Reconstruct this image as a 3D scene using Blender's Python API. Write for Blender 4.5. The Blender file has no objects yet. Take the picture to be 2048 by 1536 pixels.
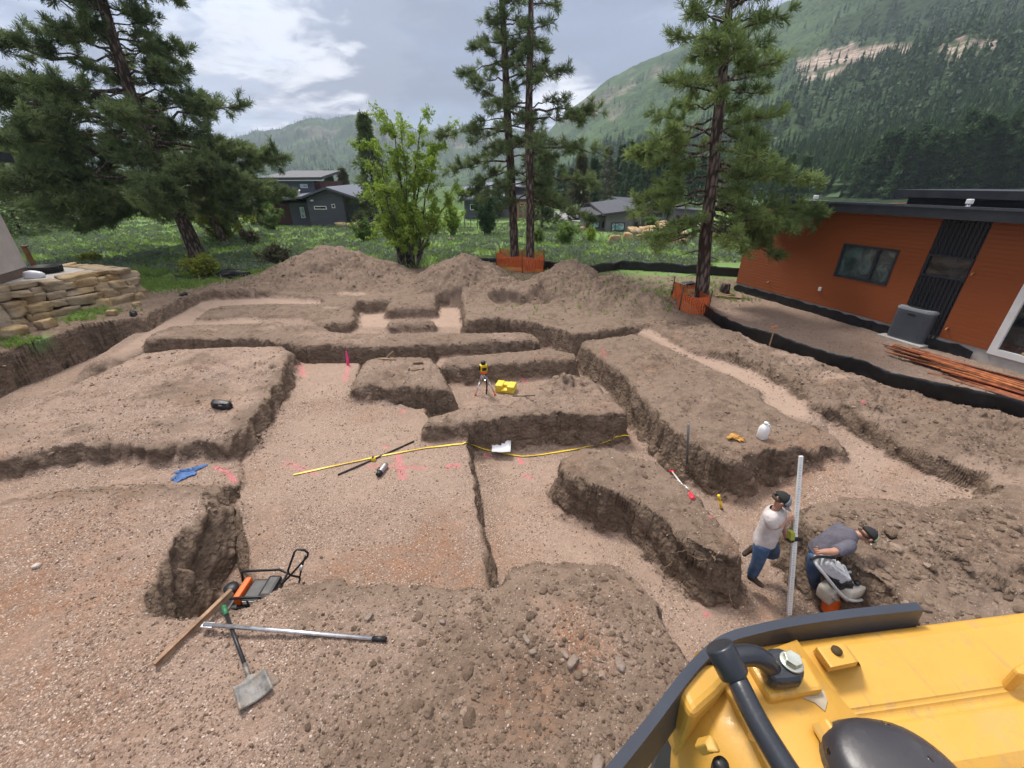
import bpy, bmesh, math, random
import numpy as np
from mathutils import Vector, Matrix, Quaternion
R = math.radians
scene = bpy.context.scene
COL = scene.collection

# ------------------------------------------------------------------ camera, world, sun, exposure
F_PX, CX, CY, CAM_Z, PITCH = 823.0, 1024.0, 768.0, 4.3, R(26.1)
SP, CP = math.sin(PITCH), math.cos(PITCH)
cam_data = bpy.data.cameras.new('camera')
cam_data.sensor_width = 36.0
cam_data.lens = 36.0 * F_PX / 2048.0
cam_data.clip_start = 0.03
cam_data.clip_end = 20000.0
cam = bpy.data.objects.new('camera', cam_data)
COL.objects.link(cam)
cam.location = (0, 0, CAM_Z)
cam.rotation_euler = (math.pi / 2 - PITCH, 0, 0)
scene.camera = cam

SUN_AZ, SUN_EL = R(-35), R(58)          # azimuth clockwise from +Y
sun_data = bpy.data.lights.new('sun', 'SUN')
sun_data.energy = 2.0
sun_data.angle = R(14)
sun_data.color = (1.0, 0.94, 0.855)
sun = bpy.data.objects.new('sun', sun_data)
COL.objects.link(sun)
_sd = Vector((math.sin(SUN_AZ) * math.cos(SUN_EL), math.cos(SUN_AZ) * math.cos(SUN_EL), math.sin(SUN_EL)))
sun.rotation_euler = _sd.to_track_quat('Z', 'Y').to_euler()
sun.location = (0, 0, 60)

scene.view_settings.view_transform = 'Standard'
scene.view_settings.look = 'None'
scene.view_settings.exposure = 1.38
scene.view_settings.gamma = 1.0
scene.view_settings.use_curve_mapping = False
scene.render.engine = 'CYCLES'
cy = scene.cycles
cy.use_denoising = True
cy.denoiser = 'OPENIMAGEDENOISE'
cy.denoising_input_passes = 'RGB_ALBEDO_NORMAL'
cy.denoising_prefilter = 'FAST'
cy.use_adaptive_sampling = True
cy.adaptive_threshold = 0.008
cy.max_bounces = 6
cy.diffuse_bounces = 3
cy.glossy_bounces = 3
cy.transmission_bounces = 4
cy.transparent_max_bounces = 8
cy.volume_bounces = 0


def W_dir(px, py):
    u, v = (px - CX) / F_PX, (CY - py) / F_PX
    return Vector((u, CP + v * SP, v * CP - SP)).normalized()


def make_world():
    w = bpy.data.worlds.new('World')
    scene.world = w
    w.use_nodes = True
    nt = w.node_tree
    N, L = nt.nodes, nt.links
    for n in list(N):
        N.remove(n)

    def nd(t, **k):
        n = N.new(t)
        for a, b in k.items():
            setattr(n, a, b)
        return n

    def math_(op, a, b=None, c=None, clamp=False):
        n = nd('ShaderNodeMath', operation=op)
        n.use_clamp = clamp
        for i, v in enumerate((a, b, c)):
            if v is None:
                continue
            if isinstance(v, (int, float)):
                n.inputs[i].default_value = v
            else:
                L.new(v, n.inputs[i])
        return n.outputs[0]

    def mixc(f, a, b):
        n = nd('ShaderNodeMix', data_type='RGBA')
        for s, v in ((n.inputs[0], f), (n.inputs[6], a), (n.inputs[7], b)):
            if isinstance(v, (int, float)):
                s.default_value = v
            elif isinstance(v, tuple):
                s.default_value = (*v, 1)
            else:
                L.new(v, s)
        return n.outputs[2]

    out = nd('ShaderNodeOutputWorld')
    bg = nd('ShaderNodeBackground')
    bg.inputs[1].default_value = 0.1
    L.new(bg.outputs[0], out.inputs[0])
    sky = nd('ShaderNodeTexSky', sky_type='NISHITA')
    sky.sun_disc = False
    sky.sun_elevation = SUN_EL
    sky.sun_rotation = SUN_AZ % (2 * math.pi)
    sky.altitude = 2000
    sky.air_density = 1.2
    sky.dust_density = 2.0
    tc = nd('ShaderNodeTexCoord')
    D = tc.outputs['Generated']
    sep = nd('ShaderNodeSeparateXYZ')
    L.new(D, sep.inputs[0])
    zc = math_('MAXIMUM', math_('ADD', sep.outputs[2], 0.16), 0.05)
    comb = nd('ShaderNodeCombineXYZ')
    L.new(math_('DIVIDE', sep.outputs[0], zc), comb.inputs[0])
    L.new(math_('DIVIDE', sep.outputs[1], zc), comb.inputs[1])
    P = comb.outputs[0]

    def noise(scale, detail, rough, dist=0.0, off=(0, 0, 0)):
        m = nd('ShaderNodeMapping')
        m.inputs['Location'].default_value = off
        L.new(P, m.inputs['Vector'])
        n = nd('ShaderNodeTexNoise')
        n.inputs['Scale'].default_value = scale
        n.inputs['Detail'].default_value = detail
        n.inputs['Roughness'].default_value = rough
        n.inputs['Distortion'].default_value = dist
        L.new(m.outputs[0], n.inputs['Vector'])
        return n.outputs['Fac']

    def blob(px, py, sharp):
        d = W_dir(px, py)
        n = nd('ShaderNodeVectorMath', operation='DOT_PRODUCT')
        L.new(D, n.inputs[0])
        n.inputs[1].default_value = d
        return math_('POWER', math_('MAXIMUM', n.outputs['Value'], 0.0), sharp)

    def rng(x, a, b, smooth=True):
        n = nd('ShaderNodeMapRange')
        n.interpolation_type = 'SMOOTHSTEP' if smooth else 'LINEAR'
        n.inputs[1].default_value, n.inputs[2].default_value = a, b
        L.new(x, n.inputs[0])
        return n.outputs[0]

    big = noise(1.9, 9, 0.58, 0.5, (3.1, 1.7, 0))
    det = noise(5.2, 10, 0.62, 0.8, (0.4, 5.2, 0))
    drk = noise(1.5, 8, 0.55, 0.6, (8.3, 2.6, 0))
    bright_bias = math_('ADD', math_('ADD', math_('MULTIPLY', blob(650, 80, 160), 0.26),
                        math_('MULTIPLY', blob(1130, 190, 400), 0.34)), math_('MULTIPLY', blob(700, 110, 300), 0.16))
    bright_bias = math_('SUBTRACT', bright_bias, math_('MULTIPLY', blob(1230, 60, 45), 0.16))
    billow = math_('ADD', math_('ADD', math_('MULTIPLY', big, 0.62), math_('MULTIPLY', det, 0.38)), bright_bias)
    wht = rng(billow, 0.50, 0.63)
    dark_bias = math_('ADD', math_('ADD', math_('MULTIPLY', blob(830, 165, 240), 0.27), math_('MULTIPLY', blob(880, 30, 130), 0.28)), math_('MULTIPLY', blob(1240, 60, 90), 0.16))
    shade = rng(math_('ADD', math_('ADD', math_('MULTIPLY', drk, 0.7), math_('MULTIPLY', det, 0.3)), dark_bias), 0.47, 0.60)
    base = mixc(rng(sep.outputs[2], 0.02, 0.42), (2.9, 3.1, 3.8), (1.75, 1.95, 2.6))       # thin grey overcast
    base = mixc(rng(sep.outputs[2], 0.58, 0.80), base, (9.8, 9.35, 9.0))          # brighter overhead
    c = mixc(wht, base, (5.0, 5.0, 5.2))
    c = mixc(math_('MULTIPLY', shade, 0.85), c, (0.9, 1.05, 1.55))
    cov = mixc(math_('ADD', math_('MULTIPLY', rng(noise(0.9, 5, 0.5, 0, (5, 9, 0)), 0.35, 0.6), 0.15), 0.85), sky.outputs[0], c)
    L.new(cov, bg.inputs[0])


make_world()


# ------------------------------------------------------------------ geometry helpers
def at(px, py, z):
    """point at height z seen along the photograph's ray through a pixel of the 2048 x 1536 picture"""
    u, v = (px - CX) / F_PX, (CY - py) / F_PX
    dz = v * CP - SP
    t = (z - CAM_Z) / dz
    return Vector((u * t, (CP + v * SP) * t, z))


def at_y(px, py, Y):
    u, v = (px - CX) / F_PX, (CY - py) / F_PX
    t = Y / (CP + v * SP)
    return Vector((u * t, Y, CAM_Z + (v * CP - SP) * t))


def at_t(px, py, t):
    u, v = (px - CX) / F_PX, (CY - py) / F_PX
    return Vector((u * t, (CP + v * SP) * t, CAM_Z + (v * CP - SP) * t))


def tag(o, label=None, cat=None, group=None, kind=None):
    if label: o['label'] = label
    if cat: o['category'] = cat
    if group: o['group'] = group
    if kind: o['kind'] = kind
    return o


def empty(name, loc=(0, 0, 0), rz=0.0, label=None, cat=None, group=None):
    o = bpy.data.objects.new(name, None)
    o.empty_display_size = 0.2
    COL.objects.link(o)
    o.location = loc
    o.rotation_euler = (0, 0, rz)
    return tag(o, label, cat, group)


def copy_tree(o, parent=None):
    c = o.copy()
    COL.objects.link(c)
    if parent is not None:
        c.parent = parent
    for ch in list(o.children):
        copy_tree(ch, c)
    return c


class MB:
    """collects shapes and links them as one mesh object"""
    def __init__(s):
        s.v, s.f, s.mi, s.sm = [], [], [], []
        s.M = Matrix.Identity(4)
        s.cur = 0
        s.smooth = False

    def add(s, verts, faces, smooth=None):
        b = len(s.v)
        M = s.M
        s.v.extend([tuple(M @ Vector(p)) for p in verts])
        sm = s.smooth if smooth is None else smooth
        for f in faces:
            s.f.append(tuple(b + i for i in f))
            s.mi.append(s.cur)
            s.sm.append(sm)
        return s

    def box(s, lo, hi, bev=0.0):
        x0, y0, z0 = lo
        x1, y1, z1 = hi
        if bev <= 0:
            vs = [(x, y, z) for z in (z0, z1) for y in (y0, y1) for x in (x0, x1)]
            return s.add(vs, [(0, 2, 3, 1), (4, 5, 7, 6), (0, 1, 5, 4), (2, 6, 7, 3), (0, 4, 6, 2), (1, 3, 7, 5)], False)
        bm = bmesh.new()
        bmesh.ops.create_cube(bm, size=1)
        for v in bm.verts:
            v.co = Vector(((x0 + x1) / 2 + v.co.x * (x1 - x0), (y0 + y1) / 2 + v.co.y * (y1 - y0), (z0 + z1) / 2 + v.co.z * (z1 - z0)))
        bmesh.ops.bevel(bm, geom=bm.edges[:], offset=bev, segments=2, affect='EDGES', profile=0.6)
        s.bm(bm, False)
        return s

    def bm(s, bm, smooth=None):
        bm.verts.ensure_lookup_table()
        s.add([v.co.copy() for v in bm.verts], [[v.index for v in f.verts] for f in bm.faces], smooth)
        bm.free()
        return s

    def cbox(s, c, size, rz=0.0, bev=0.0, rx=0.0, ry=0.0):
        old = s.M
        s.M = old @ Matrix.Translation(c) @ Matrix.Rotation(rz, 4, 'Z') @ Matrix.Rotation(ry, 4, 'Y') @ Matrix.Rotation(rx, 4, 'X')
        h = [k / 2 for k in size]
        s.box((-h[0], -h[1], -h[2]), h, bev)
        s.M = old
        return s

    def tube(s, pts, rad, n=8, cap=True, smooth=True, flat=1.0):
        pts = [Vector(p) for p in pts]
        if not hasattr(rad, '__len__'):
            rad = [rad] * len(pts)
        vs, fs = [], []
        prev = None
        for i, p in enumerate(pts):
            d = (pts[min(i + 1, len(pts) - 1)] - pts[max(i - 1, 0)])
            d = d.normalized() if d.length > 1e-9 else Vector((0, 0, 1))
            if prev is None:
                a = Vector((0, 0, 1)) if abs(d.z) < 0.9 else Vector((1, 0, 0))
                x = d.cross(a).normalized()
            else:
                x = (prev - d * prev.dot(d))
                x = x.normalized() if x.length > 1e-6 else d.orthogonal().normalized()
            prev = x
            y = d.cross(x)
            for k in range(n):
                an = 2 * math.pi * k / n
                vs.append(p + x * math.cos(an) * rad[i] + y * math.sin(an) * rad[i] * flat)
        m = len(pts)
        for i in range(m - 1):
            for k in range(n):
                k2 = (k + 1) % n
                fs.append((i * n + k, i * n + k2, (i + 1) * n + k2, (i + 1) * n + k))
        s.add(vs, fs, smooth)
        if cap:
            b = len(s.v) - len(vs)
            s.f.append(tuple(b + k for k in reversed(range(n)))); s.mi.append(s.cur); s.sm.append(False)
            s.f.append(tuple(b + (m - 1) * n + k for k in range(n))); s.mi.append(s.cur); s.sm.append(False)
        return s

    def lathe(s, prof, n=20, c=(0, 0, 0), smooth=True, caps=True):
        vs, fs = [], []
        for r, z in prof:
            for k in range(n):
                a = 2 * math.pi * k / n
                vs.append((c[0] + r * math.cos(a), c[1] + r * math.sin(a), c[2] + z))
        m = len(prof)
        for i in range(m - 1):
            for k in range(n):
                k2 = (k + 1) % n
                fs.append((i * n + k, i * n + k2, (i + 1) * n + k2, (i + 1) * n + k))
        if caps:
            fs.append(tuple(reversed(range(n))))
            fs.append(tuple((m - 1) * n + k for k in range(n)))
        return s.add(vs, fs, smooth)

    def prism(s, poly, z0, z1):
        n = len(poly)
        ar = sum(poly[i][0] * poly[(i + 1) % n][1] - poly[(i + 1) % n][0] * poly[i][1] for i in range(n))
        if ar < 0:
            poly = poly[::-1]
        vs = [(p[0], p[1], z0) for p in poly] + [(p[0], p[1], z1) for p in poly]
        fs = [tuple(reversed(range(n))), tuple(range(n, 2 * n))]
        fs += [(i, (i + 1) % n, n + (i + 1) % n, n + i) for i in range(n)]
        return s.add(vs, fs, False)

    def build(s, name, mat, parent=None, bevel=0.0, sub=0, seg=2):
        me = bpy.data.meshes.new(name)
        me.from_pydata(s.v, [], s.f)
        mats = mat if isinstance(mat, (list, tuple)) else [mat]
        for m in mats:
            me.materials.append(m)
        me.polygons.foreach_set('material_index', s.mi)
        me.polygons.foreach_set('use_smooth', s.sm)
        me.update()
        o = bpy.data.objects.new(name, me)
        COL.objects.link(o)
        if parent is not None:
            o.parent = parent
        if bevel:
            b = o.modifiers.new('bevel', 'BEVEL')
            b.width = bevel
            b.segments = seg
            b.limit_method = 'ANGLE'
            b.angle_limit = R(35)
        if sub:
            b = o.modifiers.new('sub', 'SUBSURF')
            b.levels = b.render_levels = sub
        return o


def np_mesh(name, V, Fc, mats, attrs=None, smooth=True, mat_idx=None):
    """mesh from numpy arrays; Fc is (n,3) or (n,4)"""
    me = bpy.data.meshes.new(name)
    V = np.asarray(V, dtype=np.float32)
    Fc = np.asarray(Fc, dtype=np.int32)
    k = Fc.shape[1]
    me.vertices.add(len(V))
    me.vertices.foreach_set('co', V.ravel())
    me.loops.add(Fc.size)
    me.loops.foreach_set('vertex_index', Fc.ravel())
    me.polygons.add(len(Fc))
    me.polygons.foreach_set('loop_start', np.arange(0, Fc.size, k, dtype=np.int32))
    me.polygons.foreach_set('use_smooth', np.full(len(Fc), smooth, dtype=bool))
    if not isinstance(mats, (list, tuple)):
        mats = [mats]
    for m in mats:
        me.materials.append(m)
    if mat_idx is not None:
        me.polygons.foreach_set('material_index', np.asarray(mat_idx, dtype=np.int32))
    me.update(calc_edges=True)
    for nm, arr in (attrs or {}).items():
        a = me.attributes.new(nm, 'FLOAT_COLOR', 'POINT')
        arr = np.asarray(arr, dtype=np.float32)
        c4 = np.ones((len(V), 4), dtype=np.float32)
        c4[:, :arr.shape[1]] = arr
        a.data.foreach_set('color', c4.ravel())
    o = bpy.data.objects.new(name, me)
    COL.objects.link(o)
    return o


# ------------------------------------------------------------------ numpy noise
def _hash(ix, iy, seed):
    h = (ix.astype(np.int64) * 374761393 + iy.astype(np.int64) * 668265263 + seed * 974634777) & 0xFFFFFFFF
    h = ((h ^ (h >> 13)) * 1274126177) & 0xFFFFFFFF
    h = h ^ (h >> 16)
    return h


def gnoise(x, y, seed=0):
    x0, y0 = np.floor(x), np.floor(y)
    fx, fy = x - x0, y - y0
    ux, uy = fx * fx * fx * (fx * (fx * 6 - 15) + 10), fy * fy * fy * (fy * (fy * 6 - 15) + 10)

    def g(dx, dy):
        a = _hash(x0 + dx, y0 + dy, seed) * (2 * np.pi / 4294967296.0)
        return np.cos(a) * (fx - dx) + np.sin(a) * (fy - dy)
    n00, n10, n01, n11 = g(0, 0), g(1, 0), g(0, 1), g(1, 1)
    return ((n00 * (1 - ux) + n10 * ux) * (1 - uy) + (n01 * (1 - ux) + n11 * ux) * uy) * 1.5


def fbm(x, y, octv=4, seed=0, gain=0.5, lac=2.03, ridge=False):
    s, a, t = np.zeros_like(x), 1.0, 0.0
    for i in range(octv):
        n = gnoise(x, y, seed + i * 17)
        if ridge:
            n = 1 - 2 * np.abs(n)
        s += a * n
        t += a
        a *= gain
        x, y = x * lac + 3.7, y * lac - 1.3
    return s / t


def sstep(e0, e1, x):
    t = np.clip((x - e0) / (e1 - e0), 0, 1)
    return t * t * (3 - 2 * t)


def poly_sd(x, y, P, margin=1e9):
    """signed distance to polygon, positive inside"""
    P = np.asarray(P, dtype=float)
    out = np.full(x.shape, -1e3)
    lo, hi = P.min(0) - margin, P.max(0) + margin
    m = (x > lo[0]) & (x < hi[0]) & (y > lo[1]) & (y < hi[1])
    if not m.any():
        return out
    X, Y = x[m], y[m]
    d2 = np.full(X.shape, 1e12)
    ins = np.zeros(X.shape, dtype=bool)
    n = len(P)
    for i in range(n):
        ax, ay = P[i]
        bx, by = P[(i + 1) % n]
        ex, ey = bx - ax, by - ay
        L2 = ex * ex + ey * ey + 1e-12
        t = np.clip(((X - ax) * ex + (Y - ay) * ey) / L2, 0, 1)
        d2 = np.minimum(d2, (X - ax - t * ex) ** 2 + (Y - ay - t * ey) ** 2)
        c = ((ay > Y) != (by > Y)) & (X < (bx - ax) * (Y - ay) / (by - ay + 1e-15) + ax)
        ins ^= c
    d = np.sqrt(d2)
    out[m] = np.where(ins, d, -d)
    return out


def seg_d(x, y, pts):
    """distance to a polyline"""
    d2 = np.full(x.shape, 1e12)
    for (ax, ay), (bx, by) in zip(pts[:-1], pts[1:]):
        ex, ey = bx - ax, by - ay
        t = np.clip(((x - ax) * ex + (y - ay) * ey) / (ex * ex + ey * ey + 1e-12), 0, 1)
        d2 = np.minimum(d2, (x - ax - t * ex) ** 2 + (y - ay - t * ey) ** 2)
    return np.sqrt(d2)


# ------------------------------------------------------------------ material helpers
class NT:
    def __init__(s, name):
        s.m = bpy.data.materials.new(name)
        s.m.use_nodes = True
        s.nt = s.m.node_tree
        s.N, s.L = s.nt.nodes, s.nt.links
        s.bsdf = s.N['Principled BSDF']
        s.out = s.N['Material Output']
        s._tc = None

    def nd(s, t, **k):
        n = s.N.new(t)
        for a, b in k.items():
            setattr(n, a, b)
        return n

    def put(s, sock, v):
        if v is None:
            return
        if hasattr(v, 'links') or isinstance(v, bpy.types.NodeSocket):
            s.L.new(v, sock)
        elif isinstance(v, tuple) and len(v) == 3 and sock.type == 'RGBA':
            sock.default_value = (*v, 1)
        else:
            sock.default_value = v

    @property
    def obj(s):
        if s._tc is None:
            s._tc = s.nd('ShaderNodeTexCoord')
        return s._tc.outputs['Object']

    def math(s, op, a, b=None, c=None, clamp=False):
        n = s.nd('ShaderNodeMath', operation=op)
        n.use_clamp = clamp
        for i, v in enumerate((a, b, c)):
            s.put(n.inputs[i], v)
        return n.outputs[0]

    def mix(s, f, a, b, blend='MIX'):
        n = s.nd('ShaderNodeMix', data_type='RGBA', blend_type=blend)
        s.put(n.inputs[0], f); s.put(n.inputs[6], a); s.put(n.inputs[7], b)
        return n.outputs[2]

    def map(s, vec, scale=(1, 1, 1), loc=(0, 0, 0), rot=(0, 0, 0)):
        n = s.nd('ShaderNodeMapping')
        s.L.new(vec, n.inputs[0])
        n.inputs['Scale'].default_value = scale
        n.inputs['Location'].default_value = loc
        n.inputs['Rotation'].default_value = rot
        return n.outputs[0]

    def noise(s, vec, scale, detail=4, rough=0.5, dist=0.0, col=False):
        n = s.nd('ShaderNodeTexNoise')
        s.L.new(vec, n.inputs['Vector'])
        n.inputs['Scale'].default_value = scale
        n.inputs['Detail'].default_value = detail
        n.inputs['Roughness'].default_value = rough
        n.inputs['Distortion'].default_value = dist
        return n.outputs['Color' if col else 'Fac']

    def vor(s, vec, scale, out='Distance', feature='F1', rnd=1.0):
        n = s.nd('ShaderNodeTexVoronoi', feature=feature)
        s.L.new(vec, n.inputs['Vector'])
        n.inputs['Scale'].default_value = scale
        n.inputs['Randomness'].default_value = rnd
        return n.outputs[out]

    def rng(s, x, a, b, c=0.0, d=1.0, smooth=True):
        n = s.nd('ShaderNodeMapRange')
        n.interpolation_type = 'SMOOTHSTEP' if smooth else 'LINEAR'
        for i, v in enumerate((a, b, c, d)):
            n.inputs[i + 1].default_value = v
        s.put(n.inputs[0], x)
        return n.outputs[0]

    def ramp(s, x, stops):
        n = s.nd('ShaderNodeValToRGB')
        s.put(n.inputs[0], x)
        e = n.color_ramp.elements
        while len(e) < len(stops):
            e.new(0.5)
        for q, (p, c) in zip(e, stops):
            q.position = p
            q.color = (*c, 1)
        return n.outputs[0]

    def attr(s, name):
        n = s.nd('ShaderNodeAttribute', attribute_name=name)
        return n

    def sep(s, c):
        n = s.nd('ShaderNodeSeparateColor')
        s.L.new(c, n.inputs[0])
        return n.outputs

    def bump(s, h, dist=0.01, strength=1.0, normal=None):
        n = s.nd('ShaderNodeBump')
        n.inputs['Distance'].default_value = dist
        n.inputs['Strength'].default_value = strength
        s.L.new(h, n.inputs['Height'])
        if normal is not None:
            s.L.new(normal, n.inputs['Normal'])
        return n.outputs[0]

    def set(s, **k):
        names = dict(color='Base Color', rough='Roughness', metal='Metallic', normal='Normal', spec='Specular IOR Level',
                     coat='Coat Weight', trans='Transmission Weight', alpha='Alpha', ior='IOR', sss='Subsurface Weight', sheen='Sheen Weight')
        for a, v in k.items():
            s.put(s.bsdf.inputs[names[a]], v)
        return s.m


def M_plain(name, col, rough=0.6, metal=0.0, var=0.12, scale=6.0, bump=0.0, bscale=40.0, spec=0.4, coat=0.0, dirt=None):
    t = NT(name)
    n = t.noise(t.obj, scale, 5, 0.6)
    dk = tuple(c * (1 - var * 1.6) for c in col)
    lt = tuple(min(1, c * (1 + var)) for c in col)
    c = t.mix(t.rng(n, 0.3, 0.7), dk, lt)
    if dirt:
        c = t.mix(t.math('MULTIPLY', t.rng(t.noise(t.obj, scale * 0.6, 8, 0.65), 0.48, 0.72), dirt[1]), c, dirt[0])
    t.set(color=c, rough=t.rng(n, 0.2, 0.8, max(0.02, rough - 0.08), min(1, rough + 0.1)), metal=metal, spec=spec, coat=coat)
    if bump:
        t.set(normal=t.bump(t.noise(t.obj, bscale, 4, 0.6), bump))
    return t.m
# ------------------------------------------------------------------ the ground: one sheet with the excavation cut into it
def P2(lst, z):
    return [tuple(at(px, py, z)[:2]) for px, py in lst]


# outline of the dig at its upper edge
DIG = P2([(-120, 775), (0, 722), (102, 688), (171, 662), (284, 645), (330, 620), (376, 597), (420, 590), (540, 585), (643, 594),
          (660, 606), (700, 612), (712, 601), (774, 598), (864, 597), (868, 588), (926, 588), (931, 612), (934, 640), (1000, 634),
          (1105, 652), (1150, 668), (1276, 650), (1302, 649), (1386, 700), (1449, 711), (1508, 727), (1560, 756), (1612, 786), (1627, 806), (1700, 828),
          (1790, 882), (1830, 900), (1985, 955), (2000, 985), (1960, 1004), (1900, 1000), (1870, 1016), (1700, 1003), (1625, 1010)], 0.05) + \
      P2([(1625, 1010), (1612, 1030), (1640, 1075), (1720, 1125), (1790, 1175), (1850, 1250), (1900, 1400), (1500, 1420), (1390, 1345), (1340, 1290),
          (1300, 1200), (1235, 1137), (1130, 1130), (1030, 1152), (960, 1180), (700, 1172), (640, 1174), (560, 1183), (500, 1217),
          (420, 1242), (330, 1252), (275, 1220), (285, 1170), (330, 1095), (372, 1030), (400, 992), (395, 972), (280, 975), (100, 990), (-250, 1030)], 0.12)

# plateaus left standing in the dig: polygon of the top edge, top height, wall run, edge roughness
PLAT = [
    ([(-160, 905), (-160, 860), (0, 822), (170, 755), (285, 705), (350, 697), (430, 692), (560, 690), (576, 700), (560, 750), (500, 830), (478, 858), (441, 878), (300, 882), (154, 884), (0, 912)], 0.16, 0.16, 1.0),
    ([(288, 676), (310, 662), (345, 650), (500, 645), (632, 645), (660, 661), (706, 664), (777, 666), (866, 662), (933, 664), (1040, 662), (1066, 665), (1077, 678), (1060, 676), (960, 682), (865, 684), (757, 690), (700, 690), (590, 686), (513, 674), (376, 674)], 0.05, 0.12, 0.8),
    ([(755, 696), (770, 689), (862, 682), (868, 690), (862, 697), (775, 704)], -0.15, 0.12, 0.7),
    ([(397, 632), (412, 620), (440, 610), (542, 606), (660, 606), (694, 610), (706, 622), (706, 634), (690, 642), (640, 643), (625, 634), (600, 629), (480, 628), (430, 634)], -0.04, 0.13, 0.8),
    ([(776, 613), (780, 600), (866, 596), (866, 612)], 0.0, 0.12, 0.6),
    ([(778, 642), (784, 636), (850, 635), (866, 640), (866, 645), (780, 647)], -0.12, 0.12, 0.5),
    ([(1164, 686), (1170, 679), (1276, 665), (1320, 686), (1374, 711), (1464, 750), (1512, 775), (1514, 793), (1574, 828), (1620, 845), (1676, 874), (1686, 888), (1640, 892), (1580, 888), (1530, 895), (1490, 910), (1460, 915), (1432, 905), (1379, 877), (1327, 837), (1276, 780), (1256, 750)], 0.08, 0.15, 1.0),
    ([(1126, 932), (1128, 915), (1170, 893), (1230, 895), (1310, 922), (1400, 1000), (1478, 1080), (1478, 1100), (1450, 1108), (1400, 1085), (1300, 1012), (1285, 998), (1190, 962), (1140, 948)], 0.08, 0.14, 0.9),
    ([(716, 738), (735, 718), (760, 711), (857, 711), (876, 730), (890, 765), (893, 776), (870, 778), (840, 770), (740, 768), (712, 764)], 0.10, 0.16, 0.8),
    ([(710, 782), (716, 762), (840, 760), (846, 778), (834, 784), (735, 787)], -0.22, 0.12, 0.6),
    ([(885, 728), (900, 712), (1075, 696), (1100, 694), (1146, 705), (1149, 716), (1080, 717), (960, 727)], 0.0, 0.15, 0.8),
    ([(850, 848), (860, 832), (930, 812), (1020, 806), (1060, 780), (1110, 758), (1180, 753), (1195, 768), (1245, 808), (1250, 822), (1200, 824), (1090, 822), (1010, 830), (935, 840)], 0.05, 0.13, 0.7),
]
PLATW = [(np.array(P2(p, z)), z, w, r) for p, z, w, r in PLAT]
# bumps of spoil on top of plateaus
LUMPS = [(1130, 768, 0.05, 0.22, 0.75), (430, 740, 0.16, 0.10, 1.2), (540, 735, 0.16, 0.12, 0.9), (1390, 800, 0.08, 0.08, 0.9), (1300, 720, 0.08, 0.10, 1.0), (560, 640, 0.0, 0.10, 0.9)]
# floor levels
FL1 = np.array(P2([(520, 730), (720, 728), (700, 800), (850, 820), (860, 848), (930, 850), (935, 895), (952, 1000), (962, 1100), (968, 1200), (560, 1300), (520, 1190), (495, 1080), (480, 1005), (470, 930), (500, 870)], -0.38))
STRIP = np.array(P2([(-300, 960), (-300, 1060), (100, 1010), (300, 990), (395, 985), (425, 1000), (450, 980), (480, 968), (472, 905), (440, 880), (150, 890), (-300, 925)], -0.25))
TRIP = np.array(P2([(905, 815), (890, 750), (1085, 735), (1150, 770), (1110, 800), (1050, 820)], -0.45))
TRF = np.array(P2([(1265, 670), (1300, 650), (1400, 700), (1500, 725), (1640, 790), (1660, 860), (1580, 850), (1500, 815), (1400, 760)], -0.12))
RTF = np.array(P2([(1640, 850), (1700, 845), (1830, 895), (2020, 950), (2020, 1020), (1860, 1030), (1640, 1030), (1660, 930)], -0.25))
T1F = np.array(P2([(180, 740), (300, 655), (376, 597), (420, 585), (430, 620), (400, 650), (290, 710)], -0.45))
T1G = np.array(P2([(385, 612), (420, 585), (540, 580), (665, 586), (665, 612), (440, 612), (420, 622)], -0.10))
T2F = np.array(P2([(690, 596), (940, 584), (945, 668), (690, 670)], -0.28))
T1B = np.array(P2([(385, 632), (640, 632), (700, 648), (640, 656), (380, 656)], -0.2))
MIDF = np.array(P2([(868, 735), (880, 700), (1010, 688), (1015, 715)], -0.35))
HEAPS = [(668, 552, 1.52, 3.7, 1.0), (735, 560, 1.05, 3.0, 1.0), (600, 564, .85, 2.9, .9), (800, 566, .45, 2.4, .9), (925, 568, 1.42, 2.7, 1.0), (990, 580, .6, 2.0, 1.0), (1140, 586, 1.35, 2.4, .95),
         (1215, 600, 1.0, 2.1, .95), (1285, 616, .62, 1.7, .9), (490, 578, .25, 2.3, .8)]
HEAPW = [(at(px, py, 0)[0], at(px, py, 0)[1], h, r, a) for px, py, h, r, a in HEAPS]
FENCE_R = P2([(1395, 625), (1425, 645), (1475, 672), (1543, 697), (1620, 720), (1700, 748), (1800, 783), (1900, 812), (2048, 842), (2250, 905)], 0.0)
YARD = np.array(P2([(-700, 640), (20, 640), (120, 625), (200, 612), (285, 600), (292, 585), (250, 560), (-100, 560), (-900, 560)], 0.15))


def wall(d, w, tal):
    """profile of a cut face: rounded lip, steep face of run w, crumbled foot of run tal"""
    up = np.clip((d + w) / w, 0, 1)
    up = np.where(up < 0.35, up * .9, 1 - (1 - up) ** 1.5 * 1.307)
    ft = np.clip((d + w + tal) / tal, 0, 1) ** 1.6
    return np.clip(.80 * up + .20 * ft, 0, 1)


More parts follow.
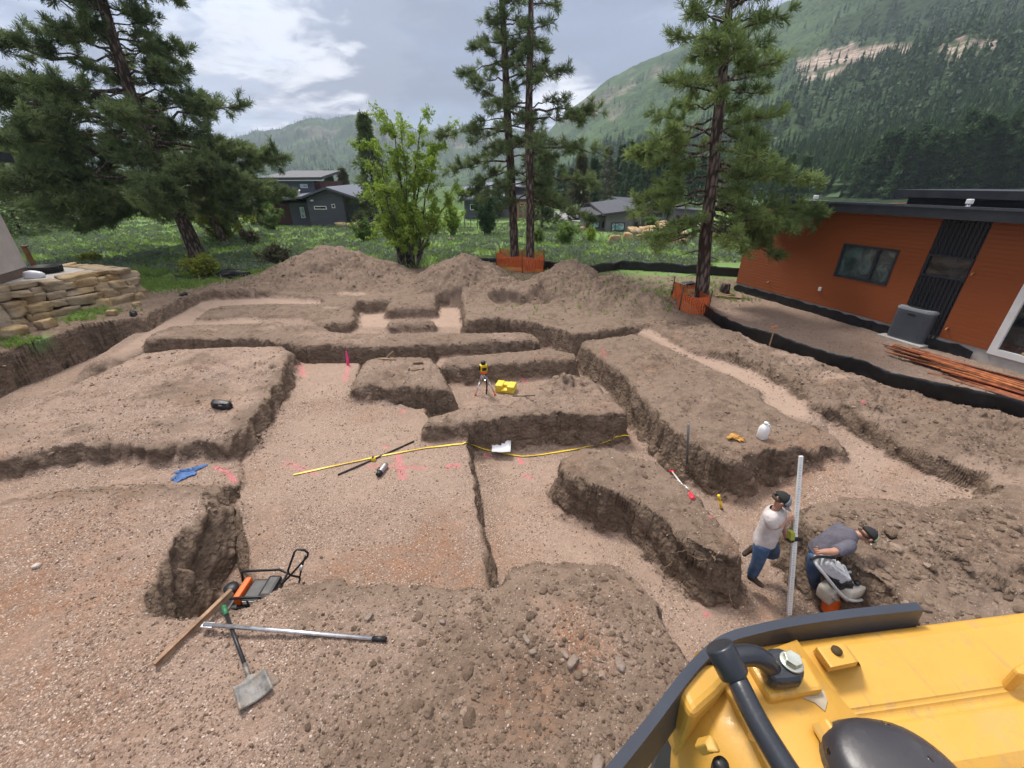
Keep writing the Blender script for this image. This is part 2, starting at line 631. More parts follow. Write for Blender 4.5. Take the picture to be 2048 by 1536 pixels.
def ground_h(x, y):
    """height of the ground sheet and the zone values used by its material"""
    x = np.asarray(x, dtype=float)
    y = np.asarray(y, dtype=float)
    n1 = fbm(x * 0.9, y * 0.9, 3, 5)
    n2 = fbm(x * 3.1, y * 3.1, 3, 9)
    n3 = fbm(x * 9.0, y * 9.0, 3, 21)
    nr = fbm(x * 5.2, y * 5.2, 3, 33, ridge=True)
    near = y < 26
    # outer ground
    zo = 0.05 + 0.05 * n1
    dM = poly_sd(x, y, [(-6, .2), (-5.2, 2.6), (-3.6, 3.15), (-2.2, 3.35), (-.3, 3.25), (.7, 3.45), (1.3, 3.4), (2.2, 2.3), (3, .4)])
    zo += 0.16 * sstep(-0.7, 0.7, dM) + 0.10 * np.exp(-((x - .75) ** 2 + (y - 3.0) ** 2) / .5)
    # right bank: heaped edge between the right trench and the black fence
    dF = seg_d(x, y, FENCE_R)
    dR = poly_sd(x, y, P2([(1290, 648), (1420, 640), (1543, 690), (1800, 770), (2250, 880), (2500, 1100), (2200, 1300), (1850, 1200), (1640, 1050), (1640, 1010), (1990, 1000), (1990, 955), (1800, 885), (1640, 815), (1480, 745)], 0.05))
    mR = sstep(-0.3, 0.7, dR)
    zo += mR * (0.16 + 0.16 * n1 + 0.10 * n2) * sstep(0.0, 0.6, dF)
    dP = poly_sd(x, y, P2([(1440, 655), (1425, 600), (1470, 565), (2048, 690), (2600, 830), (2600, 980), (2048, 838), (1700, 744)], 0), 3)
    zo -= 0.16 * sstep(-.5, .5, dP)
    # left bank, rising a little to the stone wall
    zo += 0.20 * sstep(-8.0, -13.0, x) * sstep(24, 12, y) * sstep(3, 6, y)
    # heaps of spoil
    hp = np.zeros_like(x)
    mh = (y > 12) & (y < 28) & (x > -18) & (x < 12)
    if mh.any():
        X, Y = x[mh], y[mh]
        wx = X + 0.5 * fbm(X * .7, Y * .7, 3, 51)
        wy = Y + 0.5 * fbm(X * .7, Y * .7, 3, 57)
        h = np.zeros_like(X)
        for hx, hy, hh, r, a in HEAPW:
            d = np.hypot(wx - hx, (wy - hy) * 1.15) / r
            h = np.maximum(h, hh * (1 - np.clip(np.hypot(d, .10) - .03, 0, 1) ** 1.05))
        h = np.clip(h, 0, None)
        h += (h > 0) * np.minimum(h * 2, 1) * (0.19 * fbm(X * 1.2, Y * 1.2, 4, 61) + 0.11 * fbm(X * 4.5, Y * 4.5, 3, 63))
        hp[mh] = np.clip(h, 0, None)
    zo = zo + hp
    # far field rolls gently
    far = sstep(26, 40, y)
    zo += far * (0.35 * fbm(x * .06, y * .06, 3, 71)) + sstep(22, 27, y) * 0.06 * n2
    # ---- dig
    rough = 0.12 * fbm(x * 1.4, y * 1.4, 3, 81) + 0.075 * fbm(x * 3.6, y * 3.6, 2, 83)
    fine = 0.012 * fbm(x * 11, y * 11, 3, 85)
    rough = rough * (1 - .45 * sstep(8, 12, y))
    talus = (0.10 + 0.22 * np.clip(fbm(x * 1.9, y * 1.9, 3, 87) + .15, 0, 1)) * (1 - .75 * sstep(-8.5, -10.5, x))
    fl = np.full_like(x, -0.70)
    d1 = poly_sd(x, y, FL1, 2)
    fl = np.maximum(fl, -0.70 + 0.36 * sstep(-0.11 - .13 * sstep(5.2, 3.8, y), 0.02, d1 + rough * .35))
    d2 = poly_sd(x, y, STRIP, 2)
    fl = np.maximum(fl, -0.70 + 0.47 * sstep(-0.35, 0.08, d2 + rough))
    d3 = poly_sd(x, y, TRIP, 2)
    fl = np.maximum(fl, -0.70 + 0.18 * sstep(-0.2, 0.1, d3 + rough))
    d4 = poly_sd(x, y, MIDF, 2)
    fl = np.maximum(fl, -0.70 + 0.30 * sstep(-0.2, 0.1, d4 + rough))
    for Pz, zz_, ww_ in ((TRF, -.10, .35), (RTF, -.24, .9), (T1F, -.22, .6), (T1G, -.14, .5), (T2F, -.46, .4), (T1B, -.20, .3)):
        dd = poly_sd(x, y, Pz, 2)
        fl = np.maximum(fl, -0.70 + (zz_ + .70) * sstep(-ww_, 0.15, dd + rough))
    cG = at(420, 1190, -.7)
    fl = fl - .22 * np.exp(-((x - cG.x) ** 2 + (y - cG.y) ** 2) / .5)
    # gravel drifts at the foot of the step
    fl += 0.02 * n1 + 0.008 * n2
    z = fl.copy()
    pl = np.zeros_like(x)
    for Pw, zt, w, rg in PLATW:
        d = poly_sd(x, y, Pw, 1.2)
        if d.max() < -900:
            continue
        d = d + rough * rg + fine
        cell = 0.0045 * y + 0.008
        ww = np.maximum(w, cell * 2.2)
        s = wall(d, ww, talus)
        ww = ww + talus
        top = zt + (0.075 * n1 + 0.055 * n2) * np.clip(d * 3, -.3, 1) - .06 * np.exp(-np.clip(d, 0, 9) / .12)
        for lx, ly, lz, lh, lr in LUMPS:
            pass
        hz = fl + (top - fl) * s
        z = np.maximum(z, np.where(d > -ww, hz, -9))
        pl = np.maximum(pl, np.where(d > -ww, s, 0))
    for px, py, lz, lh, lr in LUMPS:
        c = at(px, py, lz)
        z = z + pl * lh * np.exp(-((x - c.x) ** 2 + (y - c.y) ** 2) / (lr * lr * .35)) * (1 + 1.2 * n2)
    do = -poly_sd(x, y, DIG) + rough * 0.9 + fine
    wo = np.maximum(0.16, (0.0045 * y + 0.008) * 2.2)
    # the cut behind the left front block slopes further out
    cD = at(360, 1100, 0)
    wo = wo + 0.10 * np.exp(-((x - cD.x) ** 2 + (y - cD.y) ** 2) / 1.2)
    cE = at(330, 985, 0)
    wo = wo + 0.5 * np.exp(-((x - cE.x + 1.0) ** 2 / 6 + (y - cE.y) ** 2 / .5))
    so = wall(do, wo, talus)
    wo = wo + talus
    base = z
    z = np.where(do > -wo, np.maximum(z, base + (zo - base) * so), z)
    pl = np.maximum(pl, so)
    # shallow pit in the far bank, right of the last cross trench
    dp = poly_sd(x, y, P2([(972, 594), (1010, 588), (1085, 592), (1102, 604), (1050, 612), (1000, 611)], 0.05), 2) + rough
    z = z - 0.42 * sstep(-0.05, 0.28, dp) * so
    # small ledge trench in the heap foot
    dp2 = poly_sd(x, y, P2([(545, 596), (560, 588), (640, 590), (648, 597)], 0.0), 2)
    # surface roughness: clods on plateaus and banks, smooth on the floors
    dist = np.hypot(x, y)
    onp = np.clip(pl * 1.2 - .1, 0, 1) * (y < 24)
    z = z + onp * (0.026 * nr + 0.030 * n3 + 0.017 * fbm(x * 23, y * 23, 2, 91)) * (0.55 + 0.45 * mR + 0.6 * (hp > 0.05))
    z = z + (1 - onp) * (y < 24) * (0.004 * n3)
    return z, dict(pl=pl, n1=n1, n2=n2, n3=n3, mR=mR, hp=hp, do=do, dM=dM, d1=d1, d2=d2, dF=dF, far=far)


def H(x, y):
    z, _ = ground_h(np.array([x]), np.array([y]))
    return float(z[0])


def on_ground(px, py, z0=0.0, n=8):
    """ground point seen through a pixel"""
    z = z0
    for _ in range(n):
        p = at(px, py, z)
        z = 0.5 * z + 0.5 * H(p.x, p.y)
    p = at(px, py, z)
    return Vector((p.x, p.y, H(p.x, p.y)))


def zone(x, y, lst, z, soft, seed=0, amp=0.25):
    d = poly_sd(x, y, P2(lst, z), 4)
    d = d + amp * fbm(x * 1.3, y * 1.3, 4, 200 + seed)
    return sstep(-soft, soft, d)


def make_ground():
    NC, ys = 1150, [0.3]
    while ys[-1] < 78:
        ys.append(ys[-1] + 0.0043 * ys[-1] + 0.0075)
    ys = np.array(ys)
    u = np.linspace(-1.42, 1.42, NC)
    Y = np.repeat(ys[:, None], NC, 1)
    X = u[None, :] * (Y + 3.0)
    x, y = X.ravel(), Y.ravel()
    z, q = ground_h(x, y)
    NR = len(ys)
    Z = z.reshape(NR, NC)
    # slope from the real geometry: cut faces expose damp soil
    gx = np.gradient(Z, axis=1) / np.gradient(X, axis=1)
    gy = np.gradient(Z, axis=0) / np.gradient(Y, axis=0)
    slope = np.hypot(gx, gy).ravel()
    infar = y > 26
    cut = sstep(0.9, 2.2, slope) * (y < 19.5) * (q['hp'] < .1)
    pl, n1, n2 = q['pl'], q['n1'], q['n2']
    nz = fbm(x * .8, y * .8, 4, 301)
    nzf = fbm(x * 3.5, y * 3.5, 4, 303)
    # gravel cover
    g = np.where(pl < 0.5, 0.9, 0.12)
    A = zone(x, y, PLAT[0][0], .16, .25, 1)
    g = np.maximum(g, A * sstep(-.35, .25, nz + .15))
    C = zone(x, y, [(-400, 1010), (250, 985), (420, 985), (420, 1060), (300, 1200), (300, 1250), (480, 1215), (560, 1180), (640, 1290), (600, 1500), (560, 1700), (-900, 1700)], .1, .3, 2)
    g = np.maximum(g, C * .97)
    g = np.maximum(g, zone(x, y, [(600, 1180), (1000, 1180), (900, 1300), (760, 1420), (640, 1600), (480, 1600), (560, 1290)], .2, .4, 3) * .62)
    g = np.maximum(g, zone(x, y, [(1050, 1190), (1180, 1200), (1260, 1300), (1200, 1380), (1080, 1290)], .25, .18, 4) * .75)
    g = np.maximum(g, zone(x, y, PLAT[8][0], .1, .2, 5) * .65 * sstep(-.3, .3, nz))
    g = np.maximum(g, zone(x, y, PLAT[1][0], .05, .2, 6) * .7 * sstep(-.1, .35, nz))
    g = np.maximum(g, zone(x, y, PLAT[11][0], .05, .2, 7) * .55)
    g = np.maximum(g, zone(x, y, PLAT[6][0], .08, .2, 8) * .5 * sstep(.0, .5, nz))
    pad = zone(x, y, [(1430, 640), (1430, 600), (1480, 580), (1990, 700), (2300, 780), (2300, 900), (2048, 820), (1700, 735)], 0.0, .3, 9, .1)
    g = np.maximum(g, pad * .85)
    g = g * (1 - cut)
    # pale dry silt on trench floors
    pale = zone(x, y, [(225, 712), (297, 664), (355, 634), (403, 608), (431, 598), (440, 616), (420, 622), (396, 646), (342, 660), (292, 690), (288, 712)], -.24, .12, 10, .06)
    pale = np.maximum(pale, zone(x, y, [(400, 610), (432, 595), (560, 586), (650, 594), (648, 610), (540, 610), (440, 617)], -.14, .12, 19, .06))
    pale = np.maximum(pale, .8 * zone(x, y, [(395, 636), (520, 634), (520, 646), (390, 650)], -.2, .1, 29, .06))
    pale = np.maximum(pale, zone(x, y, [(704, 664), (706, 616), (776, 606), (778, 664)], -.65, .2, 11, .1))
    pale = np.maximum(pale, zone(x, y, [(864, 664), (866, 590), (930, 590), (934, 664)], -.65, .2, 12, .1))
    pale = np.maximum(pale, zone(x, y, [(1276, 662), (1306, 660), (1388, 706), (1450, 717), (1506, 732), (1556, 762), (1612, 792), (1630, 812), (1614, 838), (1570, 832), (1512, 797), (1510, 776), (1462, 752), (1372, 713)], -.10, .12, 13, .08))
    pale = np.maximum(pale, .75 * zone(x, y, [(1080, 670), (1160, 675), (1200, 730), (1290, 830), (1240, 840), (1180, 760), (1150, 700)], -.65, .2, 14, .2))
    pale = np.maximum(pale, .6 * zone(x, y, [(1690, 895), (1810, 895), (1980, 985), (1860, 1010), (1640, 980)], -.65, .25, 15, .3))
    pale = np.maximum(pale, .55 * zone(x, y, [(520, 730), (720, 730), (680, 800), (600, 800)], -.38, .3, 16, .3))
    pale = np.maximum(pale, .45 * zone(x, y, [(600, 820), (900, 850), (930, 1000), (500, 1010)], -.38, .5, 17, .5))
    pale = np.maximum(pale, .5 * zone(x, y, [(1000, 900), (1120, 930), (1150, 1040), (1300, 1080), (1500, 1240), (1380, 1290), (1250, 1140), (1000, 1140)], -.7, .4, 18, .4))
    pale *= sstep(.7, .3, pl)
    for (px_, py_, rx_, ry_, a_) in ((1508, 690, .35, .5, .8), (1590, 722, .6, .35, .7), (1600, 735, .5, .2, .6), (1668, 768, .45, .22, .8), (690, 588, .35, .3, .7), (716, 588, .4, .3, .8), (660, 612, .3, .12, .6), (1340, 870, .1, .1, .0), (1960, 950, .6, .4, .5), (1740, 850, .5, .3, .35), (520, 738, 1.0, .6, .6), (1250, 600, .8, .3, .3)):
        c_ = at(px_, py_, .05)
        pale = np.maximum(pale, a_ * sstep(1.25, .6, np.hypot((x - c_.x) / rx_, (y - c_.y) / ry_) + .5 * nzf))
    pale = np.maximum(pale, .5 * A * sstep(.1, .5, fbm(x * .7, y * .7, 3, 310)))
    pale *= (1 - cut)
    # reddish damp patches
    wet = .85 * zone(x, y, [(790, 1090), (880, 1040), (950, 1080), (970, 1180), (640, 1190), (660, 1110)], -.38, .3, 20, .5)
    wet = np.maximum(wet, .5 * zone(x, y, [(-300, 1000), (250, 990), (300, 1200), (200, 1536), (-300, 1536)], .1, .6, 28, 1.2))
    wet = np.maximum(wet, .9 * zone(x, y, [(-300, 1100), (120, 1120), (230, 1180), (120, 1280), (-300, 1330)], .1, .5, 21, .8))
    wet = np.maximum(wet, .9 * zone(x, y, [(1050, 1190), (1130, 1195), (1230, 1290), (1180, 1360), (1080, 1290)], .25, .15, 22, .3))
    wet = np.maximum(wet, .6 * zone(x, y, [(930, 1340), (1120, 1330), (1100, 1480), (960, 1440)], .25, .3, 23, .5))
    wet = np.maximum(wet, .6 * zone(x, y, [(1470, 945), (1640, 950), (1700, 1000), (1560, 990), (1470, 1010)], -.7, .2, 24, .4))
    wet = np.maximum(wet, .55 * zone(x, y, [(1730, 985), (1800, 975), (1830, 1000), (1740, 1005)], -.7, .1, 25, .2))
    wet = np.maximum(wet, .5 * zone(x, y, [(970, 1050), (1080, 1080), (1060, 1160), (975, 1160)], -.7, .2, 26, .3))
    wet = np.maximum(wet, .5 * zone(x, y, [(1440, 1160), (1560, 1190), (1600, 1290), (1480, 1250)], -.7, .15, 27, .3))
    wet = np.maximum(wet, .40 * sstep(.05, .55, fbm(x * .45, y * .45, 4, 320)) * (y < 12))
    wet *= (1 - cut)
    # grass
    gr = zone(x, y, [(-2500, 620), (-300, 590), (60, 575), (285, 572), (330, 590), (372, 572), (400, 560), (490, 556), (560, 542), (620, 520), (800, 535), (850, 535), (1000, 540), (1090, 545), (1490, 560), (2300, 560), (2300, 380), (-2500, 380)], 0.0, .5, 30, .6)
    gr = np.maximum(gr, sstep(23, 25, y + 1.2 * nz) * (x < 11.5))
    gr = np.maximum(gr, .6 * zone(x, y, [(1095, 552), (1480, 556), (1480, 592), (1400, 585), (1250, 566)], 0.0, .5, 31, 1.0) * sstep(-.1, .3, nzf))
    for i, pg in enumerate(([(20, 695), (100, 678), (100, 694), (30, 700)], [(165, 632), (225, 618), (215, 632), (170, 640)], [(130, 640), (180, 636), (175, 648), (135, 650)], [(1340, 590), (1370, 576), (1375, 590), (1350, 600)])):
        gr = np.maximum(gr, zone(x, y, pg, .1, .2, 40 + i, .2))
    gr = gr * sstep(.35, .1, q['hp']) * (pl > .7)
    gr = gr * (1 - .0 * cut)
    # pink marking paint
    pk = np.zeros_like(x)
    def spray(pts, z, w, a, seed, sp=1.0):
        nonlocal pk
        c = P2(pts, z)
        if len(c) == 1:
            d = np.hypot(x - c[0][0], y - c[0][1])
        else:
            d = seg_d(x, y, c)
        m = d < w * 4
        v = np.zeros_like(x)
        v[m] = sstep(w, w * .3, d[m] + w * 1.0 * fbm(x[m] * 16, y[m] * 16, 3, seed)) * a
        pk = np.maximum(pk, v)
    spray([(796, 915), (806, 960)], -.38, .09, .6, 401)
    spray([(740, 935), (850, 940)], -.38, .07, .35, 402)
    spray([(896, 938), (918, 934)], -.38, .06, .8, 403)
    spray([(770, 896), (773, 898)], -.38, .05, .9, 404)
    spray([(801, 828), (808, 824)], -.38, .07, .6, 405)
    spray([(574, 930), (630, 950)], -.38, .09, .4, 406)
    spray([(432, 938), (455, 945), (470, 965)], -.25, .06, .7, 407)
    spray([(700, 722), (690, 765)], -.38, .09, .5, 408)
    spray([(590, 706), (604, 742)], -.2, .12, .5, 409)
    spray([(1037, 916), (1043, 925)], -.7, .07, .9, 410)
    spray([(972, 912), (976, 914)], -.7, .05, .7, 411)
    spray([(1052, 952), (1062, 955)], -.7, .06, .6, 412)
    spray([(1386, 1180), (1392, 1186)], -.7, .05, .9, 413)
    spray([(1412, 1228), (1414, 1230)], -.7, .05, .8, 414)
    spray([(1046, 757), (1052, 760)], -.45, .08, .6, 415)
    spray([(1200, 750), (1204, 764)], -.7, .07, .35, 416)
    spray([(1420, 1030), (1440, 1028)], .08, .04, .6, 417)
    spray([(1690, 880), (1694, 882)], -.7, .04, .9, 418)
    # crumbly relief of the cut faces, pushed sideways so that it varies with height
    gn = np.maximum(slope, 1e-3)
    nxv, nyv = -gx.ravel() / gn, -gy.ravel() / gn
    k = sstep(.7, 1.8, slope) * (y < 21)
    rel = .11 * fbm(x * 2.6 + z * 3.0, y * 2.6 - z * 4.5, 2, 341)
    x, y = x + nxv * rel * k, y + nyv * rel * k
    pk = pk * (1 - np.clip(cut * 1.5, 0, 1))
    V = np.stack([x, y, z], 1)
    i = np.arange((NR - 1) * NC).reshape(NR - 1, NC)[:, :-1].ravel()
    Fc = np.stack([i, i + 1, i + NC + 1, i + NC], 1)
    o = np_mesh('ground', V, Fc, mat_ground(), {'zone_a': np.stack([g, cut, gr], 1), 'zone_b': np.stack([wet, pk, pale], 1)})
    tag(o, 'excavated building plot of bare soil and gravel running into meadow', kind='structure')
    return o


def mat_ground():
    t = NT('ground_soil')
    P = t.obj
    za, zb = t.sep(t.attr('zone_a').outputs['Color']), t.sep(t.attr('zone_b').outputs['Color'])
    grav, cut, grass = za[0], za[1], za[2]
    wet, paint, pale = zb[0], zb[1], zb[2]
    big = t.noise(P, 0.9, 6, 0.6)
    mid = t.noise(P, 5.0, 6, 0.62)
    fin = t.noise(P, 38.0, 5, 0.65)
    vfin = t.noise(P, 120.0, 3, 0.6)
    # soil
    soil = t.mix(t.rng(mid, .3, .72), (.112, .077, .056), (.225, .163, .122))
    soil = t.mix(t.rng(big, .35, .68), soil, t.mix(fin, (.145, .104, .078), (.26, .19, .145)))
    soil = t.mix(t.math('MULTIPLY', t.rng(fin, .52, .75), .5), soil, (.27, .20, .148))
    # gravel: pebbles of several tones
    peb1 = t.vor(P, 62.0, 'Color')
    pebd = t.vor(P, 62.0, 'Distance')
    peb2 = t.vor(P, 118.0, 'Color')
    p1 = t.sep(peb1)
    tone = t.ramp(p1[0], [(0.0, (.135, .088, .062)), (.3, (.225, .150, .110)), (.62, (.32, .222, .170)), (.86, (.40, .295, .235)), (1.0, (.60, .51, .43))])
    tone2 = t.ramp(t.sep(peb2)[1], [(0.0, (.15, .10, .072)), (.5, (.29, .20, .152)), (.9, (.38, .28, .22)), (1.0, (.60, .52, .44))])
    gcol = t.mix(t.rng(p1[2], .35, .55), tone, tone2)
    gcol = t.mix(t.rng(pebd, .5, .95), gcol, (.12, .09, .073))
    gcol = t.mix(t.math('MULTIPLY', t.rng(big, .35, .7), .35), gcol, (.30, .225, .185))
    sand = t.mix(t.rng(mid, .3, .7), (.235, .158, .118), (.36, .256, .20))
    gcol = t.mix(t.math('MULTIPLY', t.rng(t.noise(P, 1.7, 7, .65), .46, .62), .72), gcol, sand)
    gmask = t.math('MULTIPLY', grav, t.rng(t.math('ADD', t.math('MULTIPLY', grav, .75), t.math('MULTIPLY', t.math('SUBTRACT', t.noise(P, 9, 5, .7), .5), 1.6)), .1, .55), clamp=True)
    col = t.mix(gmask, soil, gcol)
    # scattered light chips everywhere
    chips = t.math('MULTIPLY', t.math('LESS_THAN', t.vor(P, 44.0, 'Distance'), .22), t.math('GREATER_THAN', t.sep(t.vor(P, 44.0, 'Color'))[1], t.rng(t.noise(P, 2.2, 4, .6), .35, .65, .95, .66)))
    col = t.mix(t.math('MULTIPLY', chips, .75), col, (.52, .44, .385))
    # pale silt
    silt = t.mix(mid, (.30, .212, .162), (.42, .31, .245))
    silt = t.mix(t.rng(vfin, .45, .75), silt, (.40, .30, .24))
    col = t.mix(t.math('MULTIPLY', pale, .88), col, silt)
    # damp reddish earth
    wcol = t.mix(t.rng(mid, .3, .7), (.15, .070, .036), (.26, .135, .078))
    wm = t.math('MULTIPLY', wet, t.rng(t.math('ADD', mid, t.math('MULTIPLY', fin, .3)), .42, .82), clamp=True)
    wm = t.math('MULTIPLY', wm, t.math('SUBTRACT', 1.0, t.math('MULTIPLY', chips, .85)))
    wm = t.math('MULTIPLY', wm, t.rng(p1[0], .98, .6))
    col = t.mix(wm, col, wcol)
    # cut faces: darker damp subsoil with layers
    st = t.noise(t.map(P, (1.6, 1.6, 3.6)), 2.6, 7, .7)
    ccol = t.mix(t.rng(st, .3, .7), (.10, .070, .050), (.245, .178, .131))
    ccol = t.mix(t.math('MULTIPLY', t.rng(fin, .55, .8), .5), ccol, (.24, .18, .135))
    col = t.mix(t.math('MULTIPLY', cut, .88), col, ccol)
    # meadow floor
    gn = t.noise(P, .33, 6, .62)
    gcol2 = t.ramp(gn, [(.25, (.17, .19, .12)), (.42, (.15, .225, .08)), (.55, (.145, .26, .06)), (.72, (.21, .25, .165))])
    gcol2 = t.mix(t.math('MULTIPLY', t.rng(t.noise(P, 2.3, 6, .7), .5, .72), .6), gcol2, (.155, .14, .095))
    gcol2 = t.mix(t.rng(t.noise(P, 9, 4, .7), .35, .75), t.mix(.3, gcol2, (.07, .11, .04)), gcol2)
    col = t.mix(grass, col, gcol2)
    # pink marking spray
    pm = t.math('MULTIPLY', paint, t.rng(fin, .3, .6))
    col = t.mix(t.math('MULTIPLY', pm, .85), col, (.72, .13, .20))
    # relief
    h = t.math('ADD', t.math('MULTIPLY', t.math('SUBTRACT', 1.0, pebd), t.math('MULTIPLY', gmask, .55)), t.math('MULTIPLY', fin, 1.3))
    h = t.math('ADD', h, t.math('MULTIPLY', mid, 3.0))
    h = t.math('ADD', h, t.math('MULTIPLY', t.noise(P, 17.0, 4, .7), 2.2))
    nrm = t.bump(h, .012, .9)
    cl = t.math('ADD', t.math('MULTIPLY', t.noise(P, 7.0, 6, .62, .8), 1.0), t.math('MULTIPLY', t.math('SUBTRACT', 1.0, t.vor(P, 16.0, 'Distance')), .35))
    nrm = t.bump(t.math('MULTIPLY', cl, t.math('ADD', t.math('MULTIPLY', cut, .9), .10)), .10, .85, nrm)
    t.set(color=col, rough=.93, spec=.18, normal=nrm)
    return t.m


ground = make_ground()
# ------------------------------------------------------------------ valley floor, mountains, haze
rs = np.random.RandomState(7)


def px_dir(px, py):
    u, v = (px - CX) / F_PX, (CY - py) / F_PX
    f = CP + v * SP
    return math.atan2(u, f), (v * CP - SP) / math.hypot(u, f)


def ridge(pts):
    a = np.array([px_dir(*p) for p in pts])
    return a[:, 0], a[:, 1]


RG_A, RG_E = ridge([(1040, 352), (1075, 290), (1115, 243), (1145, 216), (1190, 180), (1225, 152), (1300, 118), (1345, 98), (1400, 72), (1480, 42), (1540, 18), (1600, -8), (1700, -60), (1850, -110), (2048, -150), (2500, -160)])
FR_A, FR_E = ridge([(-900, 330), (-300, 300), (100, 300), (300, 288), (440, 284), (512, 262), (560, 258), (600, 241), (625, 235), (660, 238), (705, 229), (740, 238), (780, 252), (830, 262), (880, 263), (930, 256), (1000, 262), (1090, 262), (1200, 270)])


def right_h(az, r):
    E = np.interp(az, RG_A, RG_E)
    R1 = np.interp(az, [R(2), R(12), R(35), R(60)], [1500, 1250, 1000, 850])
    R0 = np.interp(az, [R(2), R(12), R(30), R(50)], [520, 300, 170, 120])
    x, y = r * np.sin(az), r * np.cos(az)
    s = np.clip((r - R0) / (R1 - R0), 0, 1.4)
    gul = fbm(az * 9 + .3 * fbm(x / 300, y / 300, 2, 501), r / 900, 4, 503)
    w = fbm(x / 160, y / 160, 5, 505)
    zr = R1 * E + CAM_Z
    sw = np.clip(s + .05 * gul * s * (1 - s) * 4, 0, 1.4)
    # two rock steps below the crest
    pr = .86 * sw ** 1.25 + .075 * sstep(.60, .64, sw + .02 * w) + .065 * sstep(.82, .845, sw + .02 * w)
    back = np.clip(s - 1, 0, .4)
    z = zr * np.minimum(pr, 1.0) + 22 * w * sstep(0, .2, s) * sstep(1.02, .8, s) + 12 * gul * sstep(0, .3, s) * sstep(1.02, .8, s)
    z = z - back * zr * 1.1 + 5 * fbm(x / 35, y / 35, 4, 509) * sstep(0, .1, s)
    z = np.where(s <= 0, -4.0, z)
    st = fbm(x / 60, y / 60, 3, 511)
    rock = np.maximum(sstep(.592, .606, sw + .02 * w) * sstep(.66, .642, sw + .02 * w) * sstep(-.25, .15, st + .25 * gul + .12), sstep(.812, .826, sw + .02 * w) * sstep(.872, .855, sw + .02 * w) * sstep(-.25, .1, st + .1))
    v_ = z - CAM_Z
    tx, ty = x, (y * SP + v_ * CP)
    dd = y * CP - v_ * SP
    qx, qy = CX + F_PX * tx / dd, CY - F_PX * ty / dd          # where the slope stands, as bearings
    led = np.zeros_like(qx)
    for pg in ([(1588, 132), (1640, 106), (1700, 94), (1780, 88), (1832, 90), (1856, 104), (1800, 113), (1720, 122), (1650, 136), (1600, 146)], [(1600, 156), (1660, 142), (1740, 128), (1746, 132), (1668, 150), (1610, 164)], [(1880, 94), (1920, 80), (1975, 74), (1996, 92), (1940, 114), (1890, 124)],
               [(1112, 246), (1150, 214), (1195, 186), (1262, 164), (1270, 174), (1215, 200), (1190, 232), (1150, 244)], [(1205, 225), (1240, 205), (1262, 212), (1228, 240)], [(1290, 150), (1330, 128), (1345, 134), (1305, 158)], [(1400, 96), (1470, 72), (1490, 80), (1410, 108)]):
        led = np.maximum(led, sstep(-5, 5, poly_sd(qx, qy, pg, 60) + 17 * fbm(qx / 22, qy / 9, 4, 519)))
    rock = led * np.where(qx < 1560, .38, 1.0)
    rock = np.maximum(rock, sstep(.34, .5, st) * sstep(.45, .6, s) * .35 * sstep(R(26), R(8), az))
    forest = sstep(R(22), R(42), az + .18 * w) * sstep(-.25, .25, w + .2) * .9
    forest = np.maximum(forest, sstep(.35, .1, s) * sstep(-.3, .1, w + .1))
    return z, rock, forest


def far_h(az, r):
    E = np.interp(az, FR_A, FR_E)
    R1 = 2100 + 250 * np.sin(az * 7)
    R0 = 900.0
    x, y = r * np.sin(az), r * np.cos(az)
    s = np.clip((r - R0) / (R1 - R0), 0, 1.3)
    gul = fbm(az * 16, r / 1500, 4, 603)
    w = fbm(x / 260, y / 260, 5, 605)
    zr = R1 * E + CAM_Z
    sw = np.clip(s + .08 * gul * s * (1 - s) * 4, 0, 1.3)
    pr = .88 * sw ** 1.15 + .12 * sstep(.70, .75, sw + .03 * w)
    z = zr * np.minimum(pr, 1.0) + (18 * w + 22 * gul) * sstep(0, .2, s) * sstep(1.03, .8, s)
    z = z - np.clip(s - 1, 0, .3) * zr + 7 * fbm(x / 40, y / 40, 3, 609) * sstep(0, .2, s)
    z = np.where(s <= 0, -6.0, z)
    st = fbm(x / 120, y / 70, 4, 611)
    rock = sstep(.66, .69, sw + .03 * w) * sstep(.78, .74, sw + .03 * w) * sstep(.0, .3, st) * .42
    rock = np.maximum(rock, sstep(.38, .55, st) * sstep(.4, .6, s) * .22)
    forest = sstep(-.3, .3, w) * .6 + .3 * sstep(.8, .95, s)
    return z, rock, forest


def mat_mountain():
    t = NT('mountain_slope')
    P = t.obj
    a = t.sep(t.attr('zone_a').outputs['Color'])
    rock, forest = a[0], a[1]
    n = t.noise(P, .012, 8, .62)
    f = t.noise(P, .09, 6, .65)
    sh = t.vor(P, .22, 'Distance')
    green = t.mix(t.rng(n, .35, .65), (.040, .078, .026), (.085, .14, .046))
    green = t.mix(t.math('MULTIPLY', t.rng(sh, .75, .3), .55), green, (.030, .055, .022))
    green = t.mix(t.math('MULTIPLY', t.rng(f, .55, .75), .55), green, (.13, .15, .085))
    dk = t.mix(f, (.018, .034, .017), (.040, .065, .030))
    col = t.mix(forest, green, dk)
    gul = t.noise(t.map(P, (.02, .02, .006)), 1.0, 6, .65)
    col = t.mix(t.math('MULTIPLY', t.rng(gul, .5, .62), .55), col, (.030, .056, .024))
    sep = t.nd('ShaderNodeSeparateXYZ')
    t.L.new(P, sep.inputs[0])
    lay = t.noise(t.map(P, (.022, .022, .30)), 1.0, 7, .75)
    rc = t.mix(t.rng(lay, .35, .65), (.17, .125, .10), (.52, .42, .345))
    rc = t.mix(t.math('MULTIPLY', t.rng(t.noise(P, .05, 6, .7), .52, .66), .85), rc, (.05, .08, .035))
    col = t.mix(rock, col, rc)
    t.set(color=col, rough=.95, spec=.1, normal=t.bump(t.math('ADD', f, t.math('MULTIPLY', sh, -.6)), 4.0, .8))
    return t.m


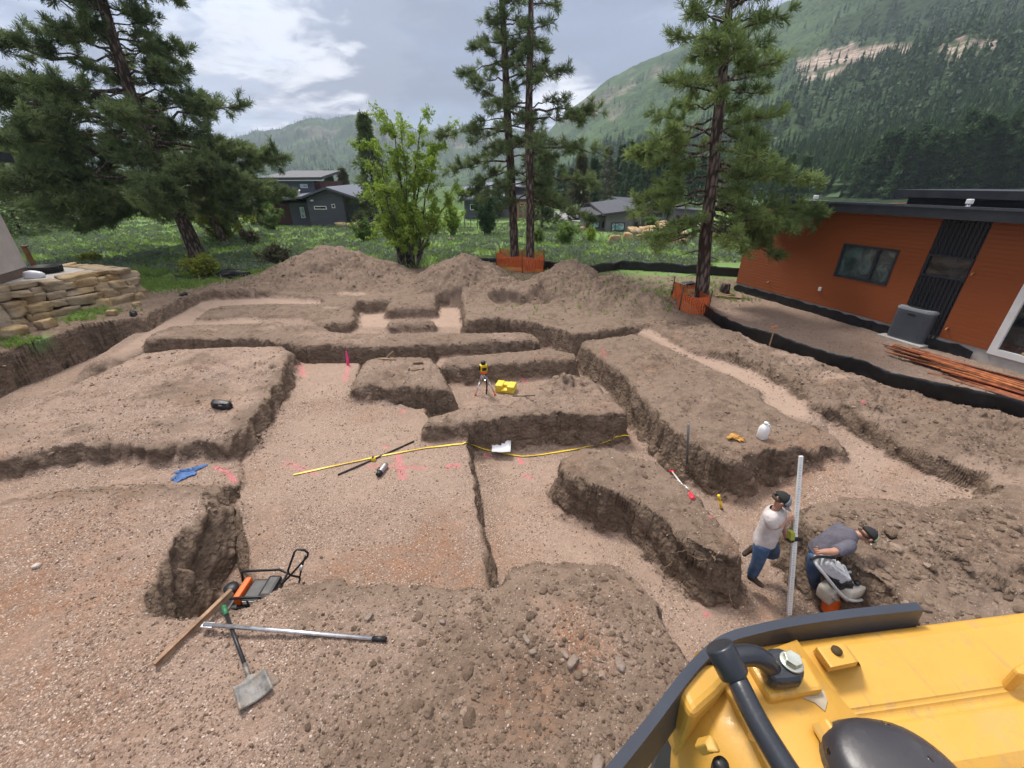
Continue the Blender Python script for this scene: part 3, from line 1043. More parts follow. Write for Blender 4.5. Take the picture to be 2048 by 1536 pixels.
def polar_sheet(name, fn, az0, az1, na, r0, r1, nr, mat, label):
    az = np.linspace(az0, az1, na)
    rr = np.geomspace(r0, r1, nr)
    A, Rr = np.meshgrid(az, rr)
    a, r = A.ravel(), Rr.ravel()
    z, rock, fo = fn(a, r)
    V = np.stack([r * np.sin(a), r * np.cos(a), z], 1)
    i = np.arange((nr - 1) * na).reshape(nr - 1, na)[:, :-1].ravel()
    Fc = np.stack([i, i + 1, i + na + 1, i + na], 1)
    o = np_mesh(name, V, Fc, mat, {'zone_a': np.stack([rock, fo, rock * 0], 1)})
    return tag(o, label, kind='structure')


MAT_MTN = mat_mountain()
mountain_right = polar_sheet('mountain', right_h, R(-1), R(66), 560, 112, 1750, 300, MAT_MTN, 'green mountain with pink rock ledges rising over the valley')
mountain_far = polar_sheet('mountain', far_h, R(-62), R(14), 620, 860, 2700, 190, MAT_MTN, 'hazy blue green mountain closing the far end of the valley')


def mat_valley():
    t = NT('valley_grass')
    P = t.obj
    n = t.noise(P, .05, 6, .6)
    c = t.ramp(n, [(.3, (.10, .12, .075)), (.5, (.075, .135, .045)), (.7, (.12, .15, .09))])
    c = t.mix(t.rng(t.noise(P, .6, 5, .7), .4, .7), c, (.06, .09, .04))
    t.set(color=c, rough=.95, spec=.1, normal=t.bump(t.noise(P, 1.5, 4, .6), .3))
    return t.m


def make_valley():
    na, rr = 180, np.concatenate([[.5, 20, 45, 60, 75, 79], np.geomspace(86, 3200, 60)])
    az = np.linspace(-np.pi, np.pi, na + 1)
    A, Rr = np.meshgrid(az, rr)
    a, r = A.ravel(), Rr.ravel()
    x, y = r * np.sin(a), r * np.cos(a)
    z = np.where(r < 60, -1.6, np.where(r < 79, -.75, -.35)) + np.where(r > 79, 1.0 * fbm(x / 50, y / 50, 3, 701), 0) - sstep(150, 900, r) * 3
    z = np.where((np.abs(x) < 1.42 * (y + 3) + 1.5) & (y < 79) & (y > -1), np.minimum(z, -1.6), z)
    V = np.stack([x, y, z], 1)
    n = na + 1
    i = np.arange((len(rr) - 1) * n).reshape(len(rr) - 1, n)[:, :-1].ravel()
    o = np_mesh('valley_ground', V, np.stack([i, i + n, i + n + 1, i + 1], 1), mat_valley())
    return tag(o, 'grassy valley floor reaching to the foot of the mountains', kind='structure')


make_valley()


def make_haze():
    mb = MB().box((-3000, -60, -9), (3000, 2800, 760))
    t = NT('haze_air')
    v = t.nd('ShaderNodeVolumePrincipled')
    v.inputs['Color'].default_value = (.72, .84, 1.0, 1)
    v.inputs['Density'].default_value = HAZE
    v.inputs['Anisotropy'].default_value = 0.0
    for l in list(t.out.inputs['Surface'].links):
        t.L.remove(l)
    t.L.new(v.outputs[0], t.out.inputs['Volume'])
    o = mb.build('haze', t.m)
    return tag(o, 'thin pale blue haze filling the valley air', kind='stuff')


HAZE = 0.00027
make_haze()
# ------------------------------------------------------------------ trees, shrubs, grass
def mat_bark(name, a, b, sc=1.0):
    t = NT(name)
    P = t.map(t.obj, (1, 1, .28))
    v = t.vor(P, 9 * sc, 'Distance')
    n = t.noise(P, 7 * sc, 6, .65)
    c = t.mix(t.rng(n, .3, .7), a, b)
    c = t.mix(t.rng(v, .25, .6), c, tuple(k * .42 for k in a))
    t.set(color=c, rough=.92, spec=.15, normal=t.bump(t.math('SUBTRACT', n, v), .05, 1.0))
    return t.m


def mat_leaf(name, dark, light, trans=.25, rough=.6):
    t = NT(name)
    s = t.sep(t.attr('tone').outputs['Color'])
    c = t.mix(s[0], dark, light)
    c = t.mix(t.math('MULTIPLY', s[1], .5), c, tuple(min(1, k * 1.25) for k in light))
    t.set(color=c, rough=rough, spec=.25)
    tr = t.nd('ShaderNodeBsdfTranslucent')
    t.L.new(c, tr.inputs[0])
    ms = t.nd('ShaderNodeMixShader')
    ms.inputs[0].default_value = trans
    t.L.new(t.bsdf.outputs[0], ms.inputs[1])
    t.L.new(tr.outputs[0], ms.inputs[2])
    t.L.new(ms.outputs[0], t.out.inputs['Surface'])
    return t.m


BARK_PINE = mat_bark('bark_pine', (.155, .112, .092), (.30, .225, .19))
BARK_GREY = mat_bark('bark_grey', (.14, .115, .09), (.27, .225, .185), 1.6)
NEEDLE = mat_leaf('pine_needles', (0.070, 0.105, 0.048), (0.23, 0.29, 0.115), .4)
NEEDLE_LT = mat_leaf('pine_needles_fresh', (0.085, 0.130, 0.046), (0.29, 0.37, 0.12), .4)
NEEDLE_BR = mat_leaf('pine_needles_brown', (0.068, 0.078, 0.039), (0.158, 0.158, 0.078))
NEEDLE_FAR = mat_leaf('conifer_needles', (0.027, 0.057, 0.026), (0.083, 0.143, 0.053))
LEAF_LT = mat_leaf('fresh_leaves', (.17, .27, .035), (.43, .57, .10), .45)
LEAF_MD = mat_leaf('shrub_leaves', (.07, .13, .026), (.21, .31, .07), .3)
LEAF_YL = mat_leaf('yellow_shrub_leaves', (.16, .20, .03), (.38, .40, .07), .35)
LEAF_DK = mat_leaf('juniper_leaves', (0.033, 0.072, 0.027), (0.090, 0.165, 0.060), .2)
LEAF_BRN = mat_leaf('brown_shrub_leaves', (.055, .058, .030), (.14, .13, .065), .25)
LEAF_SAGE = mat_leaf('sage_leaves', (.16, .20, .14), (.26, .305, .225), .1)
LEAF_GRASS = mat_leaf('grass_blades', (.14, .23, .055), (.32, .44, .12), .4)


def unit(v):
    return v / np.maximum(np.linalg.norm(v, axis=-1, keepdims=True), 1e-9)


def burst(C, D, k, L, w, rs_, spread=1.0, up=.15):
    """k thin leaf blades growing from each centre C around direction D"""
    n = len(C)
    C = np.repeat(C, k, 0)
    d = unit(np.repeat(D, k, 0) + rs_.normal(0, .62 * spread, (n * k, 3)) + np.array([0, 0, up]))
    ln = L * rs_.uniform(.65, 1.15, (n * k, 1))
    p = unit(np.cross(d, rs_.normal(0, 1, (n * k, 3)))) * w * rs_.uniform(.7, 1.3, (n * k, 1))
    V = np.stack([C - p * .35, C + p * .35, C + d * ln + p * .6, C + d * ln - p * .6], 1).reshape(-1, 3)
    F = np.arange(len(V), dtype=np.int32).reshape(-1, 4)
    return V, F


def tones(n, per, rs_, clump=None):
    """light and dark leaves: random per spray"""
    t = np.clip(rs_.beta(1.6, 1.9, n) if clump is None else clump + rs_.normal(0, .16, n), 0, 1)
    t2 = (rs_.rand(n) > .86) * rs_.rand(n)
    a = np.stack([t, t2, t * 0], 1)
    return np.repeat(a, per, 0)


def bezier(p0, p1, p2, m):
    t = np.linspace(0, 1, m)[:, None]
    return (1 - t) ** 2 * p0 + 2 * t * (1 - t) * p1 + t * t * p2


def pine(name, trunk, rad, z_crown, prof, seed, needle, n_br, label, cat='tree', group=None, tuft=(.17, .020, 11), density=1.0, dead=(), sag=.25, gap=.0, extra=()):
    """ponderosa pine. trunk: list of world points (base first), rad: radii, prof(h in 0..1) -> branch length"""
    r_ = np.random.RandomState(seed)
    T = np.array([tuple(p) for p in trunk])
    base = T[0].copy()
    root = empty(name, base, 0, label, cat, group)
    T = T - base
    # resample trunk
    seg = np.concatenate([[0], np.cumsum(np.linalg.norm(np.diff(T, axis=0), axis=1))])
    m = 40
    ss = np.linspace(0, seg[-1], m)
    TP = np.stack([np.interp(ss, seg, T[:, i]) for i in range(3)], 1)
    RR = np.interp(ss, seg, rad)
    TP[1:, :2] += np.cumsum(r_.normal(0, .004, (m - 1, 2)), 0)
    mb = MB()
    flare = 1 + .35 * np.exp(-ss / .35)
    mb.tube(TP - np.array([0, 0, .25]) * (ss < .01)[:, None], list(RR * flare * (1 + r_.normal(0, .02, m))), 12)
    total = seg[-1]
    cen, dirs = [], []

    def branch(s, az, ln, el, dens=1.0, tip_only=False):
        i = np.interp(s, ss, np.arange(m))
        p0 = np.array([np.interp(s, ss, TP[:, k]) for k in range(3)])
        r0 = np.interp(s, ss, RR)
        out = np.array([math.cos(az), math.sin(az), 0])
        p1 = p0 + out * ln * .5 + np.array([0, 0, ln * (.5 * math.tan(el))])
        p2 = p0 + out * ln + np.array([0, 0, ln * (math.tan(el) * .8 - sag * .6 + .12)])
        side = np.array([-out[1], out[0], 0]) * ln * r_.normal(0, .1)
        pts = bezier(p0, p1 + side, p2 + side * 1.6, 9)
        pts[1:-1] += r_.normal(0, .02 * ln, (7, 3))
        br = min(r0 * .45, .02 + .012 * ln)
        mb.tube(pts, list(np.linspace(br, .008, 9)), 5, cap=False)
        # side twigs with needle tufts
        nt_ = max(4, int((5 + 4.4 * ln) * dens * density))
        for q in range(nt_):
            t = r_.uniform(.30, 1.0) ** .75 if not tip_only else r_.uniform(.7, 1)
            k = t * 8
            j = min(int(k), 7)
            pc = pts[j] + (pts[j + 1] - pts[j]) * (k - j)
            dl = unit((pts[j + 1] - pts[j])[None])[0]
            tl = ln * r_.uniform(.07, .24) * (1.15 - .6 * t) + .1
            dv = unit((dl * .6 + r_.normal(0, .6, 3) * np.array([1, 1, .5]) + np.array([0, 0, .22]))[None])[0]
            te = pc + dv * tl
            if tl > .28:
                mb.tube([pc, pc + dv * tl * .5 + np.array([0, 0, -.02]), te], [.010, .007, .004], 3, cap=False)
            n2 = max(2, int(tl / .085))
            for w in range(n2):
                f = r_.uniform(.25, 1.05)
                cen.append(pc + dv * tl * f + r_.normal(0, .035, 3))
                dirs.append(dv)

    for b in range(n_br):
        h = (b + r_.rand()) / n_br
        s = z_crown + (total - z_crown) * h * .985
        if gap and math.sin(h * 23 + seed) > 1 - gap and r_.rand() < .8:
            continue
        ln = prof(h) * r_.uniform(.55, 1.1)
        az = b * 2.399 + r_.normal(0, .4)
        el = R(-14 + 46 * h + r_.normal(0, 9))
        branch(s, az, max(.3, ln), el)
    for (s, az, ln, el) in extra:
        branch(s, az, ln, R(el), 1.3)
    for (s, az, ln) in dead:
        p0 = np.array([np.interp(s, ss, TP[:, k]) for k in range(3)])
        out = np.array([math.cos(az), math.sin(az), 0])
        pts = bezier(p0, p0 + out * ln * .5 + np.array([0, 0, .12 * ln]), p0 + out * ln + np.array([0, 0, -.15 * ln]), 6)
        mb.tube(pts + r_.normal(0, .015, pts.shape), list(np.linspace(.03, .006, 6)), 4, cap=False)
    mb.build('trunk', BARK_PINE, root)
    cen, dirs = np.array(cen), np.array(dirs)
    L, w, k = tuft
    V, F = burst(cen, dirs, k, L, w, r_, 1.15, .1)
    cl = .5 + .9 * fbm(cen[:, 0] * .7 + seed, cen[:, 1] * .7 + cen[:, 2] * .6, 3, seed)
    o = np_mesh('crown', V, F, needle, {'tone': tones(len(cen), k * 4, r_, cl)}, smooth=False)
    o.parent = root
    return root


def leafy(name, base, stems, leaves, mat, label, cat, seed, size=.09, group=None, bark=None, zfrac=(.25, 1.0)):
    """multi-stemmed broadleaf tree or shrub; stems: list of (dx, dy, height, radius, spread)"""
    r_ = np.random.RandomState(seed)
    root = empty(name, base, 0, label, cat, group)
    mb = MB()
    tips = []
    for dx, dy, h, rad, spr in stems:
        b0 = np.array([dx * .10 + r_.normal(0, .05 * min(h, 4)), r_.normal(0, .05 * min(h, 4)), -.08])
        top = np.array([dx, dy, h])
        pts = bezier(b0, b0 + np.array([dx * .25, dy * .25, h * .55]), top, 12)
        pts[1:] += np.cumsum(r_.normal(0, .012 * h, (11, 3)) * np.array([1, 1, .3]), 0)
        mb.tube(pts, list(np.linspace(rad, rad * .12, 12)), 7, cap=False)
        nb = int(6 + h * 3.2)
        for q in range(nb):
            t = r_.uniform(*zfrac)
            k = t * 11
            j = min(int(k), 10)
            pc = pts[j] + (pts[j + 1] - pts[j]) * (k - j)
            az = r_.uniform(0, 2 * math.pi)
            ln = spr * r_.uniform(.4, 1.1) * (1.1 - .65 * abs(t - .45))
            ed = np.array([math.cos(az), math.sin(az), r_.uniform(.15, 1.0)])
            pe = pc + ed * ln
            bp = bezier(pc, pc + ed * ln * .5 + np.array([0, 0, .08 * ln]), pe, 6)
            mb.tube(bp, list(np.linspace(max(.008, rad * .22 * (1 - t * .6)), .004, 6)), 4, cap=False)
            for w in range(5):
                f = r_.uniform(.3, 1)
                j2 = min(int(f * 5), 4)
                q0 = bp[j2]
                e2 = q0 + (unit((ed + r_.normal(0, .7, 3))[None])[0]) * ln * r_.uniform(.15, .45)
                if h > 2:
                    mb.tube([q0, e2], [.006, .003], 3, cap=False)
                tips.append((q0, e2))
    mb.build('trunk', bark or BARK_GREY, root)
    n = leaves
    idx = r_.randint(0, len(tips), n)
    A = np.array([t[0] for t in tips])[idx]
    B = np.array([t[1] for t in tips])[idx]
    f = r_.uniform(.1, 1.15, (n, 1))
    C = A + (B - A) * f + r_.normal(0, size * .8, (n, 3))
    V, F = burst(C, unit(r_.normal(0, 1, (n, 3))), 3, size, size * .42, r_, 1.2, .1)
    cl = .5 + .8 * fbm(C[:, 0] * 1.3 + seed, C[:, 1] * 1.3 + C[:, 2] * 1.1, 3, seed)
    o = np_mesh('crown', V, F, mat, {'tone': tones(n, 12, r_, cl)}, smooth=False)
    o.parent = root
    return root


# ---- the big leaning pine on the left
def trunk_pts(pxs, Y):
    return [at_y(px, py, Y) for px, py in pxs]


def grounded(pts):
    p = pts[0]
    p.z = H(p.x, p.y) - .02
    return pts


tp = grounded(trunk_pts([(402, 528), (365, 440), (330, 365), (275, 230), (240, 120), (205, 0), (180, -90), (165, -170), (150, -260), (140, -310)], 26.0))
pine('pine_tree', tp, [.42, .36, .34, .30, .26, .21, .16, .12, .07, .03], 3.2, lambda h: 6.6 * (1 - .45 * h) * (.8 + .2 * math.sin(9 * h)), 3, NEEDLE, 118,
     'big dense leaning pine in the meadow left of the dirt heaps', tuft=(.34, .020, 15), density=1.12,
     dead=[(2.4, .2, 1.6), (2.9, 2.8, 1.3), (3.1, -.6, 2.2), (3.3, .5, 2.6), (2.0, 3.5, 1.0)],
     extra=[(4.2, 3.5, 6.5, -8), (4.8, 3.9, 7.2, -6), (5.2, 2.9, 8.2, -2), (5.8, 3.3, 8.5, 2), (6.6, 3.0, 8.8, 2), (7.4, 3.6, 8, 6), (8.5, 3.1, 8.5, 6), (9.5, 3.4, 8, 8), (4.0, 4.4, 5.5, -10), (4.4, -.3, 5.6, -12), (5.0, .1, 6.2, -14), (5.6, -.4, 6.4, -10), (4.6, .5, 5.4, -16), (6.3, .2, 6.3, -6)])
# ---- the pair of pines behind the dirt heaps
tp = grounded(trunk_pts([(1030, 532), (1025, 400), (1015, 240), (1009, 100), (1003, 0), (1000, -90), (998, -190)], 24.2))
pine('pine_tree', tp, [.24, .215, .19, .15, .12, .08, .02], 4.0, lambda h: 2.6 * (1 - .38 * h), 11, NEEDLE, 58, 'left of the two slender pines ringed by orange mesh',
     group='slender pines behind orange mesh', tuft=(.27, .016, 15), density=1.0, gap=.18, sag=.42, dead=[(1.6, 0, .7), (2.2, 2, .6), (3.0, 3.2, 1.2)], extra=[(4.4, 3.2, 2.9, -16), (5.4, 3.0, 3.2, -4), (6.6, 3.3, 3.1, 4)])
tp = grounded(trunk_pts([(1060, 548), (1060, 400), (1057, 250), (1060, 100), (1062, 0), (1063, -90), (1064, -190)], 22.7))
pine('pine_tree', tp, [.22, .20, .175, .14, .11, .08, .02], 3.6, lambda h: 2.6 * (1 - .38 * h), 17, NEEDLE, 58, 'right of the two slender pines ringed by orange mesh',
     group='slender pines behind orange mesh', tuft=(.27, .016, 15), density=1.0, gap=.18, sag=.42, dead=[(1.3, 3, .6), (2.5, .2, 1.0), (3.2, 5, 1.3)], extra=[(3.4, -.2, 3.2, -12), (4.6, .1, 3.6, 0), (5.7, .3, 3.4, 6), (7.2, 0, 3.3, 8)])
# ---- the pine by the orange house
tp = grounded(trunk_pts([(1400, 618), (1412, 470), (1426, 350), (1441, 200), (1455, 60), (1462, -20), (1468, -110), (1474, -200)], 15.7))
pine('pine_tree', tp, [.245, .215, .19, .16, .12, .09, .06, .02], 2.6, lambda h: 2.75 * (1 - .36 * h), 23, NEEDLE_LT, 78, 'tall pine by the orange house with fresh green needles and low boughs',
     tuft=(.25, .015, 15), density=1.15, gap=.14, sag=.32, dead=[(1.1, 2.6, .6), (1.5, .4, .5), (2.0, 3.4, 1.1), (1.8, 5.5, .5)],
     extra=[(2.9, -.1, 2.3, -12), (3.0, -.35, 2.1, -6), (3.2, .3, 2.3, -8), (3.4, -.15, 3.5, 2), (4.4, -.2, 3.3, 4), (4.8, .4, 3.0, 2), (2.8, -.25, 2.4, -20), (3.1, .15, 2.4, -6), (3.5, -.4, 2.5, -8), (2.7, 3.0, 2.0, -6), (3.0, 3.6, 1.8, 4), (3.6, .5, 2.9, -2), (4.0, 3.1, 2.5, -5), (5.2, 3.3, 2.7, 2)])
# ---- bright leafy tree
b = on_ground(818, 533)
leafy('leafy_tree', b, [(-1.3, .3, 6.0, .10, 1.2), (-.9, -.2, 5.6, .09, 1.2), (-.3, .2, 6.9, .11, 1.3), (.6, -.3, 6.6, .10, 1.3), (1.1, .3, 7.2, .11, 1.2), (1.6, 0, 5.6, .09, 1.2), (-1.4, 0, 4.2, .07, 1.2), (2.6, .2, 3.8, .08, 1.1), (.2, .4, 5.2, .07, 1.4), (2.3, -.3, 6.4, .07, 1.2), (1.7, .4, 3.2, .07, 1.3)],
      21000, LEAF_LT, 'bright yellow green leafy tree with several stems behind the dirt heaps', 'tree', 31, .082, zfrac=(.14, 1.0))

# ---- trees in the middle distance
def conifer_mesh(name, h, rad, needle, seed, n=420, k=4, w=.05, L=.42, trunk=.12, z0=.12, ragged=.35, flat=1.2):
    """trunk and crown meshes of a smaller conifer at the origin"""
    r_ = np.random.RandomState(seed)
    mb = MB()
    mb.tube([(0, 0, -.2), (0, 0, h * .5), (0, 0, h * .97)], [trunk, trunk * .6, .02], 7, cap=False)
    hh = z0 + (1 - z0) * r_.power(1.0, n) * .99
    hh = np.sort(hh)
    lay = .75 + .25 * np.sin(hh * 40 + r_.rand() * 6)
    env = rad * np.clip((1 - hh) ** .8 + .03, 0, 1) * lay
    az = r_.uniform(0, 2 * np.pi, n)
    env *= 1 + ragged * np.sin(az * 3 + hh * 9 + seed) * .6 + r_.normal(0, ragged * .35, n)
    f = np.sqrt(r_.uniform(.1, 1, n))
    C = np.stack([np.cos(az) * env * f, np.sin(az) * env * f, hh * h - env * f * .22], 1)
    D = np.stack([np.cos(az), np.sin(az), np.full(n, .12)], 1) * flat
    for q in range(0, n, 12):
        p = C[q]
        mb.tube([(0, 0, p[2] + .1 * abs(p[0])), tuple(p)], [.02, .008], 3, cap=False)
    V, F = burst(C, D, k, L, w, r_, .8, .05)
    cl = .5 + .9 * fbm(C[:, 0] * .8 + seed, C[:, 2] * .8 + C[:, 1] * .5, 3, seed)
    return mb, V, F, tones(n, k * 4, r_, cl)


def conifer(name, base, h, rad, needle, seed, label, group=None, cat='tree', **kw):
    root = empty(name, base, 0, label, cat, group)
    mb, V, F, tn = conifer_mesh(name, h, rad, needle, seed, **kw)
    mb.build('trunk', BARK_PINE, root)
    o = np_mesh('crown', V, F, needle, {'tone': tn}, smooth=False)
    o.parent = root
    return root


def base_h(px, py, Y, top):
    """base point and height of something standing at depth Y whose base and top are seen at these rows"""
    b = at_y(px, py, Y)
    return Vector((b.x, Y, 0.0)), at_y(px, top, Y).z


def conifer_px(px, Y, top, wpx, needle, seed, label, group=None, z0=None, **kw):
    b = at_y(px, 420, Y)
    zb = H(b.x, Y) if Y < 70 else -.3
    zt = at_y(px, top, Y)
    h = zt.z - zb
    rad = wpx / F_PX * (Y / 1.1) / 2
    n = kw.pop('n', 700)
    return conifer('pine_tree', (b.x, Y, zb), h, rad, needle, seed, label, group, n=n, k=5, w=.028 + .0008 * Y, L=.26 + .005 * Y, z0=kw.pop('z0', z0 or .12), **kw)


conifer_px(752, 46, 226, 92, NEEDLE, 41, 'tall dark pine directly behind the bright leafy tree', n=1500, ragged=.5)
conifer_px(668, 78, 343, 30, NEEDLE_FAR, 42, 'small green pine above the gable roof of the dark house')
conifer_px(696, 80, 338, 34, NEEDLE_BR, 43, 'small brownish bare-looking pine above the dark house porch')
conifer_px(1085, 44, 300, 84, NEEDLE, 44, 'soft green pine close behind the slender pair', n=1200, ragged=.5)
conifer_px(1157, 56, 312, 66, NEEDLE_BR, 45, 'brownish pine on the verge beside the parked pickup', n=1100, z0=.28, ragged=.45)
conifer_px(1182, 80, 316, 34, NEEDLE_FAR, 46, 'narrow pine behind the brownish roadside pine')
GV = 'pines in the grove beyond the road'
for i, (px, Y, top, w) in enumerate([(1207, 92, 293, 50), (1232, 95, 290, 30), (1248, 90, 283, 40), (1270, 98, 306, 34), (1284, 94, 296, 38), (1302, 100, 300, 34), (1322, 92, 312, 40), (1345, 96, 300, 38), (1366, 100, 306, 36), (1190, 104, 326, 34), (1218, 108, 322, 40), (1258, 112, 318, 40), (1310, 112, 318, 42), (1388, 94, 310, 40), (1500, 96, 292, 44), (1530, 100, 300, 46), (1556, 92, 306, 44), (1588, 90, 312, 46), (1470, 104, 306, 40), (1120, 110, 330, 40), (1140, 118, 336, 34)]):
    sp = px in (1207,)
    conifer_px(px, Y, top, w, NEEDLE_FAR if not sp else NEEDLE_BR, 60 + i,
               'thin half bare pine standing at the near edge of the grove' if sp else 'dark green pine in the dense grove beyond the road', GV if not sp else None, n=430, ragged=.5)
for i, (px, Y, top, w, nd) in enumerate([(410, 33, 300, 120, NEEDLE), (455, 37, 290, 120, NEEDLE)]):
    b = at_y(px, 430, Y)
    zb = H(b.x, Y)
    t0 = Vector((b.x + .9, Y, zb - .02))
    hgt = at_y(px - 60, top, Y).z
    pine('pine_tree', [t0, Vector((b.x + .2, Y, hgt * .5)), Vector((b.x - .9, Y, hgt))], [.24, .19, .05], 2.4, lambda h: 3.4 * (1 - .5 * h), 80 + i, NEEDLE, 44,
         ['smaller leaning pine just behind the big left pine', 'farther leaning pine nearest the dark house on the left'][i], tuft=(.30, .042, 8), density=.8)
# thick trees along the left edge
for i, (px, Y, top, w, nd, lb) in enumerate([(20, 40, 215, 150, NEEDLE, 'dark pine at the left edge behind the big pine'), (110, 46, 250, 120, NEEDLE_BR, 'olive toned pine behind the low left boughs of the big pine'), (-60, 36, 170, 170, NEEDLE, 'dark pine half cut off by the left edge')]):
    conifer_px(px, Y, top, w, nd, 90 + i, lb, n=1600, ragged=.5, z0=.06)


# ---- shrubs
def shrub(px, py, wpx, hpx, mat, seed, label, n=1500, size=.10, group=None, cat='shrub', name='shrub'):
    b = on_ground(px, py)
    d = b.y / 1.05
    w, h = wpx / F_PX * d, hpx / F_PX * d * 1.05
    r_ = np.random.RandomState(seed)
    st = []
    for k in range(9):
        a = k * 2.399
        f = (k + .5) / 9
        st.append((math.cos(a) * w * .42 * f, math.sin(a) * w * .42 * f, h * (1 - .35 * f) * r_.uniform(.8, 1.05), .022 * h + .008, max(.16, w * .17)))
    return leafy(name, b, st, n, mat, label, cat, seed, size, group, zfrac=(.1, 1.0))


shrub(445, 482, 150, 62, LEAF_YL, 101, 'wide yellow green shrub under the leaning pines', 3600, .13)
shrub(545, 462, 62, 52, LEAF_MD, 102, 'round green shrub left of the dark house corner', 2200, .14)
shrub(60, 440, 120, 44, LEAF_BRN, 103, 'long brownish shrub at the left edge of the meadow', 2600, .15)
shrub(730, 482, 90, 36, LEAF_MD, 104, 'low spreading green shrub left of the bright leafy tree', 1700, .12)
shrub(275, 425, 110, 80, LEAF_YL, 105, 'yellow leaved shrub seen under the big left pine', 2600, .15)
shrub(350, 440, 80, 46, LEAF_YL, 111, 'yellow shrub behind the trunk of the big left pine', 1500, .14)
shrub(1128, 488, 62, 34, LEAF_MD, 106, 'green shrub right of the slender pine pair', 1700, .12)
shrub(1180, 486, 26, 32, LEAF_LT, 107, 'small bright shrub at the corner of the low grey house', 900, .11)
shrub(1300, 462, 44, 26, LEAF_MD, 112, 'green shrub at the foot of the boulder rockery', 1000, .11)
shrub(973, 470, 84, 90, LEAF_DK, 108, 'dense dark juniper left of the slender pine pair', 4200, .13, name='juniper', cat='juniper')
shrub(410, 555, 95, 40, LEAF_YL, 109, 'yellow weeds round the foot of the big left pine', 1900, .10)
shrub(555, 530, 110, 32, LEAF_BRN, 110, 'dull brown sage bush left of the tallest dirt heap', 1900, .10)
shrub(1465, 480, 60, 22, LEAF_BRN, 113, 'low brown brush between the tall pine and the orange house', 1000, .11)
shrub(1355, 585, 28, 14, LEAF_MD, 114, 'small weed clump left of the mesh round the tall pine', 500, .07)
shrub(905, 470, 60, 60, LEAF_LT, 115, 'pale leafy bush right of the bright leafy tree', 1800, .12)
shrub(870, 470, 40, 50, LEAF_MD, 116, 'green bush behind the stems of the bright leafy tree', 1200, .12)
shrub(1075, 486, 40, 26, LEAF_MD, 117, 'small green shrub behind the slender pine pair', 800, .11)
shrub(183, 525, 46, 16, LEAF_YL, 118, 'low yellow green clump in the meadow behind the stone wall', 700, .09)
shrub(505, 490, 44, 26, LEAF_BRN, 119, 'low olive shrub between the yellow shrub and the dark house', 900, .11)


# ---- grass and sagebrush that no one could count
def meadow_points(n, seed, y0=20.5, y1=70, pw=1.0):
    r_ = np.random.RandomState(seed)
    y = y0 + (y1 - y0) * r_.rand(n) ** 1.7
    x = (r_.rand(n) * 2 - 1) * (1.28 * y + 1)
    z, q = ground_h(x, y)
    nz = fbm(x * .8, y * .8, 4, 301)
    edge = 23.2 - 1.6 * sstep(-8, -14, x) * 3.0
    ok = (y + 1.0 * nz > edge) & (q['hp'] < .12) & (q['pl'] > .9) & ~((x > 11.2) & (y < 25))
    ok &= ~((x < -13) & (y < 19.5))
    for (x0, x1, Y0, Y1) in HOUSE_PADS:
        ok &= ~((x > x0) & (x < x1) & (y > Y0) & (y < Y1))
    return x[ok], y[ok], z[ok]


HOUSE_PADS = [(-27, -13, 45, 62), (-9, 4, 50, 64), (7.5, 18, 39, 60), (4, 40, 53, 62)]


def make_grass():
    x, y, z = meadow_points(26000, 131)
    pat = fbm(x * .33, y * .33, 4, 133)
    k = pat > -.25
    x, y, z, pat = x[k], y[k], z[k], pat[k]
    r_ = np.random.RandomState(135)
    C = np.stack([x, y, z - .01], 1)
    # extra green weeds on the near banks
    ex = []
    for px, py, sp, n in [(60, 688, .55, 260), (195, 625, .45, 150), (155, 640, .35, 70), (1352, 586, .4, 120), (150, 612, .8, 40), (1180, 575, 2.2, 130), (1330, 580, 1.6, 90), (1120, 562, 1.2, 90), (1130, 552, 1.5, 100), (1290, 592, 1.0, 40), (1470, 600, .6, 60), (1260, 560, 2.2, 120), (1440, 570, 1.2, 80), (300, 572, 1.3, 700), (350, 575, 1.2, 500), (400, 560, 1.5, 500), (260, 560, 1.5, 300)]:
        p = on_ground(px, py)
        xx, yy = p.x + r_.normal(0, sp, n), p.y + r_.normal(0, sp * .5, n)
        zz_, q_ = ground_h(xx, yy)
        k_ = (q_['pl'] > .97) & (zz_ > -.15)
        ex.append(np.stack([xx, yy, zz_ - .01], 1)[k_])
    E = np.concatenate(ex)
    V1, F1 = burst(C, np.tile([0, 0, 1.0], (len(C), 1)), 8, .26, .020, r_, .62, .3)
    V2, F2 = burst(E, np.tile([0, 0, 1.0], (len(E), 1)), 8, .13, .010, r_, .8, .3)
    tn = np.concatenate([tones(len(C), 32, r_, np.clip(.45 + .6 * pat, 0, 1)), tones(len(E), 32, r_)])
    o = np_mesh('grass', np.concatenate([V1, V2]), np.concatenate([F1, F2 + len(V1)]), LEAF_GRASS, {'tone': tn}, smooth=False)
    tag(o, 'green spring grass growing over the meadow', kind='stuff')


def make_sage():
    x, y, z = meadow_points(13000, 141, 22, 55)
    pat = fbm(x * .33, y * .33, 4, 133)
    k = (pat < .16)
    x, y, z = x[k], y[k], z[k]
    r_ = np.random.RandomState(143)
    n = len(x)
    m = 7
    sz = r_.uniform(.12, .34, n)
    C = np.repeat(np.stack([x, y, z], 1), m, 0)
    off = r_.normal(0, 1, (n * m, 3)) * np.array([1, 1, .35])
    off[:, 2] = np.abs(off[:, 2]) + .1
    C = C + off * np.repeat(sz, m)[:, None] * .7
    V, F = burst(C, np.tile([0, 0, .8], (len(C), 1)), 5, .15, .036, r_, 1.0, .2)
    o = np_mesh('sagebrush', V, F, LEAF_SAGE, {'tone': tones(len(C), 20, r_)}, smooth=False)
    tag(o, 'low grey green sagebrush scattered through the grass', kind='stuff')


make_grass()
make_sage()


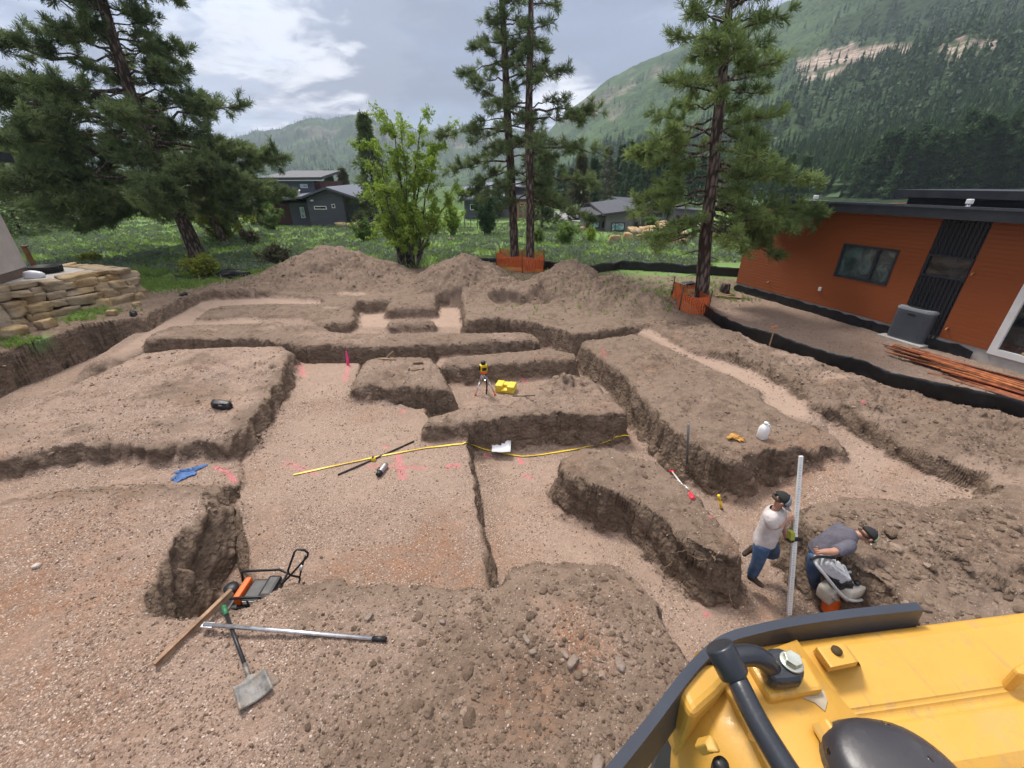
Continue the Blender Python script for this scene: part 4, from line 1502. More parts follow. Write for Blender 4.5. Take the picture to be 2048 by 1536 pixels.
# ---- forest on the mountainsides
def forest_points(fn, n, az0, az1, r0, r1, seed, bias):
    r_ = np.random.RandomState(seed)
    az = r_.uniform(az0, az1, n)
    r = np.exp(r_.uniform(np.log(r0), np.log(r1), n))
    z, rock, fo = fn(az, r)
    x, y = r * np.sin(az), r * np.cos(az)
    cl = fbm(x / 45, y / 45, 3, seed)
    keep = (r_.rand(n) < np.clip(fo * 1.1 + bias + .35 * cl, 0, 1)) & (rock < .5) & (z > .5)
    return x[keep], y[keep], z[keep], r[keep]


def make_forest():
    r_ = np.random.RandomState(151)
    xr, yr, zr, rr = forest_points(right_h, 15500, R(3), R(60), 150, 1150, 153, .08)
    xf, yf, zf, rf = forest_points(far_h, 5200, R(-48), R(8), 1000, 2250, 155, .25)
    order = np.argsort(rr)
    near = order[:170]
    far = order[170:]
    # nearest ones stand alone
    protos = []
    for i in range(4):
        mb, V, F, tn = conifer_mesh('c', 11.0, 2.3, NEEDLE_FAR, 160 + i, n=240, k=4, w=.16, L=1.0, trunk=.16, z0=.1, ragged=.5)
        me = np_mesh('conifer', V, F, NEEDLE_FAR, {'tone': tn}, smooth=False)
        protos.append(me)
    for c, j in enumerate(near):
        p = protos[c % 4]
        o = p if c < 4 else p.copy()
        if c >= 4:
            COL.objects.link(o)
        o.location = (xr[j], yr[j], zr[j] - .6)
        s = r_.uniform(.75, 1.35)
        o.scale = (s * r_.uniform(.85, 1.25), s, s * r_.uniform(.85, 1.25))
        o.rotation_euler = (0, 0, r_.uniform(0, 6.28))
        tag(o, 'far conifer among many on the lower right mountainside', 'conifer', 'conifers on the lower mountainside')
    X, Y, Z, RR_ = np.concatenate([xr[far], xf]), np.concatenate([yr[far], yf]), np.concatenate([zr[far], zf]), np.concatenate([rr[far], rf])
    n, m = len(X), 12
    h = r_.uniform(7, 14, n) * np.where(RR_ > 990, 1.25, 1.0)
    t = np.tile(np.linspace(.12, 1, m), n) + r_.normal(0, .03, n * m)
    hh, rad = np.repeat(h, m), np.repeat(h * r_.uniform(.16, .26, n), m)
    az = r_.uniform(0, 6.28, n * m)
    e = rad * np.clip(1.02 - t, .04, 1) * r_.uniform(.6, 1.2, n * m)
    base = np.repeat(np.stack([X, Y, Z - .4], 1), m, 0)
    a = base + np.stack([np.cos(az) * e * 1.0, np.sin(az) * e * 1.0, hh * (t - .10)], 1)
    b_ = base + np.stack([np.cos(az + 2.3) * e, np.sin(az + 2.3) * e, hh * (t - .09)], 1)
    c_ = base + np.stack([np.cos(az + 4.2) * e * .3, np.sin(az + 4.2) * e * .3, hh * (t + .10)], 1)
    V = np.stack([a, b_, c_], 1).reshape(-1, 3)
    F = np.arange(len(V), dtype=np.int32).reshape(-1, 3)
    tn = np.repeat(np.stack([np.clip(np.repeat(r_.beta(1.5, 2.2, n), m) + r_.normal(0, .12, n * m), 0, 1), np.zeros(n * m), np.zeros(n * m)], 1), 3, 0)
    o = np_mesh('forest', V, F, NEEDLE_FAR, {'tone': tn}, smooth=False)
    tag(o, 'conifer forest covering the mountain slopes', kind='stuff')
    print('forest', n, 'near', len(near))


make_forest()
# ------------------------------------------------------------------ buildings, walls, fences
def mat_siding(name, col, step=.15, rough=.55, vertical=False, var=.12, groove=.35):
    """boards: grooves across local z (or along local x)"""
    t = NT(name)
    sep = t.nd('ShaderNodeSeparateXYZ')
    t.L.new(t.obj, sep.inputs[0])
    c = sep.outputs[0 if vertical else 2]
    k = t.math('DIVIDE', c, step)
    fr = t.math('FRACT', k)
    fl = t.math('FLOOR', k)
    cv = t.nd('ShaderNodeCombineXYZ')
    t.L.new(fl, cv.inputs[0])
    wn = t.nd('ShaderNodeTexWhiteNoise')
    t.L.new(cv.outputs[0], wn.inputs['Vector'])
    g = t.rng(t.math('ABSOLUTE', t.math('SUBTRACT', fr, .5)), .44, .49)
    grain = t.noise(t.map(t.obj, (1.2, 1.2, 22) if not vertical else (22, 22, 1.2)), 2.0, 5, .6)
    a, b = tuple(k * (1 - var) for k in col), tuple(k * (1 + var) for k in col)
    cc = t.mix(t.math('ADD', t.math('MULTIPLY', wn.outputs['Value'], .45), t.math('MULTIPLY', grain, .55)), a, b)
    cc = t.mix(t.math('MULTIPLY', g, groove), cc, tuple(k * .3 for k in col))
    t.set(color=cc, rough=rough, spec=.35, normal=t.bump(t.math('SUBTRACT', 1.0, g), .012, .8))
    return t.m


def mat_glass(name, col=(.02, .03, .03), rough=.06):
    t = NT(name)
    n = t.noise(t.obj, 1.6, 4, .6, 1.5)
    t.set(color=t.mix(t.rng(n, .4, .65), col, tuple(min(1, k * 2.6 + .01) for k in col)), rough=rough, spec=.7, coat=.2)
    return t.m


ORANGE = mat_siding('orange_boards', (.27, .068, .016), .115, .55, var=.045, groove=.16)
BLACKRIB = mat_siding('black_ribbed_metal', (.022, .024, .028), .10, .42, vertical=True, groove=.7)
DKMETAL = M_plain('dark_metal_trim', (.030, .032, .040), .38, 0, .08, 3)
GLASS = mat_glass('window_glass', (.035, .055, .052))
GLASS_DK = mat_glass('dark_glass', (.010, .013, .014))
GLASS_TEAL = mat_glass('teal_glass', (.16, .26, .27), .15)
WHITE = M_plain('white_paint', (.74, .74, .72), .45, 0, .04, 3)
CONC = M_plain('concrete', (.42, .40, .37), .9, 0, .10, 4, .004, 30)
FABRIC_BLK = M_plain('black_plastic_film', (.012, .012, .014), .33, 0, .3, 5, .02, 14)
STUCCO = M_plain('pale_stucco', (.50, .44, .40), .9, 0, .06, 2, .004, 80)
BROWN_BASE = M_plain('brown_base', (.16, .11, .085), .85, 0, .1, 4)
WOOD = M_plain('weathered_wood', (.36, .25, .15), .8, 0, .25, 12, .003, 60)
WOOD_DK = M_plain('dark_stained_timber', (.15, .07, .035), .7, 0, .2, 8)
GREYSIDE = mat_siding('slate_grey_boards', (.085, .092, .115), .3, .6, var=.08, groove=.3)
REDSIDE = mat_siding('rust_red_boards', (.085, .032, .030), .25, .6, vertical=True, var=.15)
LTGREY = M_plain('light_grey_stucco', (.30, .30, .31), .85, 0, .05, 2)
MIDGREY = M_plain('mid_grey_stucco', (.17, .168, .165), .85, 0, .06, 2)
ROOFGREY = mat_siding('standing_seam_roof', (.115, .125, .155), .42, .4, vertical=True, groove=.5)
ROOFDK = mat_siding('dark_seam_roof', (.055, .055, .062), .42, .45, vertical=True, groove=.4)
ROOFBLUE = M_plain('blue_grey_roof', (.15, .17, .23), .45, 0, .08, 1)
ASPHALT = M_plain('asphalt', (.26, .26, .27), .9, 0, .1, 2)
STEEL = M_plain('steel', (.45, .45, .46), .35, .9, .08, 8)

# ---- orange house: wall frame measured on the plot. s runs along the wall towards the camera, d is depth into the house
HA, HB = at(1472, 565, .25), at(1973, 700, .25)
HE = Vector((HB.x - HA.x, HB.y - HA.y, 0)).normalized()
HN = Vector((HE.y, -HE.x, 0))
if HN.x > 0:
    HN = -HN
H_RZ = math.atan2(HE.y, HE.x)


def wall_pt(px, py, off=0.0):
    u, v = (px - CX) / F_PX, (CY - py) / F_PX
    d = Vector((u, CP + v * SP, v * CP - SP))
    o = Vector((0, 0, CAM_Z))
    q = Vector((HA.x, HA.y, 0)) + HN * off
    t = (q - o).dot(HN) / d.dot(HN)
    p = o + d * t
    return (p - q).dot(HE), p.z


def orange_house():
    root = empty('orange_house', (HA.x, HA.y, 0), H_RZ, 'modern house with orange board walls and flat dark roof', 'house')
    # local frame: x along the wall, -y outward (towards the plot)? choose sign from HN
    loc_n = Matrix.Rotation(-H_RZ, 3, 'Z') @ HN
    sg = 1 if loc_n.y > 0 else -1            # outward direction in local y
    W = lambda px, py, off=0.0: wall_pt(px, py, off)
    L = 17.0

    def slab(mb, s0, s1, z0, z1, y0, y1, bev=0.0):
        a, b = sorted((y0 * sg, y1 * sg))
        mb.box((s0, a, z0), (s1, b, z1), bev)
    p_tl, p_tr = W(1882, 440), W(1988, 450)
    p_bl = W(1821, 597)
    s_pl = (p_tl[0] + p_bl[0]) / 2
    s_pr = (W(1988, 450)[0] + W(1875, 673)[0]) / 2
    s_dl = (W(1979, 698)[0] + W(2048, 565)[0]) / 2
    zb = .25
    ztop = W(1800, 433, .45)[1] + .03
    zfas = W(1800, 409, .45)[1]
    dep = 11.0
    # wall boards: pieces butted round the openings
    w0, w1 = W(1688, 487), W(1799, 499)
    w2, w3 = W(1775, 572), W(1667, 552)
    ws0, ws1 = (w0[0] + w3[0]) / 2, (w1[0] + w2[0]) / 2
    wz0, wz1 = (w2[1] + w3[1]) / 2, (w0[1] + w1[1]) / 2
    mb = MB()
    slab(mb, 0, ws0, zb, ztop, -.2, 0)
    slab(mb, ws1, s_pl, zb, ztop, -.2, 0)
    slab(mb, ws0, ws1, zb, wz0, -.2, 0)
    slab(mb, ws0, ws1, wz1, ztop, -.2, 0)
    slab(mb, s_pr, s_dl, zb, ztop, -.2, 0)
    slab(mb, s_dl + 2.3, L, zb, ztop, -.2, 0)
    slab(mb, s_dl, s_dl + 2.3, 2.55, ztop, -.2, 0)
    slab(mb, 0, .2, zb, ztop, -dep, -.2)
    slab(mb, L - .2, L, zb, ztop, -dep, -.2)
    slab(mb, .2, L - .2, zb, ztop, -dep, -dep + .2)
    mb.build('wall', ORANGE, root)
    # black ribbed panel with its window
    q0, q1, q2, q3 = W(1859, 508), W(1954, 518), W(1934, 562), W(1841, 552)
    qz0, qz1 = (q2[1] + q3[1]) / 2, (q0[1] + q1[1]) / 2
    mb = MB()
    for (z0, z1) in ((.12, qz0), (qz1, ztop)):
        slab(mb, s_pl, s_pr, z0, z1, -.2, -.03)
        s = s_pl + .05
        while s < s_pr - .03:
            slab(mb, s, s + .04, z0 + .003, z1 - .003, -.03, .0)
            s += .105
    mb.build('ribbed_panel', BLACKRIB, root)

    def window(s0, s1, z0, z1, mull, glass, fr_mat, fw=.07, name='window'):
        fb = MB()
        slab(fb, s0, s1, z0, z0 + fw, -.12, .02)
        slab(fb, s0, s1, z1 - fw, z1, -.12, .02)
        slab(fb, s0, s0 + fw, z0 + fw, z1 - fw, -.12, .02)
        slab(fb, s1 - fw, s1, z0 + fw, z1 - fw, -.12, .02)
        for m in mull:
            slab(fb, m - fw * .6, m + fw * .6, z0 + fw, z1 - fw, -.12, .015)
        f = fb.build(name, fr_mat, root)
        gb = MB()
        slab(gb, s0 + fw, s1 - fw, z0 + fw, z1 - fw, -.07, -.055)
        gb.build('pane', glass, f)
        return f
    ms = W(1745, 530)[0]
    window(ws0, ws1, wz0, wz1, [ws0 + (ws1 - ws0) * .66], GLASS, DKMETAL)
    window(s_pl + .02, s_pr - .02, qz0, qz1, [], GLASS_DK, DKMETAL, .05)
    # white sliding door
    window(s_dl, s_dl + 2.3, .18, 2.55, [s_dl + 1.15], GLASS_DK, WHITE, .16, 'sliding_door')
    # foundation: concrete plinth and black membrane hanging in front with a ragged edge
    mb = MB()
    slab(mb, -.02, L, -.5, zb - .004, -.25, -.03)
    mb.build('foundation', CONC, root)
    r_ = random.Random(5)
    mb = MB()
    for (a, b) in ((-.03, s_pl + .4), (s_pr - .3, s_dl - .25)):
        n = max(6, int((b - a) / .18))
        up = [(a + (b - a) * i / n, zb - .03 - .06 * r_.random() - (.10 if i in (0, n) else 0)) for i in range(n + 1)]
        vs, fs = [], []
        for i, (s, z) in enumerate(up):
            o_ = .012 + .012 * r_.random()
            for (yy, zz) in ((o_, z), (o_ + .03, -.3), (o_ + .015, -.3), (o_ - .01, z)):
                vs.append((s, yy * sg, zz))
        for i in range(n):
            for k in range(4):
                fs.append((i * 4 + k, i * 4 + (k + 1) % 4, i * 4 + 4 + (k + 1) % 4, i * 4 + 4 + k))
        mb.add(vs, fs, False)
    mb.build('foundation_membrane', FABRIC_BLK, root)
    # roof slab with deep fascia, falling away from the plot
    mb = MB()
    o0, o1 = .45, -dep - .3
    s0, s1 = W(1558, 410, .45)[0] - .75, L + .4
    zf1, zf0 = zfas, zfas - (zfas - ztop) * 1.0 - .02
    vs = [(s0, o0 * sg, zf0), (s1, o0 * sg, zf0), (s1, o0 * sg, zf1), (s0, o0 * sg, zf1), (s0, o1 * sg, zf0 - .4), (s1, o1 * sg, zf0 - .4), (s1, o1 * sg, zf1 - .4), (s0, o1 * sg, zf1 - .4)]
    mb.add(vs, [(0, 1, 2, 3), (5, 4, 7, 6), (4, 0, 3, 7), (1, 5, 6, 2), (3, 2, 6, 7), (4, 5, 1, 0)])
    rf = mb.build('roof', DKMETAL, root)
    mb = MB()
    slab(mb, s0 - .01, s1 + .01, zf1 - .05, zf1 + .012, o0, o0 + .02)
    mb.build('drip_edge', M_plain('drip_edge_metal', (.06, .065, .08), .35), rf)
    # clerestory block behind
    mb = MB()
    c0 = wall_pt(1815, 402, -4.5)
    c1 = wall_pt(1815, 394, -4.5)
    slab(mb, c0[0], L - 1, ztop - .3, c1[1], -8.5, -4.5)
    mb.build('clerestory_wall', BLACKRIB, root)
    e0, e1 = wall_pt(1785, 394, -4.1), wall_pt(1785, 379, -4.1)
    mb = MB()
    slab(mb, e0[0], L - .4, c1[1] + .003, e1[1], -9, -4.1)
    mb.build('clerestory_roof', DKMETAL, rf)
    # vent stacks
    for (px, py, off) in ((1629, 404, -.5), (1934, 416, -.7)):
        s, z = wall_pt(px, py, off)
        mb = MB()
        mb.tube([(s, off * sg, z - .1), (s, off * sg, z + .10)], .05, 10)
        v = mb.build('vent_stack', M_plain('vent_metal', (.5, .52, .55), .3, .5), root)
        mb = MB()
        mb.cbox((s, off * sg, z + .165), (.13, .13, .13), bev=.02)
        mb.build('vent_cap', WHITE, v)
    # outlet cover and hose taps
    s, z = W(1641, 578)
    mb = MB(); slab(mb, s - .045, s + .045, z - .07, z + .07, .002, .06, .012); mb.build('outlet_cover', WHITE, root)
    for (px, py) in ((1539, 563), (1897, 656), (1949, 546)):
        s, z = W(px, py)
        mb = MB()
        mb.tube([(s, 0, z), (s, .10 * sg, z - .02)], .022, 8)
        mb.tube([(s, .10 * sg, z - .02), (s, .11 * sg, z - .07)], .018, 8)
        mb.build('hose_tap', M_plain('brass', (.42, .24, .12), .4, .6), root)
    return root


orange_house()


# ---- far houses
def facade_house(name, label, cat='house'):
    return empty(name, (0, 0, 0), 0, label, cat)


def poly_wall(mb, pts, depth):
    """vertical polygon given as world points, thickened backwards (+Y)"""
    n = len(pts)
    vs = [tuple(p) for p in pts] + [(p[0], p[1] + depth, p[2]) for p in pts]
    fs = [tuple(range(n)), tuple(range(2 * n - 1, n - 1, -1))] + [(i, n + i, n + (i + 1) % n, (i + 1) % n) for i in range(n)]
    return mb.add(vs, fs, False)


def roof_plane(mb, a, b, c, d, th):
    """four corners, thickened downwards"""
    vs = [tuple(p) for p in (a, b, c, d)] + [(p[0], p[1], p[2] - th) for p in (a, b, c, d)]
    mb.add(vs, [(0, 1, 2, 3), (7, 6, 5, 4), (0, 4, 5, 1), (1, 5, 6, 2), (2, 6, 7, 3), (3, 7, 4, 0)], False)


def win(root, x0, x1, z0, z1, y, glass, frame, mull=(), fw=.07, name='window'):
    mb = MB()
    mb.box((x0, y - .06, z0), (x1, y + .1, z0 + fw)); mb.box((x0, y - .06, z1 - fw), (x1, y + .1, z1))
    mb.box((x0, y - .06, z0 + fw), (x0 + fw, y + .1, z1 - fw)); mb.box((x1 - fw, y - .06, z0 + fw), (x1, y + .1, z1 - fw))
    for m in mull:
        mb.box((m - fw / 2, y - .05, z0 + fw), (m + fw / 2, y + .1, z1 - fw))
    f = mb.build(name, frame, root)
    MB().box((x0 + fw, y - .02, z0 + fw), (x1 - fw, y + .03, z1 - fw)).build('pane', glass, f)


def px_win(root, px0, py0, px1, py1, y, glass, frame, **k):
    a, b = at_y(px0, py0, y), at_y(px1, py1, y)
    win(root, a.x, b.x, b.z, a.z, y, glass, frame, **k)


def dark_gable_house():
    Y = 46.0
    g = at_y(628, 449, Y)
    root = empty('dark_gable_house', (g.x, Y, 0), 0, 'slate grey house with rust red wing and timber porch beyond the meadow', 'house')
    inv = Matrix.Translation((-g.x, -Y, 0))

    def mk(mb, name, mat, parent=root):
        mb2 = mb
        mb2.v = [tuple(inv @ Vector(p)) for p in mb2.v]
        return mb2.build(name, mat, parent)
    P = lambda px, py, y=Y: at_y(px, py, y)
    xl, xr = P(623, 449).x, P(693, 442).x
    zl, za, zr = P(612, 398).z, P(661, 378).z, P(684, 386).z
    xa = P(661, 410).x
    mb = MB()
    poly_wall(mb, [Vector((xl, Y, -.4)), Vector((xr, Y, -.4)), Vector((xr, Y, zr)), Vector((xa, Y, za)), Vector((xl, Y, zl))], 9)
    mk(mb, 'wall', GREYSIDE)
    # red wing to the left, set back
    Yw = 48.0
    x0 = P(500, 440, Yw).x
    zt = P(540, 407, Yw).z
    mb = MB()
    mb.box((x0, Yw, -.4), (P(590, 440, Yw).x, Yw + 7, zt))
    mk(mb, 'red_wing', REDSIDE)
    mb = MB()
    mb.box((P(590, 440, Yw).x, Yw - .6, -.4), (xl - .003, Yw + 7, zt + .1))
    mk(mb, 'grey_link', GREYSIDE)
    # low roof over wing and gable
    mb = MB()
    roof_plane(mb, (x0 - .5, Yw - .7, zt + .12), (xl - .2, Y - .5, zl + .28), (xl - .2, Y + 9, zl + .85), (x0 - .5, Yw + 7.4, zt + .6), .22)
    roof_plane(mb, (xl - .2, Y - .5, zl + .285), (xa, Y - .5, za + .2), (xa, Y + 9.2, za + .45), (xl - .2, Y + 9.2, zl + .855), .2)
    pr = P(722, 399)
    roof_plane(mb, (xa + .003, Y - .5, za + .2), (pr.x, Y - .5, pr.z + .15), (pr.x, Y + 9.2, pr.z + .4), (xa + .003, Y + 9.2, za + .45), .2)
    rf = mk(mb, 'roof', ROOFGREY)
    # upper storey
    Yu = 53.0
    u0, u1 = P(520, 400, Yu).x, P(634, 400, Yu).x
    zu0, zu1 = 1.5, P(600, 362, Yu).z
    mb = MB(); mb.box((u0, Yu, zu0), (u1, Yu + 7, zu1)); mk(mb, 'upper_storey', GREYSIDE)
    mb = MB(); mb.box((u1 + .003, Yu + .3, zu0), (u1 + .6, Yu + 7, zu1)); mk(mb, 'upper_red_wall', REDSIDE)
    mb = MB()
    a, b = P(515, 360, Yu - .6), P(642, 358, Yu - .6)
    zt2 = P(580, 341, Yu + 8).z
    roof_plane(mb, (a.x, Yu - .6, a.z + .25), (b.x, Yu - .6, b.z + .2), (b.x - .8, Yu + 8, zt2), (a.x, Yu + 8, zt2), .28)
    mk(mb, 'upper_roof', ROOFDK)
    # porch posts, beam, railing, steps
    mb = MB()
    yp = Y + .2
    for px in (724,):
        c = P(px, 430)
        mb.box((c.x - .10, yp - .1, -.3), (c.x + .10, yp + .1, P(px, 400).z))
    mb.box((xr + .003, yp - .08, P(700, 391).z - .25), (P(722, 399).x, yp + .1, P(700, 391).z))
    mk(mb, 'porch_frame', WOOD_DK)
    mb = MB()
    mb.box((xr + .003, Y + 1, -.3), (P(738, 440).x, Y + 5, .55))
    mk(mb, 'porch_deck', GREYSIDE)
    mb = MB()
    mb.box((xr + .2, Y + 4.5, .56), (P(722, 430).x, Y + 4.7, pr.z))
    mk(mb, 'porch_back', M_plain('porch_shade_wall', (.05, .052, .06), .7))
    mb = MB()
    rx0, rx1 = P(697, 436).x, P(727, 428).x
    for k in range(6):
        x = rx0 + (rx1 - rx0) * k / 5
        mb.box((x - .03, Y + .93, .55), (x + .03, Y + .99, 1.45))
    mb.box((rx0, Y + .9, 1.453), (rx1, Y + 1.02, 1.52))
    mb.tube([(rx0, Y + .8, 1.45), (P(714, 450).x, Y - .6, .3)], .05, 6)
    mk(mb, 'railing', WOOD_DK)
    mb = MB()
    for k in range(4):
        mb.box((xr + .3, Y + .97 - .32 * (k + 1), -.2), (xr + 1.9, Y + .97 - .32 * k, .45 - .16 * k - .1))
    mk(mb, 'step', GREYSIDE)
    sub = MB()
    rt = root

    def pw(*a, **k):
        before = set(bpy.data.objects)
        px_win(None, *a, **k)
        for o in set(bpy.data.objects) - before:
            if o.parent is None:
                o.parent = rt
                o.matrix_local = inv
    pw(628, 412, 654, 419, Y, GLASS_DK, WHITE)
    pw(663, 408, 671, 416, Y, GLASS_DK, WHITE, fw=.06)
    pw(599, 414, 612, 436, Yw - .6, GLASS_TEAL, WHITE, mull=())
    pw(543, 411, 552, 424, Yw, GLASS_DK, WHITE, fw=.06)
    pw(600, 368, 616, 376, Yu, GLASS_TEAL, WHITE, fw=.06)
    for (px, py) in ((588, 389), (598, 385)):
        c = P(px, py, 49)
        mb = MB(); mb.tube([(c.x, 49, c.z - .5), (c.x, 49, c.z + .1), (c.x + .15, 48.9, c.z + .25)], .09, 8); mk(mb, 'vent_pipe', WHITE, root)
    c = P(624, 401)
    mb = MB(); mb.box((c.x - .14, Y - .14, c.z - .08), (c.x + .16, Y - .003, c.z + .08), .02); mk(mb, 'floodlight', WHITE)
    return root


dark_gable_house()


def simple_house(name, label, blocks, wins=(), extra=None):
    """blocks: (px0, px1, Y, depth, py_top, wall material, roof rise, overhang, roof material)"""
    b0 = blocks[0]
    g = at_y((b0[0] + b0[1]) / 2, 450, b0[2])
    root = empty(name, (g.x, b0[2], 0), 0, label, 'house')
    inv = Matrix.Translation((-g.x, -b0[2], 0))
    for (p0, p1, Y, dep, pt0, pt1, wm, rise, rm, ov) in blocks:
        x0, x1 = at_y(p0, 440, Y).x, at_y(p1, 440, Y).x
        z0, z1 = at_y(p0, pt0, Y).z, at_y(p1, pt1, Y).z
        mb = MB()
        poly_wall(mb, [Vector((x0, Y, -.4)), Vector((x1, Y, -.4)), Vector((x1, Y, z1)), Vector((x0, Y, z0))], dep)
        mb.v = [tuple(inv @ Vector(p)) for p in mb.v]
        w = mb.build('wall', wm, root)
        mb = MB()
        sl = (z1 - z0) / (x1 - x0)
        roof_plane(mb, (x0 - ov, Y - ov, z0 - sl * ov + .22), (x1 + ov, Y - ov, z1 + sl * ov + .22), (x1 + ov, Y + dep + ov, z1 + sl * ov + .22 + rise), (x0 - ov, Y + dep + ov, z0 - sl * ov + .22 + rise), .2)
        mb.v = [tuple(inv @ Vector(p)) for p in mb.v]
        mb.build('roof', rm, root)
    for (p0, q0, p1, q1, Y, gl, fr, mull) in wins:
        before = set(bpy.data.objects)
        a, b = at_y(p0, q0, Y), at_y(p1, q1, Y)
        win(None, a.x, b.x, b.z, a.z, Y, gl, fr, mull=[a.x + (b.x - a.x) * m for m in mull])
        for o in set(bpy.data.objects) - before:
            if o.parent is None:
                o.parent = root
                o.matrix_local = inv
    if extra:
        extra(root, inv)
    return root


BLKF = DKMETAL


def low_extra(root, inv):
    # side wall of the front block, pilaster line, meter box
    mb = MB()
    x = at_y(1262, 460, 40.6).x
    mb.box((x - .2, 40.4, -.2), (x + .05, 40.595, .25))
    mb.v = [tuple(inv @ Vector(p)) for p in mb.v]
    mb.build('meter_box', WHITE, root)
    # solar panels on the far roof
    for k in range(4):
        a = at_y(1278 + 14 * k, 411 + k, 55.2)
        mb = MB()
        mb.cbox((a.x, 55.0 + 1.2, a.z + .32), (.95, 1.7, .05), rx=R(8))
        mb.v = [tuple(inv @ Vector(p)) for p in mb.v]
        mb.build('solar_panel', GLASS_DK, root)


simple_house('low_grey_house', 'low grey stucco house with shallow dark roofs beside the boulder rockery', [
    (1180, 1212, 41.4, 6, 436, 431, MIDGREY, .3, ROOFDK, .35),
    (1212.2, 1266, 40.6, 7, 431, 424, MIDGREY, .6, ROOFDK, .35),
    (1266.3, 1290, 42.6, 8, 424, 425, MIDGREY, .6, ROOFDK, .3),
    (1258, 1345, 54.0, 9, 411, 417, LTGREY, .5, ROOFDK, .4),
    (1345.4, 1395, 52.0, 9, 420, 424, MIDGREY, .4, ROOFDK, .4)],
    [(1185, 443, 1199, 456, 41.4, GLASS_TEAL, BLKF, ()), (1204, 443, 1212, 456, 41.4, GLASS_DK, BLKF, ()), (1223, 445, 1248, 462, 40.6, GLASS_TEAL, BLKF, (.3,)),
     (1289, 425, 1324, 433, 54.0, GLASS_DK, BLKF, (.5,)), (1270, 444, 1275, 458, 42.6, GLASS_DK, BLKF, ()), (1352, 430, 1372, 445, 52.0, GLASS_DK, WOOD_DK, (.5,))], low_extra)


def blue_extra(root, inv):
    mb = MB()
    Y = 53.5
    for px in (1036, 1046, 1056, 1068, 1080):
        a = at_y(px, 432, Y)
        mb.box((a.x - .08, Y - .08, -.2), (a.x + .08, Y + .08, at_y(px, 408, Y).z))
    a, b = at_y(1032, 408, Y), at_y(1084, 408, Y)
    mb.box((a.x, Y - .1, a.z), (b.x, Y + .1, a.z + .2))
    mb.box((a.x, Y - .05, .9), (b.x, Y + .05, 1.0))
    mb.v = [tuple(inv @ Vector(p)) for p in mb.v]
    mb.build('porch_frame', M_plain('fresh_timber', (.34, .17, .07), .7), root)


simple_house('blue_roof_house', 'dark house with blue grey metal roofs partly hidden behind the slender pines', [
    (930, 1000, 56, 7, 401, 396, GREYSIDE, 1.3, ROOFBLUE, .6),
    (960, 1052, 62, 7, 378, 376, GREYSIDE, .6, ROOFBLUE, .5),
    (1000.4, 1085, 58, 7, 402, 400, MIDGREY, .8, ROOFDK, .5)],
    [(940, 408, 952, 420, 56, GLASS_DK, WHITE, ()), (1040, 405, 1050, 412, 58, GLASS_DK, WHITE, ())], blue_extra)
simple_house('dark_box_house', 'dark flat roofed house between the timber porch and the bright leafy tree', [
    (712, 775, 60, 8, 383, 384, GREYSIDE, .1, DKMETAL, .3)], [(746, 412, 756, 432, 60, WHITE, WHITE, ()), (722, 396, 734, 404, 60, GLASS_DK, WHITE, ())])
simple_house('white_roof_house', 'pale roofed house peeping over the dark gable house', [
    (668, 714, 66, 8, 388, 389, LTGREY, .9, M_plain('pale_metal_roof', (.55, .56, .60), .4), .4)])


def timber_shed():
    Y = 62
    g = at_y(450, 420, Y)
    root = empty('timber_frame_house', (g.x, Y, 0), 0, 'half built house with bare yellow timber framing behind the left pines', 'house')
    mb = MB()
    x0, x1 = at_y(400, 420, Y).x - g.x, at_y(498, 420, Y).x - g.x
    zt = at_y(450, 388, Y).z
    n = 12
    for k in range(n + 1):
        x = x0 + (x1 - x0) * k / n
        mb.box((x - .08, -.08, -.3), (x + .08, .08, zt))
    mb.box((x0, -.1, zt + .003), (x1, .1, zt + .3))
    for k in range(n):
        x = x0 + (x1 - x0) * (k + .5) / n
        mb.box((x - .05, 0, zt + .305), (x + .05, 6, zt + .5))
    mb.build('framing', M_plain('new_timber', (.50, .30, .12), .75), root)
    MB().box((x0 + .2, .5, -.3), (x1 - .2, 6, zt - .2)).build('sheathing', M_plain('sheathing_board', (.42, .27, .13), .8), root)
    roof = MB()
    roof_plane(roof, (x0 - .6, -.8, zt + .7), (x1 + .6, -.8, zt + .7), (x1 + .6, 7, zt + 1.6), (x0 - .6, 7, zt + 1.6), .15)
    roof.build('roof', ROOFDK, root)


timber_shed()

# ---- road and verge
def road():
    pts = [at(x, y, 0) for x, y in [(1440, 470), (1500, 466), (1700, 462)]]
    mb = MB()
    a = [(7.0, 62), (9.6, 52.5), (12.5, 50), (22, 50.5), (40, 54)]
    lft = [(3.8, 72), (5.6, 58), (7.2, 52), (11.5, 46.5), (22, 46), (40, 48)]
    rgt = [(9.5, 72), (10.5, 62), (11.2, 56), (13.5, 51.5), (22, 51), (40, 54)]
    vs, fs = [], []
    for (l, r) in zip(lft, rgt):
        for k in range(9):
            f = k / 8
            x, y = l[0] + (r[0] - l[0]) * f, l[1] + (r[1] - l[1]) * f
            vs.append((x, y, H(x, y) + .12))
    for i in range(len(lft) - 1):
        for k in range(8):
            fs.append((i * 9 + k, i * 9 + k + 1, i * 9 + 10 + k, i * 9 + 9 + k))
    mb.add(vs, fs, True)
    o = mb.build('road', ASPHALT)
    tag(o, 'grey asphalt lane curving past the low grey house', kind='structure')


road()

# ---- left yard: stone wall, patio, stucco house
SANDSTONE = None


